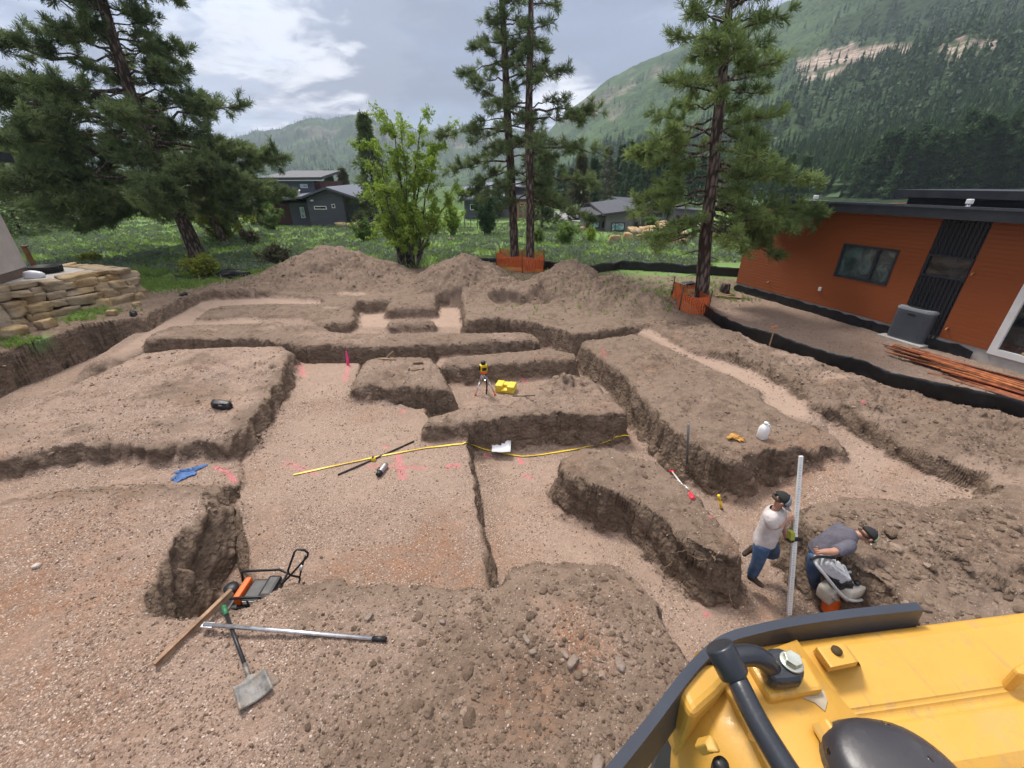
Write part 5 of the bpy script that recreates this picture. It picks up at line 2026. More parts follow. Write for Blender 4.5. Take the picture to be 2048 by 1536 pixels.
def mat_stone(name, a, b, c):
    t = NT(name)
    n = t.noise(t.obj, 2.2, 7, .65)
    m = t.noise(t.obj, .55, 3, .5)
    f = t.noise(t.obj, 16, 5, .7)
    cc = t.mix(t.rng(n, .3, .7), a, b)
    cc = t.mix(t.math('MULTIPLY', t.rng(m, .45, .65), .75), cc, c)
    cc = t.mix(t.math('MULTIPLY', t.rng(f, .5, .8), .35), cc, tuple(k * .45 for k in a))
    t.set(color=cc, rough=.9, spec=.2, normal=t.bump(t.math('ADD', n, f), .03, .9))
    return t.m


SANDSTONE = mat_stone('sandstone', (.30, .20, .10), (.50, .375, .215), (.40, .33, .25))


def boulder(c, sx, sy, sz, rz, seed, rough=.16, flat=.65):
    """one quarried block: squarish, chipped"""
    r_ = np.random.RandomState(seed)
    bm = bmesh.new()
    bmesh.ops.create_cube(bm, size=2)
    bmesh.ops.subdivide_edges(bm, edges=bm.edges[:], cuts=4, use_grid_fill=True)
    off = r_.rand(3) * 50
    co = np.array([v.co for v in bm.verts])
    ln = np.linalg.norm(co, axis=1, keepdims=True)
    sph = co / ln
    p = co * flat + sph * (1 - flat) * 1.15
    k = np.stack([fbm(p[:, 1] * 1.3 + off[0], p[:, 2] * 1.3, 3, seed), fbm(p[:, 0] * 1.3 + off[1], p[:, 2] * 1.3, 3, seed + 1), fbm(p[:, 0] * 1.3 + off[2], p[:, 1] * 1.3, 3, seed + 2)], 1)
    p = p + k * rough * 1.9
    sk = r_.normal(0, .12, (3, 3)) + np.eye(3)
    p = p @ sk
    p = p * np.array([sx, sy, sz]) / 2
    cs, sn = math.cos(rz), math.sin(rz)
    for v, q in zip(bm.verts, p):
        v.co = (c[0] + q[0] * cs - q[1] * sn, c[1] + q[0] * sn + q[1] * cs, c[2] + q[2])
    return bm


SW0, SW1 = at(-160, 700, .15), at(284, 600, .15)
SWE = Vector((SW1.x - SW0.x, SW1.y - SW0.y, 0))
SWL = SWE.length
SWE.normalize()
SWZ = at_y(258, 536, SW1.y + .1).z           # top of the wall
SW_RZ = math.atan2(SWE.y, SWE.x)


def stone_wall():
    root = MB()
    back = Vector((-SWE.y, SWE.x, 0))
    rr = random.Random(12)
    rows = 5
    hs = [(SWZ - .06) * f for f in (.31, .22, .19, .16, .12)]
    zs = [.03 + sum(hs[:i]) + hs[i] / 2 for i in range(5)]
    k = 0
    for row in range(rows):
        s = -.6 if row % 2 else -.2
        while s < SWL:
            ln = rr.uniform(.32, .78) * (1.25, 1.0, 1.0, 1.0, 1.6)[row]
            hgt = hs[row] * rr.uniform(.90, 1.10)
            q = SW0 + SWE * (s + ln / 2) + back * (.30 + .10 * row + rr.uniform(-.06, .06))
            if s + ln < SWL + .35:
                root.bm(boulder((q.x, q.y, zs[row] + rr.uniform(-.02, .02)), ln * 1.0, rr.uniform(.5, .8), hgt * 1.04, SW_RZ + rr.uniform(-.14, .14), 900 + k, .12, .84), True)
            k += 1
            s += ln
    # return at the far end and loose foot stones
    for j in range(5):
        for row in range(rows):
            q = SW1 + back * (.6 + j * .75) + SWE * rr.uniform(-.1, .1) - SWE * .05
            root.bm(boulder((q.x, q.y, zs[row]), rr.uniform(.55, .72), .76, hs[row] * 1.06, SW_RZ + rr.uniform(-.15, .15), 980 + j * 7 + row, .13, .74), True)
    o = root.build('stone_wall', SANDSTONE)
    tag(o, 'dry stacked retaining wall of tan sandstone blocks in the left yard', 'stone wall')
    for j, (px, py, s) in enumerate([(205, 612, .5), (245, 598, .42), (225, 630, .30), (30, 672, .55), (95, 655, .42), (-60, 690, .7), (275, 612, .28)]):
        p = on_ground(px, py)
        mb = MB()
        mb.bm(boulder((0, 0, s * .22), s, s * .8, s * .6, rr.uniform(0, 3), 1000 + j), True)
        b = mb.build('foot_stone', SANDSTONE)
        b.location = p
        tag(b, 'half buried pale sandstone block at the foot of the stone wall', 'stone', 'loose blocks below the stone wall')
    return back


SWB = stone_wall()
# patio slab
mb = MB()
pa, pb = SW0 + SWB * .75 - SWE * 8, SW1 + SWB * .75 - SWE * .4
pc, pd = SW1 + SWB * 3.2 - SWE * .4, SW0 + SWB * 9 - SWE * 8
mb.prism([(p.x, p.y) for p in (pa, pb, pc, pd)], -.2, SWZ - .06)
tag(mb.build('patio', CONC), 'pale concrete patio behind the stone wall', kind='structure')
ZP = SWZ - .06
# stucco house corner
hc = at(62, 549, ZP)


def stucco_house():
    root = empty('stucco_house', (hc.x, hc.y, ZP), 0, 'pale stucco house corner standing on the concrete patio', 'house')
    e1 = (at(-60, 590, ZP) - hc); e1.z = 0; e1.normalize()
    rz = math.atan2(e1.y, e1.x)
    root.rotation_euler = (0, 0, rz)
    # local x runs along the visible wall away from the corner, local -y or +y is inside
    inside = Vector((-1, 0, 0)).dot(Vector((-e1.y, e1.x, 0)))
    s = 1 if inside > 0 else -1
    top = 3.6
    y0, y1 = sorted((0.0, 7.0 * s))
    a = MB(); a.prism([(0, 0), (9, 0), (9, 7 * s), (-.0, 7 * s)], .28, top); a.build('wall', STUCCO, root)
    a = MB(); a.prism([(.02, .02 * s), (9, .02 * s), (9, 7 * s), (.02, 7 * s)], 0, .277); a.build('base_course', BROWN_BASE, root)
    a = MB(); a.prism([(-.7, -.7 * s), (9.5, -.7 * s), (9.5, 7.5 * s), (-.7, 7.5 * s)], top + .003, top + .3); a.build('roof', DKMETAL, root)


stucco_house()
mb = MB()
p = at(96, 545, ZP)
mb.lathe([(.36, 0), (.42, .02), (.44, .20), (.46, .24), (.41, .24), (.38, .08), (.02, .07)], 22)
for k in range(22):
    a = k * 2 * math.pi / 22
    mb.tube([(.425 * math.cos(a), .425 * math.sin(a), .02), (.45 * math.cos(a), .45 * math.sin(a), .23)], .012, 5)
tub = mb.build('planter_tub', M_plain('black_rubber', (.015, .016, .017), .5))
tub.location = p
tag(tub, 'round black ribbed tub on the patio edge', 'tub')
mb = MB()
mb.bm(boulder((0, 0, .1), .5, .28, .24, .4, 1101, .2, .3), True)
bag = mb.build('plastic_bag', M_plain('white_plastic', (.7, .7, .74), .35, 0, .05, 3, .01, 20))
bag.location = at(70, 556, ZP)
tag(bag, 'crumpled white plastic bag at the foot of the stucco house', 'bag')
mb = MB()
mb.cbox((0, 0, .4), (.12, .12, .8), .3, .01, rx=.06)
mb.cbox((0, 0, .83), (.17, .17, .05), .3, .01)
pst = mb.build('timber_post', WOOD_DK)
q = at(56, 540, ZP)
pst.location = (q.x + .02, q.y + .25, ZP)
tag(pst, 'short dark timber post beside the stucco house', 'post')


# ---- black silt fences
def silt_fence(name, pts, h, label, seed, lean=.04, stakes=1.9, sag=.10):
    r_ = random.Random(seed)
    P = [Vector((p[0], p[1], 0)) for p in pts]
    seg = [0]
    for a, b in zip(P[:-1], P[1:]):
        seg.append(seg[-1] + (b - a).length)
    n = int(seg[-1] / .13)
    rows = 7
    c0 = P[0]
    root = empty(name, (c0.x, c0.y, H(c0.x, c0.y)), 0, label, 'silt fence')
    vs, fs = [], []
    st = []
    f2 = []
    xs, ys, ds = [], [], []
    for i in range(n + 1):
        s = seg[-1] * i / n
        k = max(j for j in range(len(seg)) if seg[j] <= s + 1e-9)
        k = min(k, len(P) - 2)
        t = (s - seg[k]) / max(seg[k + 1] - seg[k], 1e-6)
        p = P[k].lerp(P[k + 1], t)
        d = (P[k + 1] - P[k]).normalized()
        xs.append(p.x); ys.append(p.y); ds.append(d)
    xs, ys = np.array(xs), np.array(ys)
    zz = ground_h(xs, ys)[0]
    s_ = np.linspace(0, seg[-1], n + 1)
    w1 = fbm(s_ * 1.6, s_ * 0 + seed, 3, seed)
    for i in range(n + 1):
        d = ds[i]
        nn = Vector((-d.y, d.x, 0))
        ph = (s_[i] / stakes) % 1
        hh = h * (1 - sag * math.sin(math.pi * ph) + .12 * w1[i])
        for r in range(rows):
            f = r / (rows - 1)
            o_ = (lean * f + .05 * math.sin(f * 3.1) * w1[i] * 1.6 + .02 * math.sin(s_[i] * 9 + 5 * f) * (1 - ph))
            q = Vector((xs[i], ys[i], zz[i] - .06 + (hh + .06) * f)) + nn * o_ - Vector((c0.x, c0.y, root.location.z))
            vs.append(tuple(q))
    for i in range(n):
        for r in range(rows - 1):
            fs.append((i * rows + r, (i + 1) * rows + r, (i + 1) * rows + r + 1, i * rows + r + 1))
    mb = MB().add(vs, fs, True)
    o = mb.build('fabric', FABRIC_BLK, root)
    sm = o.modifiers.new('thick', 'SOLIDIFY')
    sm.thickness = .008
    for k in range(int(seg[-1] / stakes) + 1):
        i = min(n, int(round(k * stakes / seg[-1] * n)))
        d = ds[i]
        nn = Vector((-d.y, d.x, 0))
        q = Vector((xs[i], ys[i], zz[i])) - Vector((c0.x, c0.y, root.location.z)) + nn * (.05)
        mb = MB().cbox((q.x, q.y, q.z + h * .47), (.035, .035, h * 1.14), r_.random(), rx=r_.uniform(-.06, .06))
        mb.build('stake', WOOD, root)
    return root


silt_fence('silt_fence', FENCE_R, .42, 'long black plastic silt fence between the dig and the orange house', 3, -.05)
silt_fence('silt_fence', P2([(955, 533), (1000, 534), (1090, 541), (1140, 548), (1180, 552), (1240, 541), (1300, 544), (1400, 551), (1490, 558)], 0), .48, 'black silt fence along the meadow edge behind the dirt heaps', 9, .03)
silt_fence('silt_fence', P2([(352, 566), (380, 563), (412, 566), (440, 566), (462, 569), (490, 562)], 0), .20, 'collapsed black silt fence by the foot of the big left pine', 15, .3, 1.2, .6)
silt_fence('silt_fence', P2([(1340, 598), (1362, 602), (1398, 622), (1428, 645)], 0), .30, 'short black silt fence by the mesh round the tall pine', 19, .02, 1.2)
for i, (px, py, s, lb) in enumerate([(470, 557, .85, 'crumpled black plastic heap at the foot of the tallest dirt heap'), (372, 604, .22, 'torn black plastic scrap on the left trench bank near the heaps'), (275, 648, .26, 'torn black plastic scrap on the left trench bank below the stone wall'), (1375, 575, .55, 'black plastic bundle beside the tall pine trunk'), (1405, 578, .5, 'dark folded sheet between the tall pine and the stump')]):
    p = on_ground(px, py)
    mb = MB()
    mb.bm(boulder((0, 0, s * .16), s * 1.6, s * .7, s * .5, .3 + i, 1200 + i, .42, .35), True)
    o = mb.build('plastic_sheet', FABRIC_BLK)
    o.location = p
    tag(o, lb, 'plastic sheet')


# ---- orange safety mesh round the trunks
def mat_mesh():
    t = NT('orange_mesh')
    uv = t.nd('ShaderNodeUVMap')
    sep = t.nd('ShaderNodeSeparateXYZ')
    t.L.new(uv.outputs[0], sep.inputs[0])
    a = t.math('FRACT', t.math('MULTIPLY', sep.outputs[0], 14.0))
    b = t.math('FRACT', t.math('MULTIPLY', sep.outputs[1], 20.0))
    g = t.math('MAXIMUM', t.math('GREATER_THAN', a, .56), t.math('GREATER_THAN', b, .56))
    t.set(color=t.mix(t.noise(t.obj, 5), (.62, .11, .022), (.80, .17, .04)), rough=.5)
    tr = t.nd('ShaderNodeBsdfTransparent')
    ms = t.nd('ShaderNodeMixShader')
    t.L.new(g, ms.inputs[0])
    t.L.new(tr.outputs[0], ms.inputs[1])
    t.L.new(t.bsdf.outputs[0], ms.inputs[2])
    t.L.new(ms.outputs[0], t.out.inputs['Surface'])
    return t.m


MESH_ORANGE = mat_mesh()


def mesh_fence(corners, h, label, seed, close=True):
    r_ = random.Random(seed)
    c = Vector((sum(p[0] for p in corners) / len(corners), sum(p[1] for p in corners) / len(corners), 0))
    root = empty('safety_mesh', (c.x, c.y, H(c.x, c.y)), 0, label, 'safety mesh')
    pts = list(corners) + ([corners[0]] if close else [])
    me_v, me_f, me_uv = [], [], []
    s = 0
    cols = []
    for (a, b) in zip(pts[:-1], pts[1:]):
        ln = math.hypot(b[0] - a[0], b[1] - a[1])
        n = max(3, int(ln / .12))
        for i in range(n + 1):
            f = i / n
            x, y = a[0] + (b[0] - a[0]) * f, a[1] + (b[1] - a[1]) * f
            sagv = h * (1 - .14 * math.sin(math.pi * f) + r_.uniform(-.02, .02))
            cols.append((x + r_.uniform(-.02, .02), y + r_.uniform(-.02, .02), H(x, y), sagv, s + ln * f))
        s += ln
    rows = 5
    for (x, y, z, hh, u) in cols:
        for r in range(rows):
            f = r / (rows - 1)
            me_v.append((x - c.x + .03 * math.sin(f * 5 + u * 3), y - c.y, z - root.location.z + hh * f))
            me_uv.append((u, hh * f))
    for i in range(len(cols) - 1):
        for r in range(rows - 1):
            me_f.append((i * rows + r, (i + 1) * rows + r, (i + 1) * rows + r + 1, i * rows + r + 1))
    mb = MB().add(me_v, me_f, True)
    o = mb.build('netting', MESH_ORANGE, root)
    uvl = o.data.uv_layers.new(name='UVMap')
    for l in o.data.loops:
        uvl.data[l.index].uv = me_uv[l.vertex_index]
    for (x, y) in corners:
        z = H(x, y) - root.location.z
        MB().tube([(x - c.x, y - c.y, z - .2), (x - c.x + r_.uniform(-.04, .04), y - c.y, z + h * 1.28)], .022, 6).build('post', M_plain('rusty_post', (.09, .055, .04), .7) if 'rusty_post' not in bpy.data.materials else bpy.data.materials['rusty_post'], root)


c1 = at(1003, 548, 0)
mesh_fence([(-.85, 23.2), (.55, 21.9), (1.65, 22.0), (1.75, 23.9), (.2, 25.2), (-.7, 24.9)], .85, 'orange plastic mesh round the two slender pines', 3)
q = [at(1362, 634, 0), at(1420, 640, 0)]
mesh_fence([(q[0].x + .03, q[0].y + .35), (q[1].x + .03, q[1].y + .35), (q[1].x + .30, q[1].y + 2.2), (q[0].x + .45, q[0].y + 2.3)], .70, 'orange plastic mesh round the tall pine by the orange house', 5)
# ------------------------------------------------------------------ tools and things lying on the plot
YELLOW = M_plain('yellow_plastic', (.75, .52, .02), .45, 0, .08, 6)
YELLOW_CASE = M_plain('yellow_case', (.72, .55, .06), .5, 0, .08, 5, dirt=((.35, .27, .12), .3))
BLACKP = M_plain('black_plastic', (.016, .016, .018), .45, 0, .2, 8)
ORANGEP = M_plain('orange_plastic', (.72, .12, .015), .5, 0, .1, 6)
REDP = M_plain('red_plastic', (.62, .03, .06), .45, 0, .08, 6)
PINK = M_plain('pink_paint', (.80, .06, .22), .6, 0, .1, 10)
ALU = M_plain('brushed_aluminium', (.62, .62, .64), .32, .85, .10, 12, dirt=((.30, .26, .22), .35))
WHITEP = M_plain('white_plastic_jug', (.80, .80, .79), .4, 0, .04, 5)
PAPER = M_plain('paper', (.80, .80, .82), .8, 0, .02, 4)
DKSTEEL = M_plain('dark_steel', (.06, .055, .052), .55, .6, .2, 10, dirt=((.14, .10, .08), .4))
CLOTH_BLUE = M_plain('blue_cloth', (.085, .165, .36), .9, 0, .25, 9, .02, 22)
LEATHER = M_plain('tan_leather', (.50, .26, .06), .8, 0, .2, 14, .008, 60)
GREENP = M_plain('green_grip', (.03, .16, .07), .5, 0, .15, 9)
MUDWOOD = M_plain('muddy_wood', (.30, .185, .115), .85, 0, .25, 7, .004, 50, dirt=((.20, .14, .10), .6))


def clear(a, b, r):
    """lift a straight line between two points until it rests on the ground"""
    f = np.linspace(0, 1, 40)
    z = ground_h(a.x + (b.x - a.x) * f, a.y + (b.y - a.y) * f)[0] + r
    l = a.z + (b.z - a.z) * f
    up = max(0.0, float((z - l).max()))
    # let it pivot on the higher end first
    w = z - l
    k = int(np.argmax(w))
    if up > 0:
        a = a + Vector((0, 0, up * (1.0 if k < 20 else .75)))
        b = b + Vector((0, 0, up * (1.0 if k >= 20 else .75)))
        l = a.z + (b.z - a.z) * f
        u2 = max(0.0, float((z - l).max()))
        a = a + Vector((0, 0, u2)); b = b + Vector((0, 0, u2))
    return a, b


def tripod_level():
    a, b = on_ground(950, 791), on_ground(991, 790)
    c = on_ground(974, 779)
    root = empty('tripod', ((a.x + b.x) / 2, (a.y + b.y + c.y) / 3, a.z), 0, 'aluminium survey tripod with orange head and feet in the middle of the dig', 'tripod')
    o = root.location
    top = at_y(967, 744, o.y)
    top = top - o
    for p, m in ((a, ALU), (b, ALU), (c, ALU)):
        p = p - o
        d = top - p
        mb = MB()
        s = Vector((d.y, -d.x, 0)).normalized() * .03
        mb.tube([p + d * .05, p + d * .55], .016, 6)
        mb.tube([p + d * .45 + s, p + d * .98 + s], .012, 6)
        mb.tube([p + d * .45 - s, p + d * .98 - s], .012, 6)
        leg = mb.build('leg', m, root)
        MB().tube([p - d * .01, p + d * .07], [.012, .034], 7).build('foot', ORANGEP, leg)
    mb = MB().lathe([(.05, -.05), (.09, -.02), (.09, .03), (.04, .035)], 14, top)
    mb.build('head', ORANGEP, root)
    mb = MB().tube([top + Vector((.05, -.03, -.05)), top + Vector((.08, -.05, -.35)), top + Vector((.05, -.02, -.62)), top + Vector((-.02, .0, -.70))], .022, 6)
    mb.build('carry_strap', BLACKP, root)
    lv = empty('laser_level', o + top + Vector((0, 0, .035)), .4, 'yellow and black rotary laser level standing on the tripod', 'laser level')
    mb = MB().box((-.085, -.075, 0), (.085, .075, .17), .018)
    mb.build('body', YELLOW, lv)
    mb = MB()
    mb.box((-.11, -.03, .03), (-.088, .03, .15), .008); mb.box((.088, -.03, .03), (.11, .03, .15), .008)
    mb.box((-.06, -.085, .03), (.06, -.077, .11), .003)
    mb.build('grip', BLACKP, lv)
    MB().lathe([(.05, .172), (.06, .18), (.06, .24), (.045, .26), (.01, .262)], 14).build('rotor_housing', BLACKP, lv)


tripod_level()


def level_case():
    p = on_ground(1012, 781)
    root = empty('tool_case', p, -.25, 'yellow hard plastic carry case on the gravel beside the tripod', 'case')
    mb = MB().box((-.25, -.17, .0), (.25, .17, .105), .03)
    mb.build('lower_shell', YELLOW_CASE, root)
    mb = MB()
    mb.box((-.25, -.17, .108), (-.06, .17, .21), .03)
    mb.box((.06, -.17, .108), (.25, .17, .205), .03)
    mb.box((-.07, -.02, .108), (.07, .17, .185), .02)
    mb.build('lid', YELLOW_CASE, root)
    for x in (-.14, .14):
        MB().box((x - .03, -.182, .07), (x + .03, -.172, .14), .004).build('latch', YELLOW, root)
    MB().tube([(-.07, -.17, .1), (-.06, -.215, .1), (.06, -.215, .1), (.07, -.17, .1)], .012, 6).build('handle', YELLOW, root)


level_case()


def ribbon(name, pxs, width, mat, lift, n=70, z0=-.4, thick=.003):
    """flat strip lying over the ground"""
    pts = [on_ground(px, py, z0) for px, py in pxs]
    seg = np.concatenate([[0], np.cumsum([(b - a).length for a, b in zip(pts[:-1], pts[1:])])])
    s = np.linspace(0, seg[-1], n)
    A = np.array([tuple(p) for p in pts])
    X, Y = np.interp(s, seg, A[:, 0]), np.interp(s, seg, A[:, 1])
    Z = ground_h(X, Y)[0] + lift
    for k in range(3):                       # a stiff tape bridges dips
        Z = np.maximum(Z, np.convolve(np.pad(Z, 2, 'edge'), np.ones(5) / 5, 'valid'))
    vs, fs = [], []
    for i in range(n):
        j, k = max(i - 1, 0), min(i + 1, n - 1)
        d = Vector((X[k] - X[j], Y[k] - Y[j], 0)).normalized()
        q = Vector((-d.y, d.x, 0)) * width / 2
        c = Vector((X[i], Y[i], Z[i]))
        tw = Vector((0, 0, .004 * math.sin(i * .5)))
        vs += [tuple(c + q + tw), tuple(c - q - tw), tuple(c - q - tw + Vector((0, 0, -thick))), tuple(c + q + tw + Vector((0, 0, -thick)))]
    for i in range(n - 1):
        for k in range(4):
            fs.append((i * 4 + k, i * 4 + (k + 1) % 4, i * 4 + 4 + (k + 1) % 4, i * 4 + 4 + k))
    mb = MB().add(vs, fs, False)
    return mb.build(name, mat)


o = ribbon('tape_measure', [(587, 951), (650, 937), (745, 917), (840, 899), (905, 891), (928, 889), (945, 897), (1000, 908), (1045, 914), (1080, 911), (1130, 903), (1180, 893), (1257, 881)], .03, YELLOW, .02)
tag(o, 'long yellow measuring tape stretched across the gravel floors', 'tape measure')
p = on_ground(747, 921)
mb = MB().box((-.045, -.03, .0), (.045, .03, .075), .015)
mb.cur = 1
mb.lathe([(.026, 0), (.026, .003)], 12, (0, 0, .0755))
tc_ = mb.build('tape_case', [YELLOW, BLACKP])
tc_.location = p
tag(tc_, 'small yellow tape case beside the dark rod on the gravel', 'tape case')


def rod_px(name, a, b, rad, mat, label, cat, za=-.4, zb=-.4, n=8, lift=None, group=None):
    pa, pb = on_ground(*a, za), on_ground(*b, zb)
    lift = rad if lift is None else lift
    d = pb - pa
    r = empty(name, pa, 0, label, cat, group)
    return r, d


def lying_rod(name, a, b, rad, mat, label, cat, z=-.4, group=None):
    pa, pb = on_ground(*a, z), on_ground(*b, z)
    pa, pb = clear(pa, pb, rad * .8)
    o = MB().tube([Vector((0, 0, 0)), pb - pa], rad, 8).build(name, mat)
    o.location = pa
    return tag(o, label, cat, group)


lying_rod('steel_rod', (676, 951), (828, 884), .016, DKSTEEL, 'long dark steel rod lying across the yellow tape', 'rod')
lying_rod('rebar', (1026, 806), (1069, 808), .012, DKSTEEL, 'thin dark bar lying on the ledge right of the tripod', 'bar', 0)


def bottle():
    p = on_ground(758, 953)
    q = on_ground(768, 940)
    d = (q - p)
    root = empty('steel_bottle', p + Vector((0, 0, .055)), math.atan2(d.y, d.x), 'silver steel flask with black cap lying on the gravel', 'bottle')
    R_ = Matrix.Rotation(math.pi / 2, 4, 'Y')
    mb = MB(); mb.M = R_
    mb.lathe([(.02, .06), (.05, .065), (.052, .08), (.052, .24), (.047, .28), (.03, .285)], 18)
    mb.build('body', STEEL, root)
    mb = MB(); mb.M = R_
    mb.lathe([(.03, -.03), (.044, -.025), (.046, .055), (.03, .06)], 16)
    mb.build('cap', BLACKP, root)
    MB().tube([(.06, .05, 0), (.10, .085, 0), (.16, .085, 0), (.19, .052, 0)], .010, 6).build('handle', BLACKP, root)


bottle()


def crumple(name, px, py, sx, sy, h, mat, label, cat, seed, rz=0, z=0, holes=.0):
    """a dropped piece of cloth: folded, lobed outline"""
    p = on_ground(px, py, z)
    n = 34
    r_ = np.random.RandomState(seed)
    u = np.linspace(-1, 1, n)
    U, Vv = np.meshgrid(u, u)
    x, y = U.ravel(), Vv.ravel()
    rr = np.hypot(x, y)
    th = np.arctan2(y, x)
    lim = .74 + .22 * np.sin(th * 2 + seed) + .12 * np.sin(th * 5 + seed * 2)
    f1 = fbm(x * 1.5 + seed, y * 2.8, 3, seed, ridge=True)
    f2 = fbm(x * 4 + seed, y * 4, 2, seed + 5)
    k = 1 - .25 * f1
    wx, wy = x * sx / 2 * lim * k, y * sy / 2 * lim * k
    zz = h * (.35 + .55 * f1 + .2 * f2) * np.clip(1.15 - np.maximum(abs(x), abs(y)), .05, 1) + .006
    c, s = math.cos(rz), math.sin(rz)
    V = np.stack([wx * c - wy * s, wx * s + wy * c, zz], 1)
    gz = ground_h(V[:, 0] + p.x, V[:, 1] + p.y)[0] - p.z
    V[:, 2] += gz
    i = np.arange((n - 1) * n).reshape(n - 1, n)[:, :-1].ravel()
    o = np_mesh(name, V, np.stack([i, i + 1, i + n + 1, i + n], 1), mat)
    o.location = p
    m = o.modifiers.new('thick', 'SOLIDIFY'); m.thickness = .006
    return tag(o, label, cat)


crumple('sweatshirt', 372, 948, .62, .40, .12, CLOTH_BLUE, 'blue sweatshirt dropped on the gravel ledge at the left', 'sweatshirt', 5, .35, -.25)


def gear_bag():
    p = on_ground(446, 816, .16)
    root = empty('gear_bag', p, .1, 'small black gear bag on the left gravel block', 'bag')
    mb = MB()
    mb.bm(boulder((0, 0, .07), .34, .20, .17, 0, 1300, .14, .45), True)
    mb.build('pouch', BLACKP, root)
    MB().tube([(-.14, -.05, .08), (-.08, -.11, .15), (.06, -.12, .16), (.15, -.06, .10)], .016, 6).build('strap', FABRIC_BLK, root)
    MB().cbox((.04, -.085, .11), (.10, .012, .035), .1, .004, rx=-.4).build('label_patch', M_plain('grey_patch', (.4, .4, .42), .6), root)


gear_bag()
# pink sprayed stake and pink survey marks
p = on_ground(696, 730, -.5)
q = at_y(692, 702, p.y + .05)
mb = MB().tube([p, p.lerp(q, .5) + Vector((.01, 0, 0)), q], [.045, .04, .018], 4, smooth=False)
o = mb.build('marker_stake', PINK)
tag(o, 'bright pink sprayed survey stake against the trench wall', 'stake')

# plan sheet
a, b = on_ground(989, 888, -.7), on_ground(1015, 885, -.7)
d = (b - a); d.z = 0
r = empty('plan_sheet', at(1003, 896, -.57), math.atan2(d.y, d.x), 'white paper plan sheet lying at the foot of the dark trench wall', 'paper')
vs = []
for j in range(5):
    for i in range(6):
        u_, v_ = i / 5 - .5, j / 4 - .5
        vs.append((u_ * .38, v_ * .36, .03 + .05 * (v_ + .5) + .006 * math.sin(7 * u_ + 3 * v_)))
mb = MB().add(vs, [(j * 6 + i, j * 6 + i + 1, j * 6 + i + 7, j * 6 + i + 6) for j in range(4) for i in range(5)], True)
sh = mb.build('sheet', PAPER, r)
sh.modifiers.new('t', 'SOLIDIFY').thickness = .002


def jug():
    p = on_ground(1523, 876, .08)
    root = empty('water_jug', p, .3, 'white plastic jug standing on the soil block by the right trench', 'jug')
    mb = MB()
    prof = [(.068, 0), (.077, .015), (.077, .20), (.070, .245), (.040, .285), (.027, .297), (.027, .308)]
    n = 20
    vs, fs = [], []
    for r_, z in prof:
        for k in range(n):
            an = 2 * math.pi * k / n
            c, s = math.cos(an), math.sin(an)
            sq = r_ * (.98 if z < .24 else 1.0) / max(abs(c), abs(s)) ** (.95 if z < .24 else .2)
            vs.append((c * sq, s * sq, z))
    for i in range(len(prof) - 1):
        for k in range(n):
            fs.append((i * n + k, i * n + (k + 1) % n, (i + 1) * n + (k + 1) % n, (i + 1) * n + k))
    fs.append(tuple(reversed(range(n))))
    mb.add(vs, fs, True)
    mb.build('body', WHITEP, root)
    MB().lathe([(.033, .306), (.036, .31), (.036, .335), (.03, .34)], 16).build('cap', WHITEP, root)
    MB().tube([(.03, 0, .285), (.085, 0, .275), (.115, 0, .235), (.112, 0, .17)], .016, 8).build('handle', WHITEP, root)


jug()
for i, (px, py, rz) in enumerate([(1466, 875, .4), (1475, 880, -.5)]):
    p = on_ground(px, py, .08)
    root = empty('work_glove', p, rz, ['tan work glove lying open on the soil block left of the jug', 'tan work glove folded against its pair left of the jug'][i], 'glove')
    mb = MB()
    mb.bm(boulder((0, 0, .025), .11, .10, .05, 0, 1310 + i, .12, .4), True)
    mb.bm(boulder((-.09, 0, .025), .09, .085, .05, 0, 1320 + i, .12, .4), True)
    for k in range(4):
        y = -.038 + .025 * k
        mb.tube([(.03, y, .03), (.08, y * 1.2, .04), (.105 + .01 * (k % 2), y * 1.3, .02)], [.014, .013, .009], 6)
    mb.tube([(0, -.04, .03), (.03, -.075, .035), (.05, -.085, .02)], [.015, .013, .010], 6)
    mb.build('hand', LEATHER, root)
# upright grey steel bar and fence marker
p = on_ground(1371, 948, -.6)
q = at_y(1377, 848, p.y)
o = MB().tube([(0, 0, -.1), q - p], .022, 6).build('steel_post', M_plain('grey_steel', (.16, .16, .165), .5, .4, .1, 8))
o.location = p
tag(o, 'upright thin grey steel bar standing in the trench beside the soil block', 'steel bar')


def marking_stick():
    a, b = on_ground(1343, 945, .08), on_ground(1385, 1001, .08)
    root = empty('marking_wand', a + Vector((0, 0, .03)), 0, 'red and white marking paint wand lying on the near soil block', 'marking wand')
    d = b - a
    dn = d.normalized()
    s = Vector((-dn.y, dn.x, 0))
    MB().tube([dn * .06, d * .78], .014, 8).build('shaft', WHITE, root)
    MB().tube([Vector((0, 0, 0)) - s * .05, s * .03 + dn * .04, dn * .12], [.02, .022, .018], 8).build('grip', REDP, root)
    mb = MB().tube([d * .76, d * .80, d * .97, d * 1.0], [.02, .04, .042, .02], 10)
    mb.build('can_holder', REDP, root)
    MB().tube([d * .66 + Vector((0, 0, .02)), d * .76 + Vector((0, 0, .02))], .032, 10).build('paint_can', WHITE, root)


marking_stick()


def yellow_level():
    p = on_ground(1443, 1018, -.2)
    q = at_y(1437, 990, p.y + .05)
    p = p + Vector((0, 0, .02))
    d = q - p
    root = empty('probe_handle', p, 0, 'yellow plastic shafted probe stuck upright behind the near soil block', 'probe')
    MB().tube([Vector((0, 0, -.02)), d * .62], .022, 8).build('shaft', YELLOW, root)
    MB().tube([d * .62, d], [.026, .022], 8).build('grip', YELLOW, root)
    MB().tube([Vector((.0, 0, -.12)), Vector((0, 0, 0))], .026, 8).build('tip', BLACKP, root)


yellow_level()


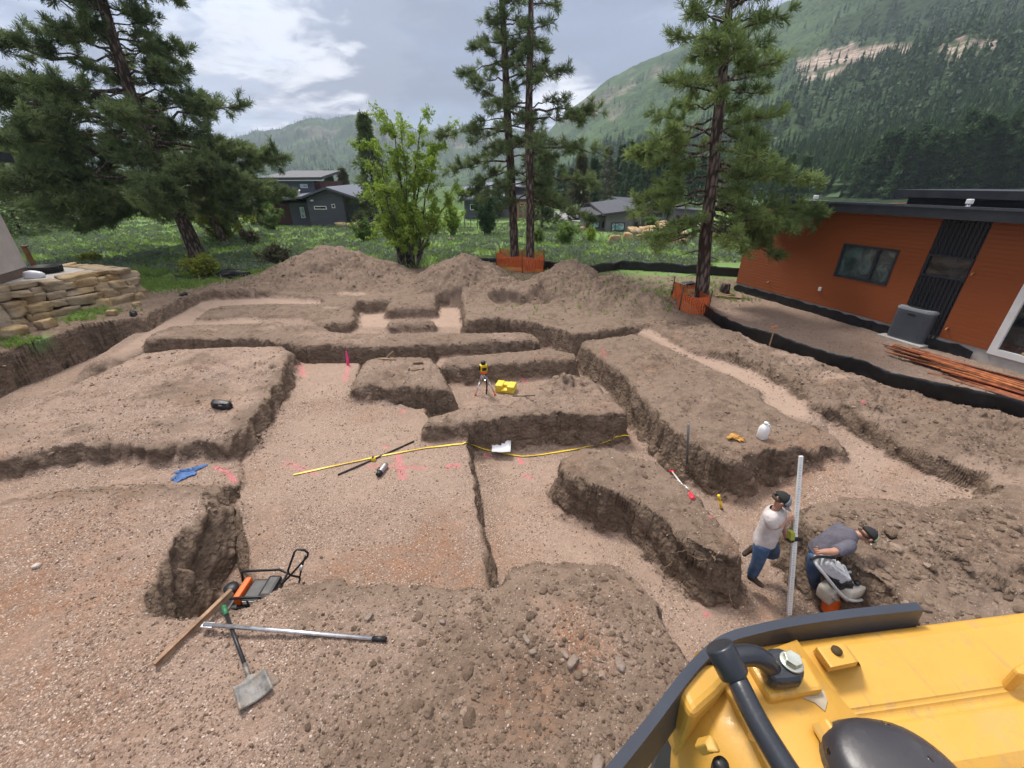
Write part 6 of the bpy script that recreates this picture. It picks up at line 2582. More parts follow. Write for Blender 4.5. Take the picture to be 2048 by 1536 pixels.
# ---- wood scraps and a hammer on the middle block
GS = 'wooden scraps on the middle block'
for i, (a, b, lb) in enumerate([((750, 713), (788, 718), 'upper of two thin wooden stakes on the middle block'), ((757, 718), (792, 720), 'lower of two thin wooden stakes on the middle block')]):
    lying_rod('wood_stake', a, b, .02, WOOD, lb, 'stake', .1, GS)
lying_rod('wood_scrap', (826, 729), (846, 727), .035, MUDWOOD, 'short thick scrap of wood near the edge of the middle block', 'wood', .1, GS)
a, b = on_ground(818, 741, .1), on_ground(846, 739, .1)
root = empty('hammer', a + Vector((0, 0, .02)), 0, 'small hammer with pale handle lying on the middle block', 'hammer')
d = b - a
MB().tube([d * .1, d], [.012, .016], 7).build('handle', WOOD, root)
sd = Vector((-d.y, d.x, 0)).normalized()
MB().tube([sd * .06, sd * .01, -sd * .05], [.022, .018, .022], 7).build('head', DKSTEEL, root)


# ---- rake and shovel in the foreground
def screed():
    a = on_ground(313, 1336, .15); b = at(466, 1187, a.z + .03)
    m = on_ground(412, 1257, .15)
    e = on_ground(774, 1283, .2)
    m = at(412, 1257, a.z + .02)
    root = empty('lute_rake', m, 0, 'wide wooden grading rake with a long aluminium handle on the gravel', 'rake')
    d = (b - a)
    mid = a.lerp(b, .5) - m
    L = d.length
    dn = d.normalized()
    up = Vector((0, 0, 1))
    s = Vector((-dn.y, dn.x, 0)).normalized()
    # blade board on edge, leaning
    mb = MB()
    def board(off_s, off_z, w, h, lean):
        vs = []
        for e_ in (-.5, .5):
            for (ss, zz) in ((0, 0), (w, 0), (w + lean, h), (lean, h)):
                q = mid + dn * L * e_ + s * (ss + off_s) + up * (zz + off_z)
                vs.append(tuple(q))
        mb.add(vs, [(0, 3, 2, 1), (4, 5, 6, 7), (0, 1, 5, 4), (1, 2, 6, 5), (2, 3, 7, 6), (3, 0, 4, 7)], False)
    board(-.02, .0, .022, .058, .02)
    board(-.02, .060, .045, .012, .0)
    mb.build('blade', MUDWOOD, root, bevel=.003)
    h0, h1 = clear(m + Vector((0, 0, .05)), e + Vector((0, 0, .01)), .015)
    h0, h1 = h0 - m, h1 - m
    hd = (h1 - h0)
    MB().tube([h0, h0 + hd * .5, h0 + hd * .93], [.020, .020, .020], 12).build('handle', ALU, root)
    MB().tube([h0 + hd * .925, h0 + hd], .024, 12).build('grip', BLACKP, root)
    MB().cbox(tuple(h0 + hd * .02 + Vector((0, 0, -.02))), (.12, .06, .04), math.atan2(hd.y, hd.x), .006).build('bracket', ALU, root)


screed()


def shovel():
    zs = max(H(*at(491, 1333, .17)[:2]), H(*at(512, 1398, .17)[:2])) + .02
    g0, g1 = at(447, 1213, zs + .02), at(512, 1392, zs)
    nk = at(491, 1333, zs + .05)
    root = empty('shovel', nk, 0, 'square mouth shovel with black shaft and green grip on the gravel', 'shovel')
    a, b = g0 - nk, Vector((0, 0, .0))
    d = b - a
    MB().tube([a, a + d * .16], [.024, .022], 10).build('grip', GREENP, root)
    MB().tube([a + d * .15, b], .017, 10).build('shaft', BLACKP, root)
    bl = g1 - nk
    f = (bl).normalized()
    s = Vector((-f.y, f.x, 0)).normalized()
    Lb = bl.length
    mb = MB().tube([b - d.normalized() * .03, b + f * .06 + Vector((0, 0, .0)), b + f * Lb * .55 + Vector((0, 0, -.022)), b + f * (Lb * .72) + Vector((0, 0, -.04))], [.022, .020, .017, .006], 10)
    mb.build('socket', STEELM, root)
    # blade: shallow tray with turned step and curled sides
    nx, ny = 13, 11
    y0, y1 = Lb * .50, Lb * 1.22
    w = .128
    vs = []
    for j in range(ny):
        v = j / (ny - 1)
        yy = y0 + (y1 - y0) * v
        for i in range(nx):
            u = i / (nx - 1) * 2 - 1
            sh = .035 * (1 - abs(u)) * (1 - v) if v < .2 else 0
            z = .020 + .030 * u * u + .035 * max(0, .25 - v) * 4 * .3 + .008 * v
            q = f * (yy - sh * 0 + .02 * (abs(u) < .25) * 0) + s * (u * w * (1 + .06 * v)) + Vector((0, 0, z))
            if j == 0:
                q -= f * .035 * max(0, 1 - abs(u) * 2.2)
                q += Vector((0, 0, .012))
            vs.append(tuple(q))
    mb = MB().add(vs, [(j * nx + i, j * nx + i + 1, (j + 1) * nx + i + 1, (j + 1) * nx + i) for j in range(ny - 1) for i in range(nx - 1)], True)
    o = mb.build('blade', STEELM, root)
    o.modifiers.new('t', 'SOLIDIFY').thickness = .004


STEELM = M_plain('worn_steel', (.17, .165, .16), .58, .45, .3, 14, .003, 60, dirt=((.26, .19, .13), .75))
shovel()


def plate_compactor():
    root_p = on_ground(520, 1215, -.5)
    base = at(520, 1205, -.42)
    zb = H(base.x, base.y)
    root = empty('plate_compactor', (base.x, base.y, zb), 0, 'black plate compactor with orange cover and looped handle down in the trench', 'plate compactor')
    inv = Vector((base.x, base.y, zb))
    Yb = base.y
    P = lambda px, py, dy=0: at_y(px, py, Yb + dy) - inv
    ctr = P(515, 1185)
    ax = (P(560, 1166) - P(470, 1198)); ax.z = 0
    rz = math.atan2(ax.y, ax.x)
    top = P(520, 1170).z
    M0 = Matrix.Translation((ctr.x, ctr.y, 0)) @ Matrix.Rotation(rz, 4, 'Z')

    def part(name, mat, fn, bevel=0):
        mb = MB(); mb.M = M0
        fn(mb)
        return mb.build(name, mat, root, bevel)
    h = top
    part('base_plate', DKSTEEL, lambda m: (m.box((-.36, -.24, .0), (.36, .24, .035)), m.cbox((.40, 0, .05), (.14, .46, .02), 0, 0, 0, -.6), m.cbox((-.40, 0, .05), (.14, .46, .02), 0, 0, 0, .6)))
    part('exciter', BLACKP, lambda m: m.box((-.26, -.18, .037), (.2, .18, h * .45), .02))
    part('cover', ORANGEP, lambda m: m.box((-.20, -.15, h * .455), (-.12, .15, h * .90), .03))
    part('engine', BLACKP, lambda m: (m.box((-.095, -.16, h * .455), (.10, .14, h * .80), .02), m.box((.105, -.15, h * .46), (.26, .15, h * 1.0), .035), m.lathe([(.07, 0), (.08, .02), (.08, .09), (.02, .1)], 14, (-.30, 0, h * .62))))
    part('engine_label', WHITE, lambda m: (m.box((-.08, -.165, h * .62), (-.03, -.161, h * .76)), m.box((.0, -.165, h * .56), (.06, -.161, h * .78))))
    part('guard_frame', BLACKP, lambda m: m.tube([(-.30, -.19, h * .5), (-.26, -.19, h * 1.02), (.22, -.19, h * 1.12), (.30, -.19, h * .9), (.30, .19, h * .9), (.22, .19, h * 1.12), (-.26, .19, h * 1.02), (-.30, .19, h * .5)], .016, 8))
    # handle: slim loop in the plane the photo shows
    loop = [P(572, 1166), P(581, 1158), P(612, 1108, .16), P(606, 1100, .16), P(590, 1102, .12), P(577, 1145, .06), P(581, 1150, .04), P(600, 1156, .10), P(600, 1162, .10), P(594, 1168, .1)]
    m = MB().tube([P(562, 1168)] + [P(566, 1166), P(585, 1146, .04), P(615, 1113, .15), P(616, 1106, .15), P(609, 1100, .15), P(594, 1099, .12), P(589, 1104, .11), P(576, 1141, .06), P(577, 1147, .05), P(583, 1151, .05), P(598, 1154, .09), P(600, 1158, .1), P(598, 1166, .1)], .013, 8)
    m.build('handle', BLACKP, root)
    q = (P(601, 1140, .1), P(603, 1131, .11))
    MB().tube([P(600, 1153, .1), P(601, 1146, .1), P(606, 1126, .13), P(611, 1112, .15)], .011, 8).build('handle_bar', BLACKP, root)
    MB().tube([q[0], q[1]], .016, 8).build('handle_label', WHITE, root)


plate_compactor()


# ---- by the orange house: condenser unit, pipe, boards
def ac_unit():
    p = on_ground(1822, 679, .05)
    root = empty('condenser_unit', p, H_RZ, 'grey outdoor air conditioning unit on a flat pad by the black panel', 'air conditioner')
    w = .48
    MB().box((-.60, -.62, -.06), (.60, .58, .05), .012).build('pad', CONC, root)
    hgt = at_y(1842, 618, p.y - .1).z - p.z
    body = M_plain('grey_painted_metal', (.115, .128, .145), .5, 0, .06, 4)
    mb = MB()
    pts = []
    for k in range(4):
        for j in range(6):
            a = math.pi / 2 * k + math.pi / 2 * j / 5
            cx, cyy = ((1, 1), (-1, 1), (-1, -1), (1, -1))[k]
            pts.append((cx * (w - .17) + .17 * math.cos(a), cyy * (w - .17) + .17 * math.sin(a)))
    mb.prism(pts, .055, hgt - .06)
    mb.build('cabinet', body, root)
    # louvre grooves as slim ribs
    mb = MB()
    for k in range(34):
        z = .10 + (hgt - .24) * k / 33
        mb.prism([(x * 1.008, y * 1.008) for x, y in pts], z, z + .011)
    mb.build('louvre', M_plain('grey_louvre', (.07, .078, .09), .5, 0, .06, 4), root)
    mb = MB()
    mb.prism([(x * 1.03, y * 1.03) for x, y in pts], hgt - .058, hgt - .01)
    mb.prism([(x * .97, y * .97) for x, y in pts], hgt - .009, hgt + .02)
    top = mb.build('lid', M_plain('light_grey_metal', (.27, .29, .31), .45, 0, .05, 4), root)
    mb = MB()
    for r_ in (.10, .16, .22, .28, .34, .39):
        mb.tube([(r_ * math.cos(2 * math.pi * k / 24), r_ * math.sin(2 * math.pi * k / 24), hgt + .035) for k in range(25)], .007, 5, cap=False)
    for k in range(8):
        a = math.pi * k / 4
        mb.tube([(.05 * math.cos(a), .05 * math.sin(a), hgt + .036), (.39 * math.cos(a), .39 * math.sin(a), hgt + .034)], .006, 4)
    mb.lathe([(.06, 0), (.06, .02), (.03, .025)], 14, (0, 0, hgt + .03))
    mb.lathe([(.40, .001), (.40, .006)], 28, (0, 0, hgt + .0205))
    mb.build('fan_guard', BLACKP, top)
    n = Matrix.Rotation(-H_RZ, 3, 'Z') @ HN
    sg = 1 if n.y > 0 else -1
    MB().box((-.10, sg * .492 - .004, hgt - .19), (.10, sg * .492 + .004, hgt - .14)).build('badge', BLACKP, root)
    mb = MB()
    mb.tube([(-.3, -sg * .38, .3), (-.55, -sg * .52, .34), (-.7, -sg * .62, .30), (-.9, -sg * .66, .5)], .014, 6)
    mb.build('refrigerant_line', M_plain('copper_line', (.20, .08, .04), .5, .5), root)


ac_unit()
p = on_ground(1690, 637, 0)
q = at_y(1703, 590, p.y + .02)
root = empty('gas_riser', p, 0, 'thin rusty pipe stub with a valve standing before the orange wall', 'pipe')
d = q - p
MB().tube([(0, 0, -.1), d * .55, d], [.035, .035, .032], 8).build('pipe', M_plain('rusty_pipe', (.17, .12, .105), .7, .2, .3, 10), root)
MB().tube([d * .55 + Vector((-.09, 0, -.01)), d * .55 + Vector((.11, 0, .02))], .028, 8).build('valve', DKSTEEL, root)
p = on_ground(1543, 694, 0)
q = at_y(1545, 655, p.y)
root = empty('survey_lath', p, 0, 'wooden survey lath with orange ribbon at the black silt fence', 'survey lath')
MB().cbox(((q - p) / 2)[:], (.035, .02, (q - p).z + .1), .3).build('lath', WOOD, root)
MB().cbox((q - p)[:], (.05, .03, .05), .3).build('ribbon', ORANGEP, root)
mb = MB().tube([(q - p) + Vector((0, 0, .01)), (q - p) + Vector((.10, 0, .05)), (q - p) + Vector((.17, 0, .03))], .008, 5)
mb.build('ribbon_tail', ORANGEP, root)

BOARD_MATS = [M_plain('red_board', (.30, .085, .035), .7, 0, .3, 5), M_plain('orange_stained_board', (.42, .15, .055), .7, 0, .3, 5), M_plain('brown_board', (.22, .09, .05), .7, 0, .3, 5)]
rb = random.Random(77)
BL = ['red stained board lying in the heap by the silt fence', 'orange stained board lying in the heap by the silt fence', 'brown stained board lying in the heap by the silt fence']
ba, bb = on_ground(1815, 712, .05), on_ground(2060, 785, .05)
bd = (bb - ba); bd.z = 0; bd.normalize()
bn = Vector((-bd.y, bd.x, 0))
if bn.x < 0:
    bn = -bn
for k in range(44):
    lay = k // 11
    c = ba + bd * rb.uniform(1.2, 3.0) + bn * (rb.uniform(-.70, .50) * (1 - .16 * lay))
    ln = rb.uniform(2.4, 4.4)
    m = rb.choice((0, 1, 1, 2))
    mb = MB().box((-ln / 2, -.055, -.011), (ln / 2, .055, .011))
    o = mb.build('board', BOARD_MATS[m])
    z = H(c.x, c.y)
    o.location = (c.x, c.y, z + .03 + .034 * lay + rb.uniform(0, .02))
    o.rotation_euler = (rb.uniform(-.25, .25), rb.uniform(-.015, .015), math.atan2(bd.y, bd.x) + rb.gauss(0, .085))
    tag(o, BL[m], 'board', 'stained boards heaped by the silt fence')
# small timber trestle by the white door, stump and offcuts by the tall pine
p = on_ground(2040, 745, .05)
o = MB().cbox((0, 0, .22), (.09, .09, .6), .3, ry=.25).cbox((.1, .1, .5), (.5, .09, .04), .3).build('timber_prop', M_plain('pale_timber', (.55, .36, .16), .7))
o.location = p
tag(o, 'pale timber prop beneath the white door frame', 'timber')
p = on_ground(1448, 583, .0)
o = MB().lathe([(.24, -.1), (.22, .05), (.20, .33), (.18, .345), (.01, .35)], 16).build('stump', BARK_PINE)
o.location = p
tag(o, 'cut tree stump beside the corner of the orange house', 'stump')
for i, (px, py, ln, rz) in enumerate([(1452, 592, .8, .2), (1463, 590, .5, 1.0), (1470, 597, .9, -.1), (1440, 594, .6, .5)]):
    p = on_ground(px, py)
    o = MB().box((-ln / 2, -.07, 0), (ln / 2, .07, .05), .008).build('offcut', MUDWOOD)
    o.location = p + Vector((0, 0, .02)); o.rotation_euler = (0, .08, rz)
    tag(o, 'weathered timber offcut on the dirt before the stump', 'offcut', 'timber offcuts by the stump')
# stray loose cobbles in the foreground
GC = 'loose cobbles in the foreground'
COBBLE = mat_stone('cobble', (.20, .15, .12), (.30, .24, .20), (.26, .20, .17))
COBBLE_LT = mat_stone('pale_cobble', (.44, .38, .32), (.58, .52, .46), (.50, .44, .38))
for i, (px, py, s, m, lb) in enumerate([(74, 1133, .075, COBBLE_LT, 'pale round cobble on the gravel at the far left'), (738, 1235, .07, COBBLE, 'rounded brown cobble above the grip of the grading rake'), (545, 1363, .10, COBBLE, 'rounded tan cobble behind the shovel blade'), (1145, 1325, .085, COBBLE, 'long brown cobble in the middle of the foreground heap'),
                                     (1053, 1280, .07, COBBLE, 'grey brown cobble among clods right of centre'), (1066, 1305, .055, COBBLE, 'small brown cobble under the clod group right of centre'), (1240, 1330, .08, COBBLE, 'flat brown cobble near the machine'), (885, 1245, .05, COBBLE, 'small tan cobble on the mound left of centre'), (1195, 1530, .09, COBBLE, 'large cobble at the bottom edge beside the machine'), (1130, 1310, .06, COBBLE, 'squarish clod-coloured cobble near the long one')]):
    p = on_ground(px, py, .15)
    o = MB().bm(boulder((0, 0, .0), s * 1.25, s * .85, s * .7, i * 1.3, 1400 + i, .10, .25), True).build('cobble', m)
    o.location = p + Vector((0, 0, s * .14))
    tag(o, lb, 'cobble', GC)


# ---- boulders of the far rockery
GR = 'rockery boulders beside the low grey house'
for i, (px, py, w) in enumerate([(1228, 484, 20), (1268, 470, 26), (1290, 468, 24), (1310, 470, 28), (1330, 466, 26), (1345, 476, 24), (1300, 480, 30), (1322, 484, 26), (1347, 490, 22), (1362, 488, 18), (1280, 482, 22), (1255, 478, 18), (1335, 456, 20), (1318, 458, 24), (1298, 456, 20), (1170, 462, 14), (1360, 474, 20), (1380, 480, 16)]):
    p = on_ground(px, py)
    s = w / F_PX * p.y
    o = MB().bm(boulder((0, 0, s * .25), s, s * .8, s * .62, i * 1.7, 1500 + i, .16, .45), True).build('boulder', SANDSTONE)
    o.location = p
    lb = {0: 'lone tan boulder left of the rockery', 15: 'small grey boulder left of the low grey house', 17: 'outermost boulder right of the rockery'}.get(i)
    tag(o, lb or 'tan boulder in the rockery beside the low grey house', 'boulder', GR if lb is None else None)
for i, (px, py, w, lb) in enumerate([(690, 455, 26, 'tan landscaping boulder left of the timber porch steps'), (712, 458, 30, 'broad tan boulder in front of the timber porch'), (742, 462, 34, 'flat tan boulder between the porch and the leafy tree'), (860, 458, 20, 'tan boulder right of the leafy tree stems'), (1185 - 400, 470, 20, 'tan boulder left of the leafy tree stems'), (900, 480, 12, 'small tan stone in the meadow right of the leafy tree'), (655, 500 - 22, 8, 'small pale stone in the meadow below the dark gable house')]):
    p = on_ground(px, py)
    s = w / F_PX * p.y
    o = MB().bm(boulder((0, 0, s * .15), s, s * .8, s * .42, i * 1.7, 1540 + i, .16, .5), True).build('boulder', SANDSTONE)
    o.location = p
    tag(o, lb, 'boulder')


# ---- vehicles far off
def vehicle(px, py, Y, rz, kind, paint, label, cat):
    b = at_y(px, py, Y)
    root = empty({'pickup': 'pickup_truck', 'suv': 'parked_suv'}[kind], (b.x, Y, H(b.x, Y) + .1), rz, label, cat)
    L, Wd = (5.4, 1.9) if kind == 'pickup' else (4.7, 1.85)
    mb = MB()
    hood = 1.05
    if kind == 'pickup':
        side = [(-L / 2, .45), (L / 2, .45), (L / 2, .98), (L / 2 - 1.2, 1.08), (L / 2 - 1.25, 1.08), (-.15, 1.12), (-.15, .86), (-L / 2 + .06, .86), (-L / 2 + .06, 1.12), (-L / 2, 1.12)]
        cab = [(L / 2 - 1.3, 1.085), (L / 2 - 1.95, 1.78), (.1, 1.82), (-.1, 1.085)]
    else:
        side = [(-L / 2, .45), (L / 2, .45), (L / 2, .95), (L / 2 - 1.1, 1.05), (-L / 2, 1.1)]
        cab = [(L / 2 - 1.15, 1.06), (L / 2 - 1.85, 1.62), (-L / 2 + .4, 1.66), (-L / 2 + .03, 1.1)]

    def ext(poly, w, m):
        n = len(poly)
        vs = [(x, -w / 2, z) for x, z in poly] + [(x, w / 2, z) for x, z in poly]
        m.add(vs, [tuple(range(n)), tuple(reversed(range(n, 2 * n)))] + [(i, n + i, n + (i + 1) % n, (i + 1) % n) for i in range(n)], False)
    ext(side, Wd, mb)
    ext(cab, Wd * .86, mb)
    mb.build('body', paint, root, bevel=.05)
    mb = MB()
    c = [(cab[0][0] - .12, cab[0][1] + .06), (cab[1][0] - .02, cab[1][1] - .10), (cab[2][0] + .08, cab[2][1] - .10), (cab[3][0] + .14, cab[3][1] + .06)]
    ext(c, Wd * .86 + .02, mb)
    mb.build('side_glass', GLASS_DK, root)
    mb = MB()
    vs = [(cab[0][0] - .02, -.7, cab[0][1] + .05), (cab[0][0] - .02, .7, cab[0][1] + .05), (cab[1][0] + .05, .62, cab[1][1] - .08), (cab[1][0] + .05, -.62, cab[1][1] - .08)]
    mb.add([(x + .03, y, z) for x, y, z in vs] + vs, [(0, 1, 2, 3), (7, 6, 5, 4), (0, 4, 5, 1), (1, 5, 6, 2), (2, 6, 7, 3), (3, 7, 4, 0)], False)
    mb.build('windscreen', GLASS_DK, root)
    for sx in (L * .31, -L * .31):
        for sy in (-1, 1):
            m = MB(); m.M = Matrix.Translation((sx, sy * (Wd / 2 - .08), .38)) @ Matrix.Rotation(math.pi / 2, 4, 'X')
            m.lathe([(.22, -.12), (.38, -.11), (.39, .11), (.22, .12)], 18)
            w = m.build('wheel', BLACKP, root)
            m = MB(); m.M = Matrix.Translation((sx, sy * (Wd / 2 + .0), .38)) @ Matrix.Rotation(math.pi / 2, 4, 'X')
            m.lathe([(.20, -.05), (.23, .0), (.20, .05)], 14)
            m.build('rim', STEEL, w)
    for sy in (-.68, .68):
        MB().cbox((L / 2 + .005, sy, .82), (.05, .34, .16), bev=.02).build('headlight', M_plain('lamp_glass', (.7, .7, .72), .15) if 'lamp_glass' not in bpy.data.materials else bpy.data.materials['lamp_glass'], root)
        MB().cbox((-L / 2 - .005, sy, .9), (.05, .2, .22), bev=.02).build('tail_light', REDP, root)


vehicle(1178, 436, 54.5, R(184), 'pickup', M_plain('maroon_paint', (.060, .030, .032), .3, 0, .05, 2, coat=.4), 'dark maroon pickup truck parked on the lane by the brownish pine', 'pickup truck')
vehicle(205, 428, 58, R(10), 'pickup', M_plain('silver_paint', (.55, .56, .57), .3, .3, .05, 2, coat=.4), 'silver white pickup truck seen under the big left pine', 'pickup truck')
vehicle(482, 432, 60, R(-8), 'suv', M_plain('white_car_paint', (.72, .73, .74), .3, 0, .03, 2, coat=.4), 'white car parked in front of the timber frame house', 'car')
vehicle(372, 430, 60, R(5), 'suv', M_plain('navy_paint', (.035, .045, .07), .3, 0, .05, 2, coat=.4), 'dark car between the trunks of the left pines', 'car')
# thin wire fence posts by the rockery garden
for i, px in enumerate((906, 918, 930, 942, 955)):
    p = on_ground(px, 460)
    o = MB().tube([(0, 0, -.1), (0, 0, 1.3)], .04, 6).build('fence_post', DKSTEEL)
    o.location = p
    tag(o, 'thin dark garden fence post left of the juniper', 'fence post', 'garden fence posts left of the juniper')
# ------------------------------------------------------------------ the two workers, the measuring rod and the rammer
SKIN = M_plain('skin', (.43, .225, .155), .55, 0, .12, 9)
SHIRT_LT = M_plain('pale_shirt', (.56, .50, .485), .9, 0, .10, 7, .012, 26)
SHIRT_GR = M_plain('charcoal_shirt', (.105, .10, .125), .9, 0, .15, 7, .012, 26)
JEANS = M_plain('blue_jeans', (.055, .105, .20), .9, 0, .30, 6, .012, 28, dirt=((.16, .20, .25), .5))
JEANS_DK = M_plain('dark_jeans', (.040, .075, .145), .9, 0, .30, 6, .012, 28, dirt=((.15, .16, .18), .4))
BOOT = M_plain('brown_boots', (.06, .042, .032), .8, 0, .2, 10, dirt=((.20, .15, .11), .5))
CAP_BLK = M_plain('black_cap', (.018, .018, .02), .85, 0, .15, 12)
CAP_GREY = M_plain('grey_cap', (.20, .22, .25), .85, 0, .1, 12)
CAP_KHAKI = M_plain('khaki_cap', (.36, .37, .24), .85, 0, .1, 12)
HAIR = M_plain('brown_hair', (.05, .03, .018), .8, 0, .25, 30)
EYE = M_plain('eye', (.05, .035, .03), .2, 0, .05, 5)


def skin(name, nodes, edges, mat, parent, root, lv=2, origin=Vector((0, 0, 0))):
    """one continuous surface grown round a skeleton: nodes {key: (point, radius or (rx, ry))}"""
    keys = list(nodes)
    me = bpy.data.meshes.new(name)
    me.from_pydata([tuple(Vector(nodes[k][0]) - origin) for k in keys], [(keys.index(a), keys.index(b)) for a, b in edges], [])
    me.materials.append(mat)
    o = bpy.data.objects.new(name, me)
    COL.objects.link(o)
    if parent:
        o.parent = parent
    m = o.modifiers.new('skin', 'SKIN')
    m.use_smooth_shade = True
    m.branch_smoothing = .6
    sv = me.skin_vertices[0].data
    for i, k in enumerate(keys):
        r = nodes[k][1]
        sv[i].radius = r if isinstance(r, tuple) else (r, r)
        sv[i].use_root = (k == root)
    s = o.modifiers.new('sub', 'SUBSURF')
    s.levels = s.render_levels = lv
    return o


def chain(nodes, edges, names):
    for a, b in zip(names[:-1], names[1:]):
        edges.append((a, b))


def add_hand(nd, ed, wrist, tag_, wpos, fdir, palm_n, thumb_side, curl=.9, sc=1.0):
    """palm, four unequal bent fingers and a thumb; fdir: along the hand, palm_n: out of the palm (fingers curl that way)"""
    f = Vector(fdir).normalized()
    n = Vector(palm_n); n = (n - f * n.dot(f)).normalized()
    s = f.cross(n).normalized() * thumb_side
    p1 = wpos + f * .045 * sc
    nd[tag_ + 'palm'] = (p1, (.032 * sc, .019 * sc))
    ed.append((wrist, tag_ + 'palm'))
    for i, (off, ln) in enumerate(((.030, .072), (.010, .080), (-.010, .075), (-.029, .060))):
        b = p1 + f * .038 * sc + s * off * sc
        a1 = curl * (1 + .08 * i)
        d1 = (f * math.cos(a1 * .45) + n * math.sin(a1 * .45))
        d2 = (f * math.cos(a1 * 1.1) + n * math.sin(a1 * 1.1))
        d3 = (f * math.cos(a1 * 1.8) + n * math.sin(a1 * 1.8))
        q = [b, b + d1 * ln * .45 * sc, b + d1 * ln * .45 * sc + d2 * ln * .33 * sc, b + d1 * ln * .45 * sc + d2 * ln * .33 * sc + d3 * ln * .25 * sc]
        ks = [tag_ + 'f%d%d' % (i, j) for j in range(4)]
        for k, (kk, pp) in enumerate(zip(ks, q)):
            nd[kk] = (pp, (.0105, .0098, .0088, .0072)[k] * sc)
        ed.append((tag_ + 'palm', ks[0]))
        chain(nd, ed, ks)
    t0 = p1 - f * .012 * sc + s * .030 * sc
    t1 = t0 + (f * .5 + s * .6 + n * .35).normalized() * .036 * sc
    t2 = t1 + (f * .65 + s * .05 + n * .75).normalized() * .032 * sc
    for k, pp in zip(('t0', 't1', 't2'), (t0, t1, t2)):
        nd[tag_ + k] = (pp, (.0125 if k == 't0' else .0105 if k == 't1' else .0085) * sc)
    ed.append((tag_ + 'palm', tag_ + 't0'))
    chain(nd, ed, [tag_ + 't0', tag_ + 't1', tag_ + 't2'])


def head_and_cap(parent, org, c, face, up, cap_back, cap_front, brim_mat, hair=True):
    """c: middle of the skull, face: where the nose points, up: crown"""
    f = Vector(face).normalized()
    u = Vector(up); u = (u - f * u.dot(f)).normalized()
    s = f.cross(u)
    B = Matrix((s, f, u)).transposed().to_4x4()
    B.translation = c - org
    # face details
    mb = MB(); mb.M = B
    mb.tube([(0, .085, .012), (0, .108, -.012), (0, .098, -.028)], [.010, .016, .012], 8)
    mb.build('nose', SKIN, parent)
    for sx in (-1, 1):
        mb = MB(); mb.M = B
        mb.tube([(sx * .082, -.012, -.035), (sx * .092, -.02, .0), (sx * .086, -.012, .022)], [.011, .018, .012], 8, flat=.6)
        mb.build('ear', SKIN, parent)
        mb = MB(); mb.M = B
        mb.lathe([(.003, -.011), (.011, -.006), (.012, 0), (.011, .006), (.003, .011)], 10, (sx * .032, .083, .012))
        mb.build('eye', EYE, parent)
    mb = MB(); mb.M = B
    mb.tube([(-.024, .085, -.05), (0, .095, -.049), (.024, .085, -.05)], [.005, .007, .005], 6)
    mb.build('mouth', M_plain('lips', (.30, .11, .085), .5), parent)
    if hair:
        mb = MB(); mb.M = B
        mb.tube([(-.078, -.02, .01), (-.062, -.07, -.02), (0, -.095, -.03), (.062, -.07, -.02), (.078, -.02, .01)], [.012, .018, .020, .018, .012], 8)
        mb.build('hair', HAIR, parent)
    # cap: dome split into back and front panels, plus brim
    def dome(a0, a1, mat, nm):
        m = MB(); m.M = B
        vs, fs = [], []
        nu, nv = 13, 8
        for j in range(nv):
            ph = math.pi / 2 * j / (nv - 1)
            for i in range(nu):
                th = a0 + (a1 - a0) * i / (nu - 1)
                r_ = math.cos(ph)
                vs.append((.100 * r_ * math.cos(th), .112 * r_ * math.sin(th) - .005, .020 + .100 * math.sin(ph)))
        for j in range(nv - 1):
            for i in range(nu - 1):
                fs.append((j * nu + i, j * nu + i + 1, (j + 1) * nu + i + 1, (j + 1) * nu + i))
        m.add(vs, fs, True)
        o = m.build(nm, mat, cap_root)
        o.modifiers.new('t', 'SOLIDIFY').thickness = .006
    m = MB(); m.M = B
    m.lathe([(.012, .118), (.010, .124), (.003, .126)], 10, (0, -.005, 0))
    cap_root = m.build('cap', cap_back, parent)
    dome(R(180), R(360), cap_back, 'back_panel')
    dome(R(0), R(180), cap_front, 'front_panel')
    m = MB(); m.M = B
    vs, fs = [], []
    for j in range(5):
        for i in range(11):
            th = R(20 + 140 * i / 10)
            k = j / 4
            out = .105 + (.075 * math.sin(th) ** 1.3) * k
            vs.append((.098 * math.cos(th) * (1 - .04 * k), out * math.sin(th) + .004, .026 - .018 * k - .030 * abs(math.cos(th)) ** 2 * (.4 + k * .5)))
    for j in range(4):
        for i in range(10):
            fs.append((j * 11 + i, j * 11 + i + 1, j * 11 + 12 + i, j * 11 + 11 + i))
    m.add(vs, fs, True)
    o = m.build('brim', brim_mat, cap_root)
    o.modifiers.new('t', 'SOLIDIFY').thickness = .005


def boot(parent, org, ankle, toe_dir, down=(0, 0, -1), name='boot'):
    f = Vector(toe_dir).normalized()
    d = Vector(down); d = (d - f * d.dot(f)).normalized()
    a = ankle
    nd = {'shaft': (a - d * .06, .050), 'ankle': (a, .048), 'heel': (a + d * .055 - f * .045, (.040, .036)), 'instep': (a + d * .045 + f * .06, (.046, .040)), 'ball': (a + d * .062 + f * .125, (.047, .030)), 'toe': (a + d * .066 + f * .185, (.036, .024))}
    ed = [('shaft', 'ankle'), ('ankle', 'heel'), ('ankle', 'instep'), ('instep', 'ball'), ('ball', 'toe')]
    return skin(name, nd, ed, BOOT, parent, 'ankle', 2, org)


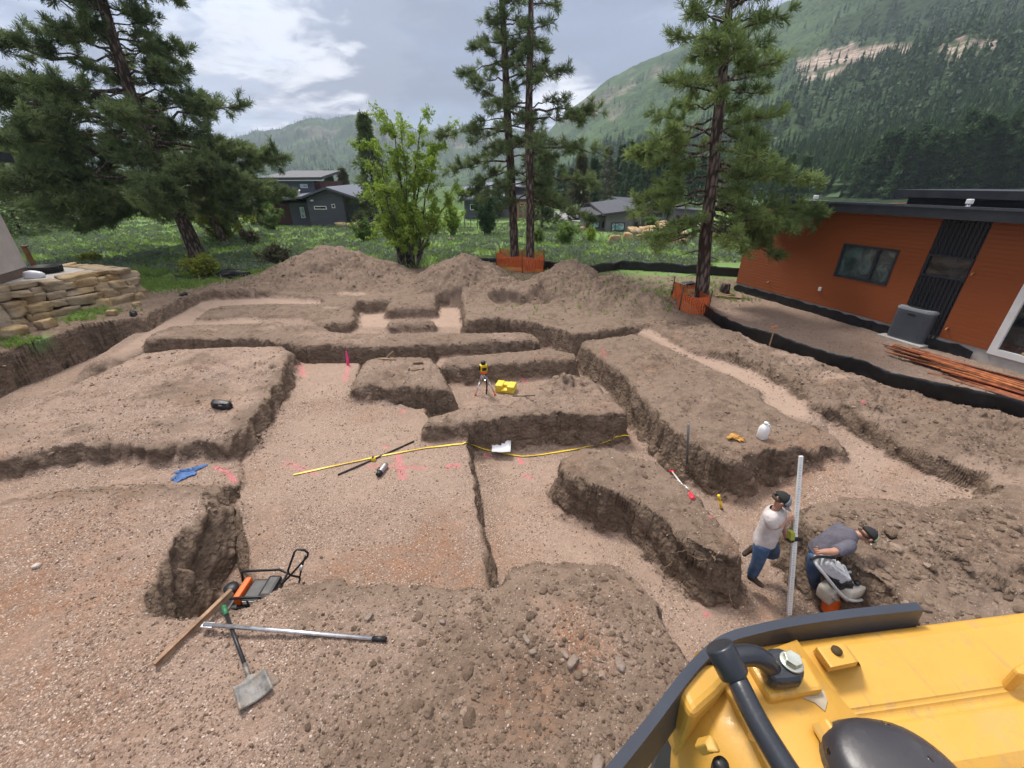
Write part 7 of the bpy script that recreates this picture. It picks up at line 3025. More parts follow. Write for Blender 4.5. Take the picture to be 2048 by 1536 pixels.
def figure(label, J, face, up, hands, shirt, jeans, caps, toes, downs, feet_at):
    """J: joints in world space: head, neck, chest, waist, pelvis, shR, shL, elR, elL, wrR, wrL, hipR, hipL, knR, knL, anR, anL"""
    org = feet_at
    root = empty('person', org, 0, label, 'person')
    nd, ed = {}, []
    f = Vector(face).normalized()
    u = Vector(up).normalized()
    nd['pelvis'] = (J['pelvis'], .080)
    nd['waist'] = (J['waist'], .085)
    nd['chest'] = (J['chest'], .090)
    nd['neckb'] = (J['chest'].lerp(J['neck'], .72), .058)
    nd['neck'] = (J['neck'], .056)
    nd['skull'] = (J['head'] - u * .015, .084)
    nd['crown'] = (J['head'] + u * .055 - f * .01, .078)
    nd['jaw'] = (J['head'] - u * .062 + f * .038, .050)
    chain(nd, ed, ['pelvis', 'waist', 'chest', 'neckb', 'neck', 'skull', 'crown'])
    ed.append(('skull', 'jaw'))
    for s in 'RL':
        sh, el, wr = J['sh' + s], J['el' + s], J['wr' + s]
        nd['sh' + s] = (sh, .050)
        nd['ua' + s] = (sh.lerp(el, .5), .052)
        nd['el' + s] = (el, .043)
        nd['fa' + s] = (el.lerp(wr, .35), .044)
        nd['wr' + s] = (wr, (.029, .025))
        ed.append(('chest', 'sh' + s))
        chain(nd, ed, ['sh' + s, 'ua' + s, 'el' + s, 'fa' + s, 'wr' + s])
        fd, pn, ts, cu = hands[s]
        add_hand(nd, ed, 'wr' + s, 'h' + s, wr, fd, pn, ts, cu)
        hp, kn, an = J['hip' + s], J['kn' + s], J['an' + s]
        nd['th' + s] = (hp.lerp(kn, .5), .060)
        nd['kn' + s] = (kn, .050)
        nd['ca' + s] = (kn.lerp(an, .35), .048)
        nd['an' + s] = (an, .038)
        ed.append(('pelvis', 'th' + s))
        chain(nd, ed, ['th' + s, 'kn' + s, 'ca' + s, 'an' + s])
    skin('body', nd, ed, SKIN, root, 'pelvis', 2, org)
    # shirt and jeans: lofted cloth round the body, flattened across the shoulders
    ax = (J['shL'] - J['shR']).normalized()

    def loft(mb, rings, n=18):
        vs, fs = [], []
        for i, (c, a_, b_) in enumerate(rings):
            d = (rings[min(i + 1, len(rings) - 1)][0] - rings[max(i - 1, 0)][0]).normalized()
            x = (ax - d * ax.dot(d)).normalized()
            y = d.cross(x)
            for k in range(n):
                t = 2 * math.pi * k / n
                w = 1 + .035 * math.sin(3 * t + i * 1.7) + .02 * math.sin(7 * t + i * 2.3)
                vs.append(c + x * math.cos(t) * a_ * w + y * math.sin(t) * b_ * w - org)
        m = len(rings)
        for i in range(m - 1):
            for k in range(n):
                fs.append((i * n + k, i * n + (k + 1) % n, (i + 1) * n + (k + 1) % n, (i + 1) * n + k))
        mb.add(vs, fs, True)
    sc_ = J['shR'].lerp(J['shL'], .5)
    pv, ws, ch, nk = J['pelvis'], J['waist'], J['chest'], J['neck']
    ct = ch.lerp(sc_, .6)
    mb = MB()
    loft(mb, [(pv.lerp(ws, -.25), .172, .132), (pv.lerp(ws, .3), .178, .138), (ws, .170, .130), (ws.lerp(ch, .5), .178, .132), (ch, .190, .132), (ct.lerp(nk, .35), .165, .112), (ct.lerp(nk, .62), .105, .085), (ct.lerp(nk, .82), .068, .066), (ct.lerp(nk, .86), .060, .058)])
    mb.build('shirt', shirt, root, sub=1)
    for s in 'RL':
        sh, el = J['sh' + s], J['el' + s]
        inn = sh + (sc_ - sh) * .45
        d = (el - sh).normalized()
        pts = [inn, sh + (sc_ - sh) * .10 - d * .01, sh + d * .05, sh.lerp(el, .45), sh.lerp(el, .72), sh.lerp(el, .86), sh.lerp(el, .855)]
        mb = MB().tube([q - org for q in pts], [.085, .088, .080, .072, .070, .070, .052], 14)
        mb.build('sleeve', shirt, root, sub=1)
    mb = MB()
    loft(mb, [(pv.lerp(ws, .45), .150, .118), (pv.lerp(ws, .1), .168, .130), (pv.lerp(ws, -.25), .165, .132), (pv.lerp(J['knR'].lerp(J['knL'], .5), .18), .10, .095)])
    mb.build('jeans', jeans, root, sub=1)
    for s in 'RL':
        hp, kn, an = J['hip' + s], J['kn' + s], J['an' + s]
        top_ = pv.lerp(hp, .75)
        pts = [top_, hp.lerp(kn, .12), hp.lerp(kn, .5), hp.lerp(kn, .86), kn.lerp(an, .12), kn.lerp(an, .4), kn.lerp(an, .8), kn.lerp(an, .98)]
        rad = [.098, .105, .092, .080, .077, .075, .068, .066]
        MB().tube([q - org for q in pts], [r_ * (1 + .03 * math.sin(3.1 * i)) for i, r_ in enumerate(rad)], 14).build('trouser_leg', jeans, root, sub=1)
    for s in 'RL':
        boot(root, org, J['an' + s], toes[s], downs[s])
    head_and_cap(root, org, J['head'], f, u, *caps)
    return root


# ---- measuring rod (white), leaning
rb0 = at(1578, 1229, -.70)
best = None
for tt in np.linspace(3.6, 6.0, 400):
    q = at_t(1602, 912, tt)
    e = abs((q - rb0).length - 2.15)
    if q.z > .5 and (best is None or e < best[0]):
        best = (e, q)
rt0 = best[1]
rd = rt0 - rb0
root = empty('grade_rod', rb0, 0, 'long white grade rod with a small black receiver held upright in the trench', 'grade rod')
z_ = rd.normalized()
x_ = Vector((1, 0, 0)); x_ = (x_ - z_ * x_.dot(z_)).normalized()
y_ = z_.cross(x_)
MR = Matrix((x_, y_, z_)).transposed().to_4x4()
mb = MB(); mb.M = MR
mb.box((-.028, -.016, 0), (.028, .016, rd.length * .52), .004)
mb.box((-.023, -.012, rd.length * .52), (.023, .012, rd.length), .003)
mb.build('staff', WHITEP, root)
mb = MB(); mb.M = MR
for k in range(60):
    z = .03 + rd.length * .95 * k / 60
    mb.box((-.015, -.0185 if z < rd.length * .52 - .02 else -.0145, z), (-.015 + (.022 if k % 5 == 0 else .012), -.0165 if z < rd.length * .52 - .02 else -.0125, z + .004))
mb.build('scale_marks', BLACKP, root)


def rod_at(py):
    """point of the rod that projects to this image row"""
    lo, hi = 0.0, 1.0
    for _ in range(40):
        m = (lo + hi) / 2
        p = rb0 + rd * m
        v = (p.y * SP + (p.z - CAM_Z) * CP) / (p.y * CP - (p.z - CAM_Z) * SP)
        y = CY - F_PX * v
        if y > py:
            lo = m
        else:
            hi = m
    return rb0 + rd * lo, lo


rc, rk = rod_at(1072)
mb = MB(); mb.M = Matrix.Translation(rd * rk) @ MR
mb.box((-.085, -.05, -.035), (-.030, .03, .075), .01)
mb.build('receiver', M_plain('yellow_green_case', (.35, .38, .05), .5), root)
mb = MB(); mb.M = Matrix.Translation(rd * rk) @ MR
mb.box((-.05, -.045, -.05), (.05, -.018, .0), .01); mb.box((-.105, -.06, -.055), (-.045, .03, -.038), .008)
mb.tube([(.03, -.03, -.03), (.07, -.03, -.03)], .018, 8)
mb.build('clamp', BLACKP, root)

# ---- standing worker
fa = at(1505, 1166, -.66)
Y0 = fa.y
g = lambda px, py, dy=0.0: at_y(px, py, Y0 + dy)
hand_p, _ = rod_at(1040)
J = dict(head=g(1561, 1001, 0), neck=g(1550, 1014, 0), chest=g(1547, 1036, 0), waist=g(1537, 1062, 0), pelvis=g(1530, 1078, 0),
         shR=g(1539, 1034, -.13), shL=g(1559, 1017, .13), hipR=g(1525, 1088, -.07), hipL=g(1536, 1078, .08),
         knR=g(1516, 1123, -.08), anR=g(1503, 1152, -.04), knL=g(1551, 1112, .12), anL=g(1509, 1097, .22))
J['wrR'] = hand_p + Vector((-.085, .02, -.01))
J['elR'] = J['shR'].lerp(J['wrR'], .5) + Vector((-.07, -.05, -.11))
J['elL'] = g(1566, 1050, .12)
J['wrL'] = g(1570, 1068, .08)
figure('man in pale T-shirt, jeans and black grey cap holding the white rod', J, (.62, -.22, -.62), (.55, -.08, .78),
       {'R': ((1, -.05, .05), (.2, 1, 0), 1, 1.0), 'L': ((.25, -.1, -.9), (.7, -.2, .1), -1, .8)},
       SHIRT_LT, JEANS, (CAP_BLK, CAP_GREY, CAP_GREY), {'R': (.75, -.55, -.1), 'L': (-.3, .1, -1)}, {'R': (0, 0, -1), 'L': (-1, 0, .2)}, fa)

# ---- rammer
tb = at(1657, 1226, -.66)
YT = tb.y
root = empty('trench_rammer', (tb.x, tb.y, -.68), 0, 'upright trench rammer with pale engine covers, chrome loop handle and orange bellows', 'rammer')
org = root.location.copy()
q = lambda px, py, dy=0.0: at_y(px, py, YT + dy) - org
CHROME = M_plain('chrome_tube', (.58, .58, .59), .3, .2, .08, 10)
BEIGE = M_plain('beige_cover', (.46, .42, .36), .5, 0, .10, 6, dirt=((.28, .22, .17), .4))
GREYC = M_plain('light_grey_cover', (.52, .53, .55), .5, 0, .08, 6)
MB().cbox((.02, 0, .03), (.20, .32, .05), .1, .012, ry=-.08).build('foot_plate', DKSTEEL, root)
b0, b1 = Vector((0, 0, .06)), q(1656, 1200, .02)
ax = b1 - b0
ax = Vector((ax.x * .4, ax.y * .3 + .03, max(.24, ax.z)))
mb = MB()
n = 11
mb.tube([b0 + ax * (k / n) for k in range(n + 1)], [.082 + (.014 if k % 2 else 0) for k in range(n + 1)], 18)
mb.build('bellows', ORANGEP, root)
top = b0 + ax
c1 = q(1652, 1180, .02)
mb = MB()
mb.bm(boulder(tuple(top.lerp(c1, .5) + Vector((-.01, 0, .03))), .17, .19, max(.20, (c1 - top).length * 1.15), .35, 1601, .03, .75), True)
for k in range(3):
    mb.cbox(tuple(top.lerp(c1, .35 + .25 * k) + Vector((.02, -.10, .02))), (.10, .02, .025), .35, .004, ry=.5)
mb.build('leg_cover', BEIGE, root)
mb = MB()
c2 = q(1697, 1176, -.02)
mb.bm(boulder(tuple(c2), .24, .20, .17, .35, 1602, .02, .72), True)
mb.build('fuel_tank', BEIGE, root)
MB().lathe([(.03, 0), (.035, .01), (.03, .03)], 12, tuple(c2 + Vector((.05, -.02, .10)))).build('filler_cap', BLACKP, root)
mb = MB()
c3 = q(1663, 1134, .05)
M3 = Matrix.Translation(c3) @ Matrix.Rotation(-.35, 4, 'Z') @ Matrix.Rotation(.5, 4, 'Y')
mb.M = M3
mb.box((-.17, -.10, -.07), (.17, .10, .06), .025)
for k in range(5):
    mb.box((-.15 + .07 * k, -.107, .02), (-.11 + .07 * k, .107, .068), .008)
mb.build('engine_cover', GREYC, root)
mb = MB(); mb.M = M3
mb.box((-.02, -.05, .0695), (.10, .05, .073))
mb.build('cover_label', WHITE, root)
mb = MB()
mb.bm(boulder(tuple(q(1678, 1160, .03)), .20, .18, .20, 0, 1603, .08, .5), True)
for k in range(5):
    p_ = q(1682, 1172, -.06)
    mb.cbox(tuple(p_ + Vector((-.02 * k, 0, .028 * k))), (.12, .03, .014), .2)
mb.build('engine_block', BLACKP, root)
tube = [q(1640, 1113, .12), q(1624, 1119, .0), q(1650, 1150, -.10), q(1684, 1192, -.16), q(1704, 1203, -.16), q(1731, 1199, -.08), q(1734, 1188, 0), q(1715, 1148, .10), q(1706, 1142, .14), q(1676, 1150, .0)]


def smooth_path(pts, it=2):
    for _ in range(it):
        o = [pts[0]]
        for a, b in zip(pts[:-1], pts[1:]):
            o += [a.lerp(b, .25), a.lerp(b, .75)]
        pts = o + [pts[-1]]
    return pts


MB().tube(smooth_path(tube), .018, 8).build('loop_handle', CHROME, root)
grip = [q(1622, 1119, .0), q(1637, 1112, .04), q(1668, 1116, .10)]
MB().tube(smooth_path(grip), .017, 8).build('rear_grip', BLACKP, root)

# ---- bent worker
fb = at(1630, 1182, -.66)
Y1 = fb.y
g = lambda px, py, dy=0.0: at_y(px, py, Y1 + dy)
J = dict(head=g(1734, 1072, -.02), neck=g(1716, 1068, 0), chest=g(1689, 1072, 0.02), waist=g(1658, 1088, .03), pelvis=g(1641, 1103, .03),
         shR=g(1664, 1073, -.12), shL=g(1702, 1079, .16), hipR=g(1634, 1114, -.06), hipL=g(1645, 1108, .13),
         knR=g(1625, 1142, -.08), anR=g(1631, 1172, -.02), knL=g(1622, 1132, .18), anL=g(1596, 1146, .26))
J['shR'] = J['chest'] + Vector((-.06, -.17, .0))
J['shL'] = J['chest'] + Vector((.05, .17, -.03))
J['wrR'] = org + q(1637, 1108, .0) + Vector((-.0, .0, .03))
J['elR'] = J['shR'].lerp(J['wrR'], .48) + Vector((-.05, -.03, -.01))
J['wrL'] = g(1683, 1113, .05)
J['elL'] = J['shL'].lerp(J['wrL'], .5) + Vector((.03, .05, .0))
figure('man in charcoal T-shirt and black khaki cap bending over the rammer', J, (.62, -.15, -.75), (.74, -.05, .62),
       {'R': (tuple(J['wrR'] - J['elR'] + Vector((.06, 0, 0))), (.9, -.1, .2), 1, 1.2), 'L': ((-.15, -.1, -.95), (-.6, -.6, 0), -1, .8)},
       SHIRT_GR, JEANS_DK, (CAP_BLK, CAP_KHAKI, CAP_KHAKI), {'R': (.9, -.3, 0), 'L': (.6, .2, -.6)}, {'R': (0, 0, -1), 'L': (-.5, 0, -.8)}, fb)
# ------------------------------------------------------------------ the yellow machine in the near corner
def mat_machine(name, col, wear=.35):
    t = NT(name)
    n = t.noise(t.obj, 5, 6, .6)
    f = t.noise(t.obj, 38, 5, .7)
    s = t.noise(t.map(t.obj, (60, 4, 60)), 1.5, 4, .6)
    c = t.mix(t.rng(n, .3, .7), tuple(k * .90 for k in col), col)
    c = t.mix(t.math('MULTIPLY', t.rng(f, .56, .66), wear), c, (.30, .22, .12))
    c = t.mix(t.math('MULTIPLY', t.rng(t.noise(t.obj, 11, 8, .75), .52, .66), wear * .8), c, (.36, .27, .15))
    c = t.mix(t.math('MULTIPLY', t.rng(s, .60, .68), .3), c, (.25, .18, .10))
    t.set(color=c, rough=t.rng(f, .3, .7, .38, .60), spec=.4, coat=.05, normal=t.bump(t.math('ADD', t.math('MULTIPLY', n, 2.0), f), .0012, .5))
    return t.m


def mat_black_paint(name, col=(.022, .025, .032), drops=False):
    t = NT(name)
    f = t.noise(t.obj, 22, 6, .7)
    n = t.noise(t.obj, 5, 5, .6)
    c = t.mix(t.rng(n, .3, .7), col, tuple(k * 1.7 for k in col))
    c = t.mix(t.math('MULTIPLY', t.rng(f, .55, .7), .35), c, (.13, .12, .11))
    rough = t.rng(n, .3, .7, .28, .45)
    nrm = t.bump(f, .0012, .6)
    if drops:
        v = t.vor(t.obj, 75, 'Distance')
        w = t.sep(t.vor(t.obj, 75, 'Color'))[0]
        d = t.math('MULTIPLY', t.rng(v, .32, .22), t.math('GREATER_THAN', w, .80))
        c = t.mix(d, c, tuple(k * .35 for k in col))
        rough = t.mix(d, rough, (.04, .04, .04))
        nrm = t.bump(d, .0015, .8, nrm)
    t.set(color=c, rough=rough, spec=.5, normal=nrm)
    return t.m


MYEL = mat_machine('machine_yellow', (.59, .325, .058))
MBLK = mat_black_paint('machine_black')
MDOME = mat_black_paint('machine_black_wet', (.026, .024, .028), True)
MBOLT = M_plain('zinc_bolt', (.50, .52, .46), .35, .85, .12, 40)
MGREY = M_plain('grey_pillar', (.06, .062, .068), .6, 0, .1, 8)

ZR = 3.80
mc = at(1700, 1400, ZR)
mroot = empty('excavator', (mc.x, mc.y, ZR), 0, 'yellow excavator cab roof with black handrail and visor in the near corner', 'excavator')
MO = mroot.location.copy()


def R_(px, py, z=0.0):
    """point of the roof plane (raised by z) seen through a pixel, in the machine's own frame"""
    return at(px, py, ZR + z) - MO


def slab_px(mb, pxs, z0, z1, bev=None):
    poly = [tuple(R_(px, py, z1)[:2]) for px, py in pxs]
    mb.prism(poly, z0, z1)


def machine():
    # main roof panel, front rim beam, corner casting
    mb = MB()
    front = [R_(1378, 1352), R_(1590, 1312), R_(2060, 1262)]
    e = (R_(2060, 1262) - R_(1378, 1352)); e.z = 0
    ex = e.normalized()
    ny = Vector((-ex.y, ex.x, 0))            # forward
    F0 = R_(1395, 1345)
    Lr = 1.25
    D = 1.25

    def fr(a, b, z):                          # a along the front edge, b forward (negative = back)
        return F0 + ex * a + ny * b + Vector((0, 0, z))
    def strip(mb, prof, a0, a1, n=2):
        """sweep a (b, z) profile along the front edge"""
        vs, fs = [], []
        m = len(prof)
        for i in range(n):
            a = a0 + (a1 - a0) * i / (n - 1)
            vs += [tuple(fr(a, b, z)) for b, z in prof]
        for i in range(n - 1):
            for k in range(m - 1):
                fs.append((i * m + k, i * m + k + 1, (i + 1) * m + k + 1, (i + 1) * m + k))
        fs.append(tuple(range(m))); fs.append(tuple(reversed(range((n - 1) * m, n * m))))
        mb.add(vs, fs, False)
    # roof shell: front lip rolls over, groove, flat panel with a raised field
    prof = [(.030, -.30), (.032, -.05), (.030, -.020), (.022, -.006), (.008, 0.0), (-.045, .002), (-.056, .0015), (-.060, -.004), (-.066, -.004), (-.071, .001), (-.105, .002), (-.112, -.002), (-.118, -.006), (-.124, -.006),
            (-.40, -.010), (-D, -.030), (-D - .01, -.30)]
    strip(mb, prof, .02, Lr)
    o = mb.build('roof', MYEL, mroot, bevel=.003, seg=3)
    # raised field with rounded corner (pressed panel)
    mb = MB()
    pts = []
    for k in range(9):
        an = math.pi / 2 * k / 8
        pts.append((Lr - .42 + .06 * math.sin(an), -.150 - .06 + .06 * math.cos(an)))
    pts += [(Lr - .36, -D + .1), (.25, -D + .1), (.25, -.150)]
    n = len(pts)
    vs = [tuple(fr(a, b, -.020)) for a, b in pts] + [tuple(fr(a + (.004 if a < .5 else -.004), b - .004, -.0025 + .018 * b * .9)) for a, b in pts]
    fs = [tuple(range(n, 2 * n))] + [(i, (i + 1) % n, n + (i + 1) % n, n + i) for i in range(n)]
    mb.add(vs, fs, False)
    mb.build('pressed_panel', MYEL, o, bevel=.002)
    # left side beam running back along the cab, rounded shoulder
    S0, S1 = R_(1382, 1446, -.03), R_(1440, 1545, -.03)
    sdir = (S1 - S0); sdir.z = 0; sdir.normalize()
    sn = Vector((-sdir.y, sdir.x, 0))
    if sn.x > 0:
        sn = -sn
    c0 = R_(1352, 1372, .0)
    vs, fs = [], []
    prof = [(.006, -.30), (.010, -.075), (.006, -.045), (-.010, -.018), (-.040, -.004), (-.075, .0035), (-.16, .004), (-.17, -.02)]
    m = len(prof)
    steps = [0, .05, .1, .5, 1.0, 1.3]
    for st in steps:
        for b, z in prof:
            p = c0 + sdir * (st - .0) + sn * (b + (.0 if st > .01 else -.01)) + Vector((0, 0, z - .004 * st))
            vs.append(tuple(p))
    for i in range(len(steps) - 1):
        for k in range(m - 1):
            fs.append((i * m + k, (i + 1) * m + k, (i + 1) * m + k + 1, i * m + k + 1))
    fs.append(tuple(range(m)))
    mb = MB().add(vs, fs, True)
    mb.build('side_beam', MYEL, mroot)
    # corner casting
    mb = MB()
    poly = [R_(1349, 1364, .012), R_(1372, 1330, .012), R_(1400, 1322, .012), R_(1470, 1324, .012), R_(1466, 1352, .012), R_(1440, 1384, .012), R_(1385, 1434, .012)]
    mb.prism([(p.x, p.y) for p in poly], -.085, .012)
    mb.build('corner_casting', MYEL, mroot, bevel=.012, seg=3)
    # welded base plate under the handrail bracket
    mb = MB()
    slab_px(mb, [(1497, 1322), (1541, 1398), (1649, 1379), (1612, 1312)], -.004, .014)
    mb.build('base_plate', MYEL, mroot, bevel=.004)
    # lifting lug: folded box; a flat dark disc paints the shade of its round hole
    mb = MB()
    z1 = .032
    tp = [R_(1630, 1292, z1), R_(1687, 1283, z1), R_(1717, 1323, z1 - .002), R_(1660, 1335, z1 - .002)]
    bt = [R_(1622, 1301, -.002), R_(1690, 1289, -.002), R_(1722, 1332, -.002), R_(1655, 1345, -.002)]
    mb.add([tuple(p) for p in bt + tp], [(4, 5, 6, 7), (0, 1, 5, 4), (1, 2, 6, 5), (3, 0, 4, 7)], False)
    mb.add([tuple(p) for p in (tp[2], tp[3], tp[3] + Vector((0, 0, -.008)), tp[2] + Vector((0, 0, -.008)))], [(0, 1, 2, 3)], False)
    lug = mb.build('lifting_lug', MYEL, mroot, bevel=.004)
    hc_ = R_(1673, 1302, z1)
    mb = MB()
    ang = [2 * math.pi * k / 20 for k in range(20)]
    mb.add([(hc_.x + .0052 * math.cos(a), hc_.y + .0052 * math.sin(a), hc_.z + .0022) for a in ang] + [(hc_.x + .0052 * math.cos(a), hc_.y + .0052 * math.sin(a), hc_.z - .004) for a in ang], [tuple(range(20))] + [(i, 20 + i, 20 + (i + 1) % 20, (i + 1) % 20) for i in range(20)], True)
    mb.build('lug_hole_disc', M_plain('hole_dark', (.06, .035, .01), .8), lug)
    # handrail bracket: thick rounded pad, bolt, arm, sleeve, rail
    z0, z1 = .015, .036
    c = R_(1578, 1340, z1)
    pad = [R_(px, py, z1) for px, py in [(1524, 1302), (1540, 1292), (1560, 1291), (1584, 1300), (1610, 1330), (1615, 1348), (1606, 1358), (1580, 1362), (1554, 1363), (1540, 1350), (1526, 1322)]]
    mb = MB(); mb.prism([(p.x, p.y) for p in pad], z0, z1)
    mb.build('rail_bracket', MBLK, mroot, bevel=.008, seg=3)
    b = R_(1582, 1326, z1)
    mb = MB()
    mb.lathe([(.0108, 0), (.0115, .0008), (.0112, .0025)], 28, (b.x, b.y, z1 + .0005))
    mb.prism([(b.x + .0088 * math.cos(math.pi * k / 3 + .3), b.y + .0088 * math.sin(math.pi * k / 3 + .3)) for k in range(6)], z1 + .0032, z1 + .0095)
    bo = mb.build('bolt', MBOLT, mroot, bevel=.001)
    s0, s1 = R_(1437, 1290, .060), R_(1470, 1352, .040)
    a0 = R_(1454, 1316, .052)
    mb = MB().tube(smooth_path([a0, R_(1500, 1308, .050), R_(1528, 1318, .044), R_(1545, 1342, .026)]), 0.0105, 14)
    mb.build('rail_arm', MBLK, mroot)
    d = (s1 - s0)
    mb = MB().tube([s0 - d * .02, s0, s0 + d * .05, s1 - d * .05, s1], [.010, .0142, .0148, .0152, .013], 20)
    mb.build('rail_sleeve', MBLK, mroot, bevel=.002)
    rail = smooth_path([s0 + d * .5, s1 + d * .1, R_(1512, 1440, .045), R_(1560, 1520, .055), R_(1610, 1600, .065), R_(1680, 1700, .07)], 3)
    MB().tube(rail, .0104, 18).build('handrail', MBLK, mroot)
    # shim tongue
    mb = MB()
    slab_px(mb, [(1592, 1390), (1648, 1381), (1655, 1402), (1650, 1422), (1630, 1405)], .0015, .005)
    mb.build('shim_plate', M_plain('tan_shim', (.40, .34, .26), .6, .1, .15, 20), mroot)
    # folded rib and tab beside the dome
    mb = MB()
    vs = [R_(1640, 1446, .004), R_(1648, 1440, .03), R_(1700, 1540, .03), R_(1760, 1640, .03), R_(1688, 1540, .0), R_(1745, 1640, .0)]
    mb.tube([R_(1643, 1446, .01), R_(1700, 1538, .01), R_(1760, 1640, .01)], [.013, .014, .014], 4, smooth=False)
    mb.build('rib', MYEL, mroot, bevel=.003)
    mb = MB()
    mb.tube([R_(1400, 1494, .0), R_(1424, 1488, .018), R_(1428, 1505, .016)], .0075, 4, smooth=False)
    mb.build('tab', MYEL, mroot, bevel=.002)
    kb = R_(1442, 1532, .008)
    MB().lathe([(.007, -.01), (.0075, .0), (.006, .005), (.002, .006)], 18, tuple(kb)).build('rubber_stop', BLACKP, mroot)
    # domed black cover (work-lamp shell)
    cx = R_(1800, 1520, .03)
    mb = MB()
    nu, nv = 40, 12
    p0, p1 = R_(1686, 1450, .05), R_(1955, 1540, .05)
    ctr = R_(1828, 1552, .035)
    rx = (R_(1958, 1552, .03) - R_(1700, 1552, .03)).length / 2
    ry = (R_(1790, 1446, .03) - R_(1790, 1552, .03)).length * 1.0
    vs, fs = [], []
    for j in range(nv):
        f = j / (nv - 1)
        for i in range(nu):
            a = 2 * math.pi * i / nu
            rr_ = 1 - f * .999
            ca, sa = math.cos(a), math.sin(a)
            ex_ = abs(ca) ** .8 * (1 if ca > 0 else -1)
            ey_ = abs(sa) ** .9 * (1 if sa > 0 else -1)
            k = math.sqrt(max(0, 1 - rr_ ** 2))
            vs.append((ctr.x + rx * rr_ * ex_, ctr.y + ry * rr_ * ey_ * (1 if sa > 0 else .9) + rx * rr_ * ex_ * -.10, .014 + .026 * k ** .8))
    for j in range(nv - 1):
        for i in range(nu):
            fs.append((j * nu + i, j * nu + (i + 1) % nu, (j + 1) * nu + (i + 1) % nu, (j + 1) * nu + i))
    mb.add(vs, fs, True)
    rim = [(v[0], v[1]) for v in vs[:nu]]
    mb.prism(rim, .002, .0135)
    mb.build('lamp_shell', MDOME, mroot)
    mb = MB().tube([R_(1720, 1530, .01), R_(1700, 1525, .008), R_(1680, 1545, .006), R_(1650, 1600, .006)], .006, 6)
    mb.build('cable', BLACKP, mroot)
    # yellow side bracket at the right edge
    mb = MB()
    slab_px(mb, [(2028, 1332), (2060, 1318), (2060, 1352), (2036, 1346)], -.004, .03)
    mb.build('side_lug', MYEL, mroot, bevel=.004)
    # visor: dark plate standing round the front and left of the roof
    zt = .02
    top = [R_(px, py, zt) for px, py in [(1190, 1560), (1296, 1432), (1366, 1337), (1420, 1283), (1457, 1262), (1502, 1251), (1552, 1239), (1676, 1220), (1833, 1204)]]
    top = smooth_path(top, 2)
    vs, fs = [], []
    for i, p in enumerate(top):
        a, b_ = top[max(i - 1, 0)], top[min(i + 1, len(top) - 1)]
        dd = (b_ - a); dd.z = 0; dd.normalize()
        nn = Vector((dd.y, -dd.x, 0))          # towards the cab
        h = .062
        for (o_, zz) in ((0, 0), (.010, -.001), (.016, -h), (.006, -h)):
            vs.append(tuple(p + nn * o_ + Vector((0, 0, zz))))
    for i in range(len(top) - 1):
        for k in range(4):
            fs.append((i * 4 + k, i * 4 + (k + 1) % 4, i * 4 + 4 + (k + 1) % 4, i * 4 + 4 + k))
    fs.append((0, 3, 2, 1)); q0 = 4 * (len(top) - 1); fs.append((q0, q0 + 1, q0 + 2, q0 + 3))
    mb = MB().add(vs, fs, False)
    mb.build('visor', M_plain('visor_black', (.035, .042, .060), .38, 0, .12, 6), mroot)
    # cab body below: pillar, glass and lower body (stands behind and below the roof edge)
    ca = c0 + sn * -.02 + Vector((0, 0, 0))
    def along(st, off, z):
        p = c0 + sdir * st + sn * off
        return (p.x, p.y, z)
    for (a0_, a1_) in ((.0, .07), (1.15, 1.3)):
        mb = MB()
        vs = [along(a0_, .003, -.06), along(a1_, .003, -.06), along(a1_, -.06, -.06), along(a0_, -.06, -.06)]
        vs += [along(a0_, .05, -1.5), along(a1_, .05, -1.5), along(a1_, -.06, -1.5), along(a0_, -.06, -1.5)]
        mb.add(vs, [(0, 1, 2, 3), (7, 6, 5, 4), (0, 4, 5, 1), (1, 5, 6, 2), (2, 6, 7, 3), (3, 7, 4, 0)], False)
        mb.build('pillar', MGREY, mroot, bevel=.008)
    mb = MB()
    vs = [along(.075, -.01, -.08), along(1.14, -.01, -.08), along(1.14, .03, -1.45), along(.075, .03, -1.45)]
    vs += [tuple(Vector(v) + sn * -.01) for v in vs]
    mb.add(vs, [(0, 1, 2, 3), (7, 6, 5, 4), (0, 4, 5, 1), (1, 5, 6, 2), (2, 6, 7, 3), (3, 7, 4, 0)], False)
    mb.build('door_glass', mat_glass('cab_glass', (.022, .030, .024)), mroot)
    mb = MB()
    P0 = Vector(along(.02, -.03, 0)); P1 = Vector(along(1.3, -.03, 0))
    Q0 = Vector(fr(Lr, .0, 0)); Q1 = Vector(fr(Lr, -D, 0))
    mb.prism([(P0.x, P0.y), (P1.x, P1.y), (Q1.x, Q1.y), (Q0.x, Q0.y)], -2.5, -1.45)
    mb.build('lower_body', MYEL, mroot)
    mb = MB()
    zg = -ZR + .12
    for (ctr_, s_) in ((P0.lerp(P1, .5) + Vector((.25, 0, 0)), 1), (Q0.lerp(Q1, .5) + Vector((.1, 0, 0)), 1)):
        mb.box((ctr_.x - .25, -1.0 - MO.y + .1, zg), (ctr_.x + .25, .35, zg + .7), .2)
    mb.box((P0.x + .3, -.9, zg + .45), (Q0.x - .2, -.1, -2.5), .05)
    mb.build('undercarriage', MGREY, mroot)


machine()
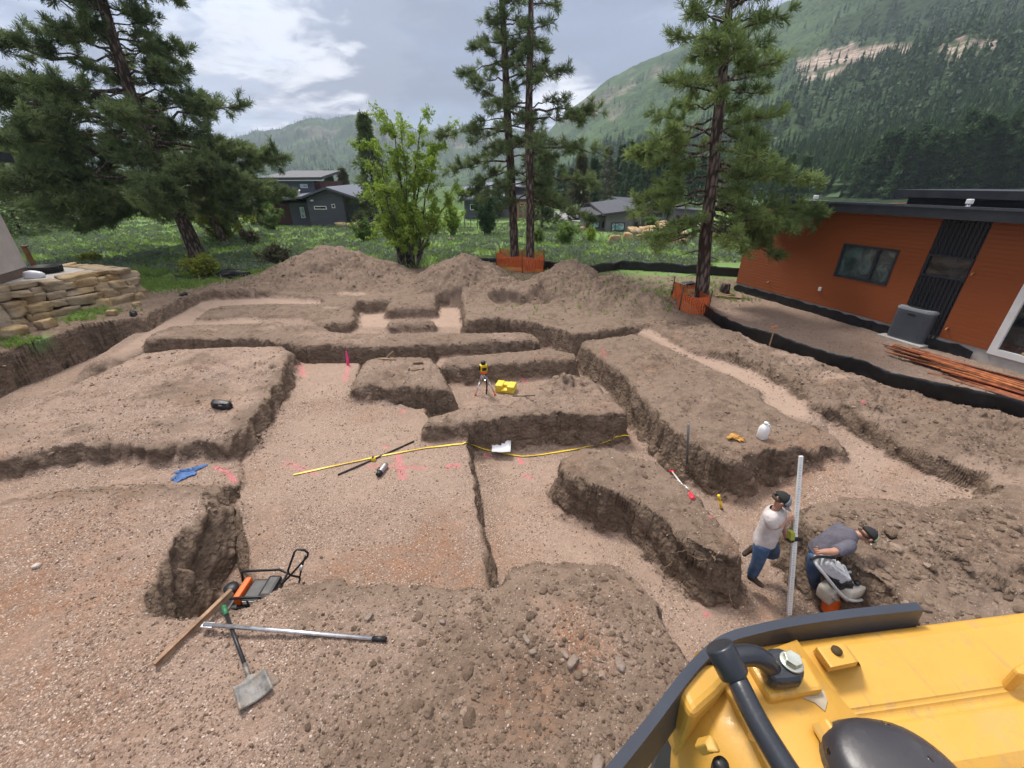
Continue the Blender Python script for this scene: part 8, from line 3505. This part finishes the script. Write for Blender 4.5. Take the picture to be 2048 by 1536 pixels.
# ------------------------------------------------------------------ clods, pebbles, roots: nobody could count them
def scatter_rocks(name, X, Y, S, mat, seed, label, sub=1, flat=.7, rough=.35, sink=.25):
    r_ = np.random.RandomState(seed)
    bm = bmesh.new()
    bmesh.ops.create_icosphere(bm, subdivisions=sub, radius=1)
    bv = np.array([v.co for v in bm.verts])
    bf = np.array([[v.index for v in f.verts] for f in bm.faces])
    bm.free()
    n, m = len(X), len(bv)
    Z = ground_h(X, Y)[0]
    V = np.repeat(bv[None], n, 0) * (1 + r_.normal(0, rough * .45, (n, m, 1)))
    low = r_.normal(0, rough, (n, 3, 3)) * .5 + np.eye(3)
    V = np.einsum('nij,nmj->nmi', low, V)
    V[:, :, 2] *= flat
    a = r_.uniform(0, 6.28, n)
    c, s = np.cos(a)[:, None], np.sin(a)[:, None]
    vx, vy = V[:, :, 0] * c - V[:, :, 1] * s, V[:, :, 0] * s + V[:, :, 1] * c
    V = np.stack([vx, vy, V[:, :, 2]], 2) * S[:, None, None]
    V += np.stack([X, Y, Z + S * (flat - 2 * sink) * .5], 1)[:, None, :]
    F = (bf[None] + (np.arange(n) * m)[:, None, None]).reshape(-1, 3)
    t = np.repeat(r_.rand(n), m)
    t2 = np.repeat(r_.rand(n), m)
    o = np_mesh(name, V.reshape(-1, 3), F, mat, {'tone': np.stack([t, t2, t * 0], 1)}, smooth=False)
    return tag(o, label, kind='stuff')


def mat_clod(name, stops, bump=.01):
    t = NT(name)
    s = t.sep(t.attr('tone').outputs['Color'])
    c = t.ramp(s[0], stops)
    c = t.mix(t.math('MULTIPLY', t.rng(t.noise(t.obj, 45, 5, .7), .4, .7), .4), c, tuple(k * .55 for k in stops[0][1]))
    t.set(color=c, rough=.95, spec=.15, normal=t.bump(t.noise(t.obj, 60, 5, .7), bump))
    return t.m


CLOD = mat_clod('clod_soil', [(0, (.115, .079, .057)), (.45, (.175, .126, .093)), (.8, (.235, .172, .130)), (1, (.30, .225, .175))])
PEBBLE = mat_clod('pebble_stone', [(0, (.13, .082, .055)), (.4, (.245, .165, .122)), (.8, (.36, .26, .205)), (1, (.58, .50, .43))], .003)


def sample_view(n, seed, ymin, ymax, pw):
    r_ = np.random.RandomState(seed)
    y = ymin + (ymax - ymin) * r_.rand(n) ** pw
    x = (r_.rand(n) * 2 - 1) * (1.25 * y + 1.4)
    return x, y, r_


def make_clods():
    x, y, r_ = sample_view(90000, 811, 1.3, 21, 1.5)
    z, q = ground_h(x, y)
    cl = fbm(x * 1.1, y * 1.1, 4, 821)
    onp = q['pl'] > .55
    dens = np.where(onp, .16 + .5 * np.clip(cl + .1, 0, 1) + .35 * (q['mR'] > .5) + .35 * (q['hp'] > .1) + .16 * sstep(-.2, .3, q['dM']), .010 + .08 * (q['pl'] > .01))
    A = zone(x, y, PLAT[0][0], .16, .25, 1)
    C = zone(x, y, [(-400, 1010), (250, 985), (420, 985), (420, 1060), (300, 1200), (300, 1250), (480, 1215), (560, 1180), (640, 1290), (600, 1500), (560, 1700), (-900, 1700)], .1, .3, 2)
    dens *= (1 - .55 * A) * (1 - .85 * C)
    pad = zone(x, y, [(1430, 640), (1430, 600), (1480, 580), (1990, 700), (2300, 780), (2300, 900), (2048, 820), (1700, 735)], 0.0, .3, 9, .1)
    dens *= (1 - .8 * pad)
    dens *= ~((x < -14.5) & (y > 12))
    # crumbs along the foot and lip of the cut faces
    edge = (q['pl'] > .02) & (q['pl'] < .97)
    dens = np.where(edge & (q['hp'] < .05), np.maximum(dens, .55), dens)
    keep = r_.rand(len(x)) < dens
    x, y = x[keep], y[keep]
    s = .005 + .013 * r_.rand(len(x)) ** 2.5 + .0010 * y
    big = r_.rand(len(x)) < .035
    s = np.where(big, s * r_.uniform(1.6, 2.8, len(x)), s)
    k = s > .022
    scatter_rocks('dirt_clods', x[~k], y[~k], s[~k], CLOD, 831, 'small crumbs of soil strewn over the plot', 1)
    scatter_rocks('dirt_lumps', x[k], y[k], s[k], CLOD, 833, 'lumps of broken soil strewn over the plot', 1, .6, .30, .38)
    # clustered lumps on the foreground heap
    r2 = np.random.RandomState(841)
    xs, ys, ss = [], [], []
    for px, py, sp, n, sz in [(1040, 1285, .12, 40, .024), (1090, 1310, .25, 50, .018), (1230, 1330, .22, 40, .020), (960, 1240, .35, 60, .022), (1150, 1170, .3, 60, .022), (1230, 1180, .3, 60, .024), (1170, 1420, .35, 70, .02), (1000, 1420, .4, 60, .024), (1280, 1290, .2, 40, .018), (860, 1330, .5, 60, .02), (1330, 1330, .2, 40, .018), (1060, 1500, .4, 60, .018), (1900, 1150, .6, 90, .035), (1750, 1080, .5, 60, .03), (2000, 1080, .6, 80, .035)]:
        p = on_ground(px, py, .15)
        xs.append(p.x + r2.normal(0, sp, n)); ys.append(p.y + r2.normal(0, sp * .8, n)); ss.append(sz * r2.lognormal(-.2, .45, n))
    xs, ys, ss = np.concatenate(xs), np.concatenate(ys), np.concatenate(ss)
    scatter_rocks('dirt_lumps', xs, ys, ss, CLOD, 843, 'clusters of hard soil lumps on the near heaps', 2, .65, .26, .35)


def make_pebbles():
    x, y, r_ = sample_view(70000, 851, 1.3, 9.5, 1.25)
    z, q = ground_h(x, y)
    C = zone(x, y, [(-400, 1010), (250, 985), (420, 985), (420, 1060), (300, 1200), (300, 1250), (480, 1215), (560, 1180), (640, 1290), (600, 1500), (560, 1700), (-900, 1700)], .1, .3, 2)
    M = zone(x, y, [(600, 1180), (1000, 1180), (1260, 1250), (1300, 1400), (1200, 1600), (480, 1600), (560, 1290)], .2, .4, 3)
    fl = q['pl'] < .2
    A = zone(x, y, PLAT[0][0], .16, .25, 1)
    dens = .10 + .85 * C + .30 * M * sstep(-.4, .4, q['n2']) + .38 * fl + .4 * A
    dens *= np.clip(.55 + 1.3 * fbm(x * 1.7, y * 1.7, 3, 857), .1, 1.2)
    keep = (r_.rand(len(x)) < dens) & ((q['pl'] < .05) | (q['pl'] > .93))
    x, y = x[keep], y[keep]
    s = .0045 + .0075 * r_.rand(len(x)) ** 2 + .0006 * y
    scatter_rocks('pebbles', x, y, s, PEBBLE, 853, 'pale pebbles of the spread gravel', 1, .7, .3, .15)


def make_roots():
    """thin roots and twigs hanging from the cut faces and lying on the soil"""
    r_ = random.Random(861)
    mb = MB()
    spots = [(1440, 1110, 16, .25), (1460, 1080, 8, .2), (1390, 1090, 8, .25), (560, 800, 10, .35), (500, 880, 10, .3), (470, 920, 6, .2), (1100, 840, 6, .4), (1240, 850, 6, .15), (1390, 900, 10, .3), (1480, 930, 8, .25), (1700, 850, 8, .4), (960, 870, 4, .2), (600, 720, 6, .4), (870, 570, 12, .8), (650, 540, 16, 1.2), (1000, 560, 10, .8), (1200, 590, 12, .9), (1150, 560, 6, .5), (1550, 720, 8, .6), (1650, 760, 8, .6), (700, 700, 6, .6), (1300, 720, 8, .5), (1350, 800, 8, .5), (1900, 900, 10, .8), (400, 800, 6, .8), (1180, 1250, 6, .4), (1000, 1400, 6, .5)]
    for px, py, n, sp in spots:
        c = on_ground(px, py)
        for k in range(n):
            x, y = c.x + r_.gauss(0, sp), c.y + r_.gauss(0, sp * .6)
            z = H(x, y)
            a = r_.uniform(0, 6.28)
            L = r_.uniform(.06, .22) * (1 + .04 * y)
            pts = [Vector((x, y, z))]
            for j in range(4):
                a += r_.gauss(0, .5)
                p = pts[-1] + Vector((math.cos(a), math.sin(a), r_.gauss(0.05, .3))) * L / 4
                p.z = max(p.z, H(p.x, p.y) + .004)
                pts.append(p)
            mb.tube(pts, [.0035 + .0004 * y, .003 + .0004 * y, .0025 + .0003 * y, .002 + .0002 * y, .001], 4, cap=False)
    o = mb.build('roots', M_plain('dry_root', (.26, .18, .12), .9, 0, .35, 6))
    tag(o, 'dry roots and twigs sticking out of the dug soil', kind='stuff')


make_clods()
make_pebbles()
make_roots()
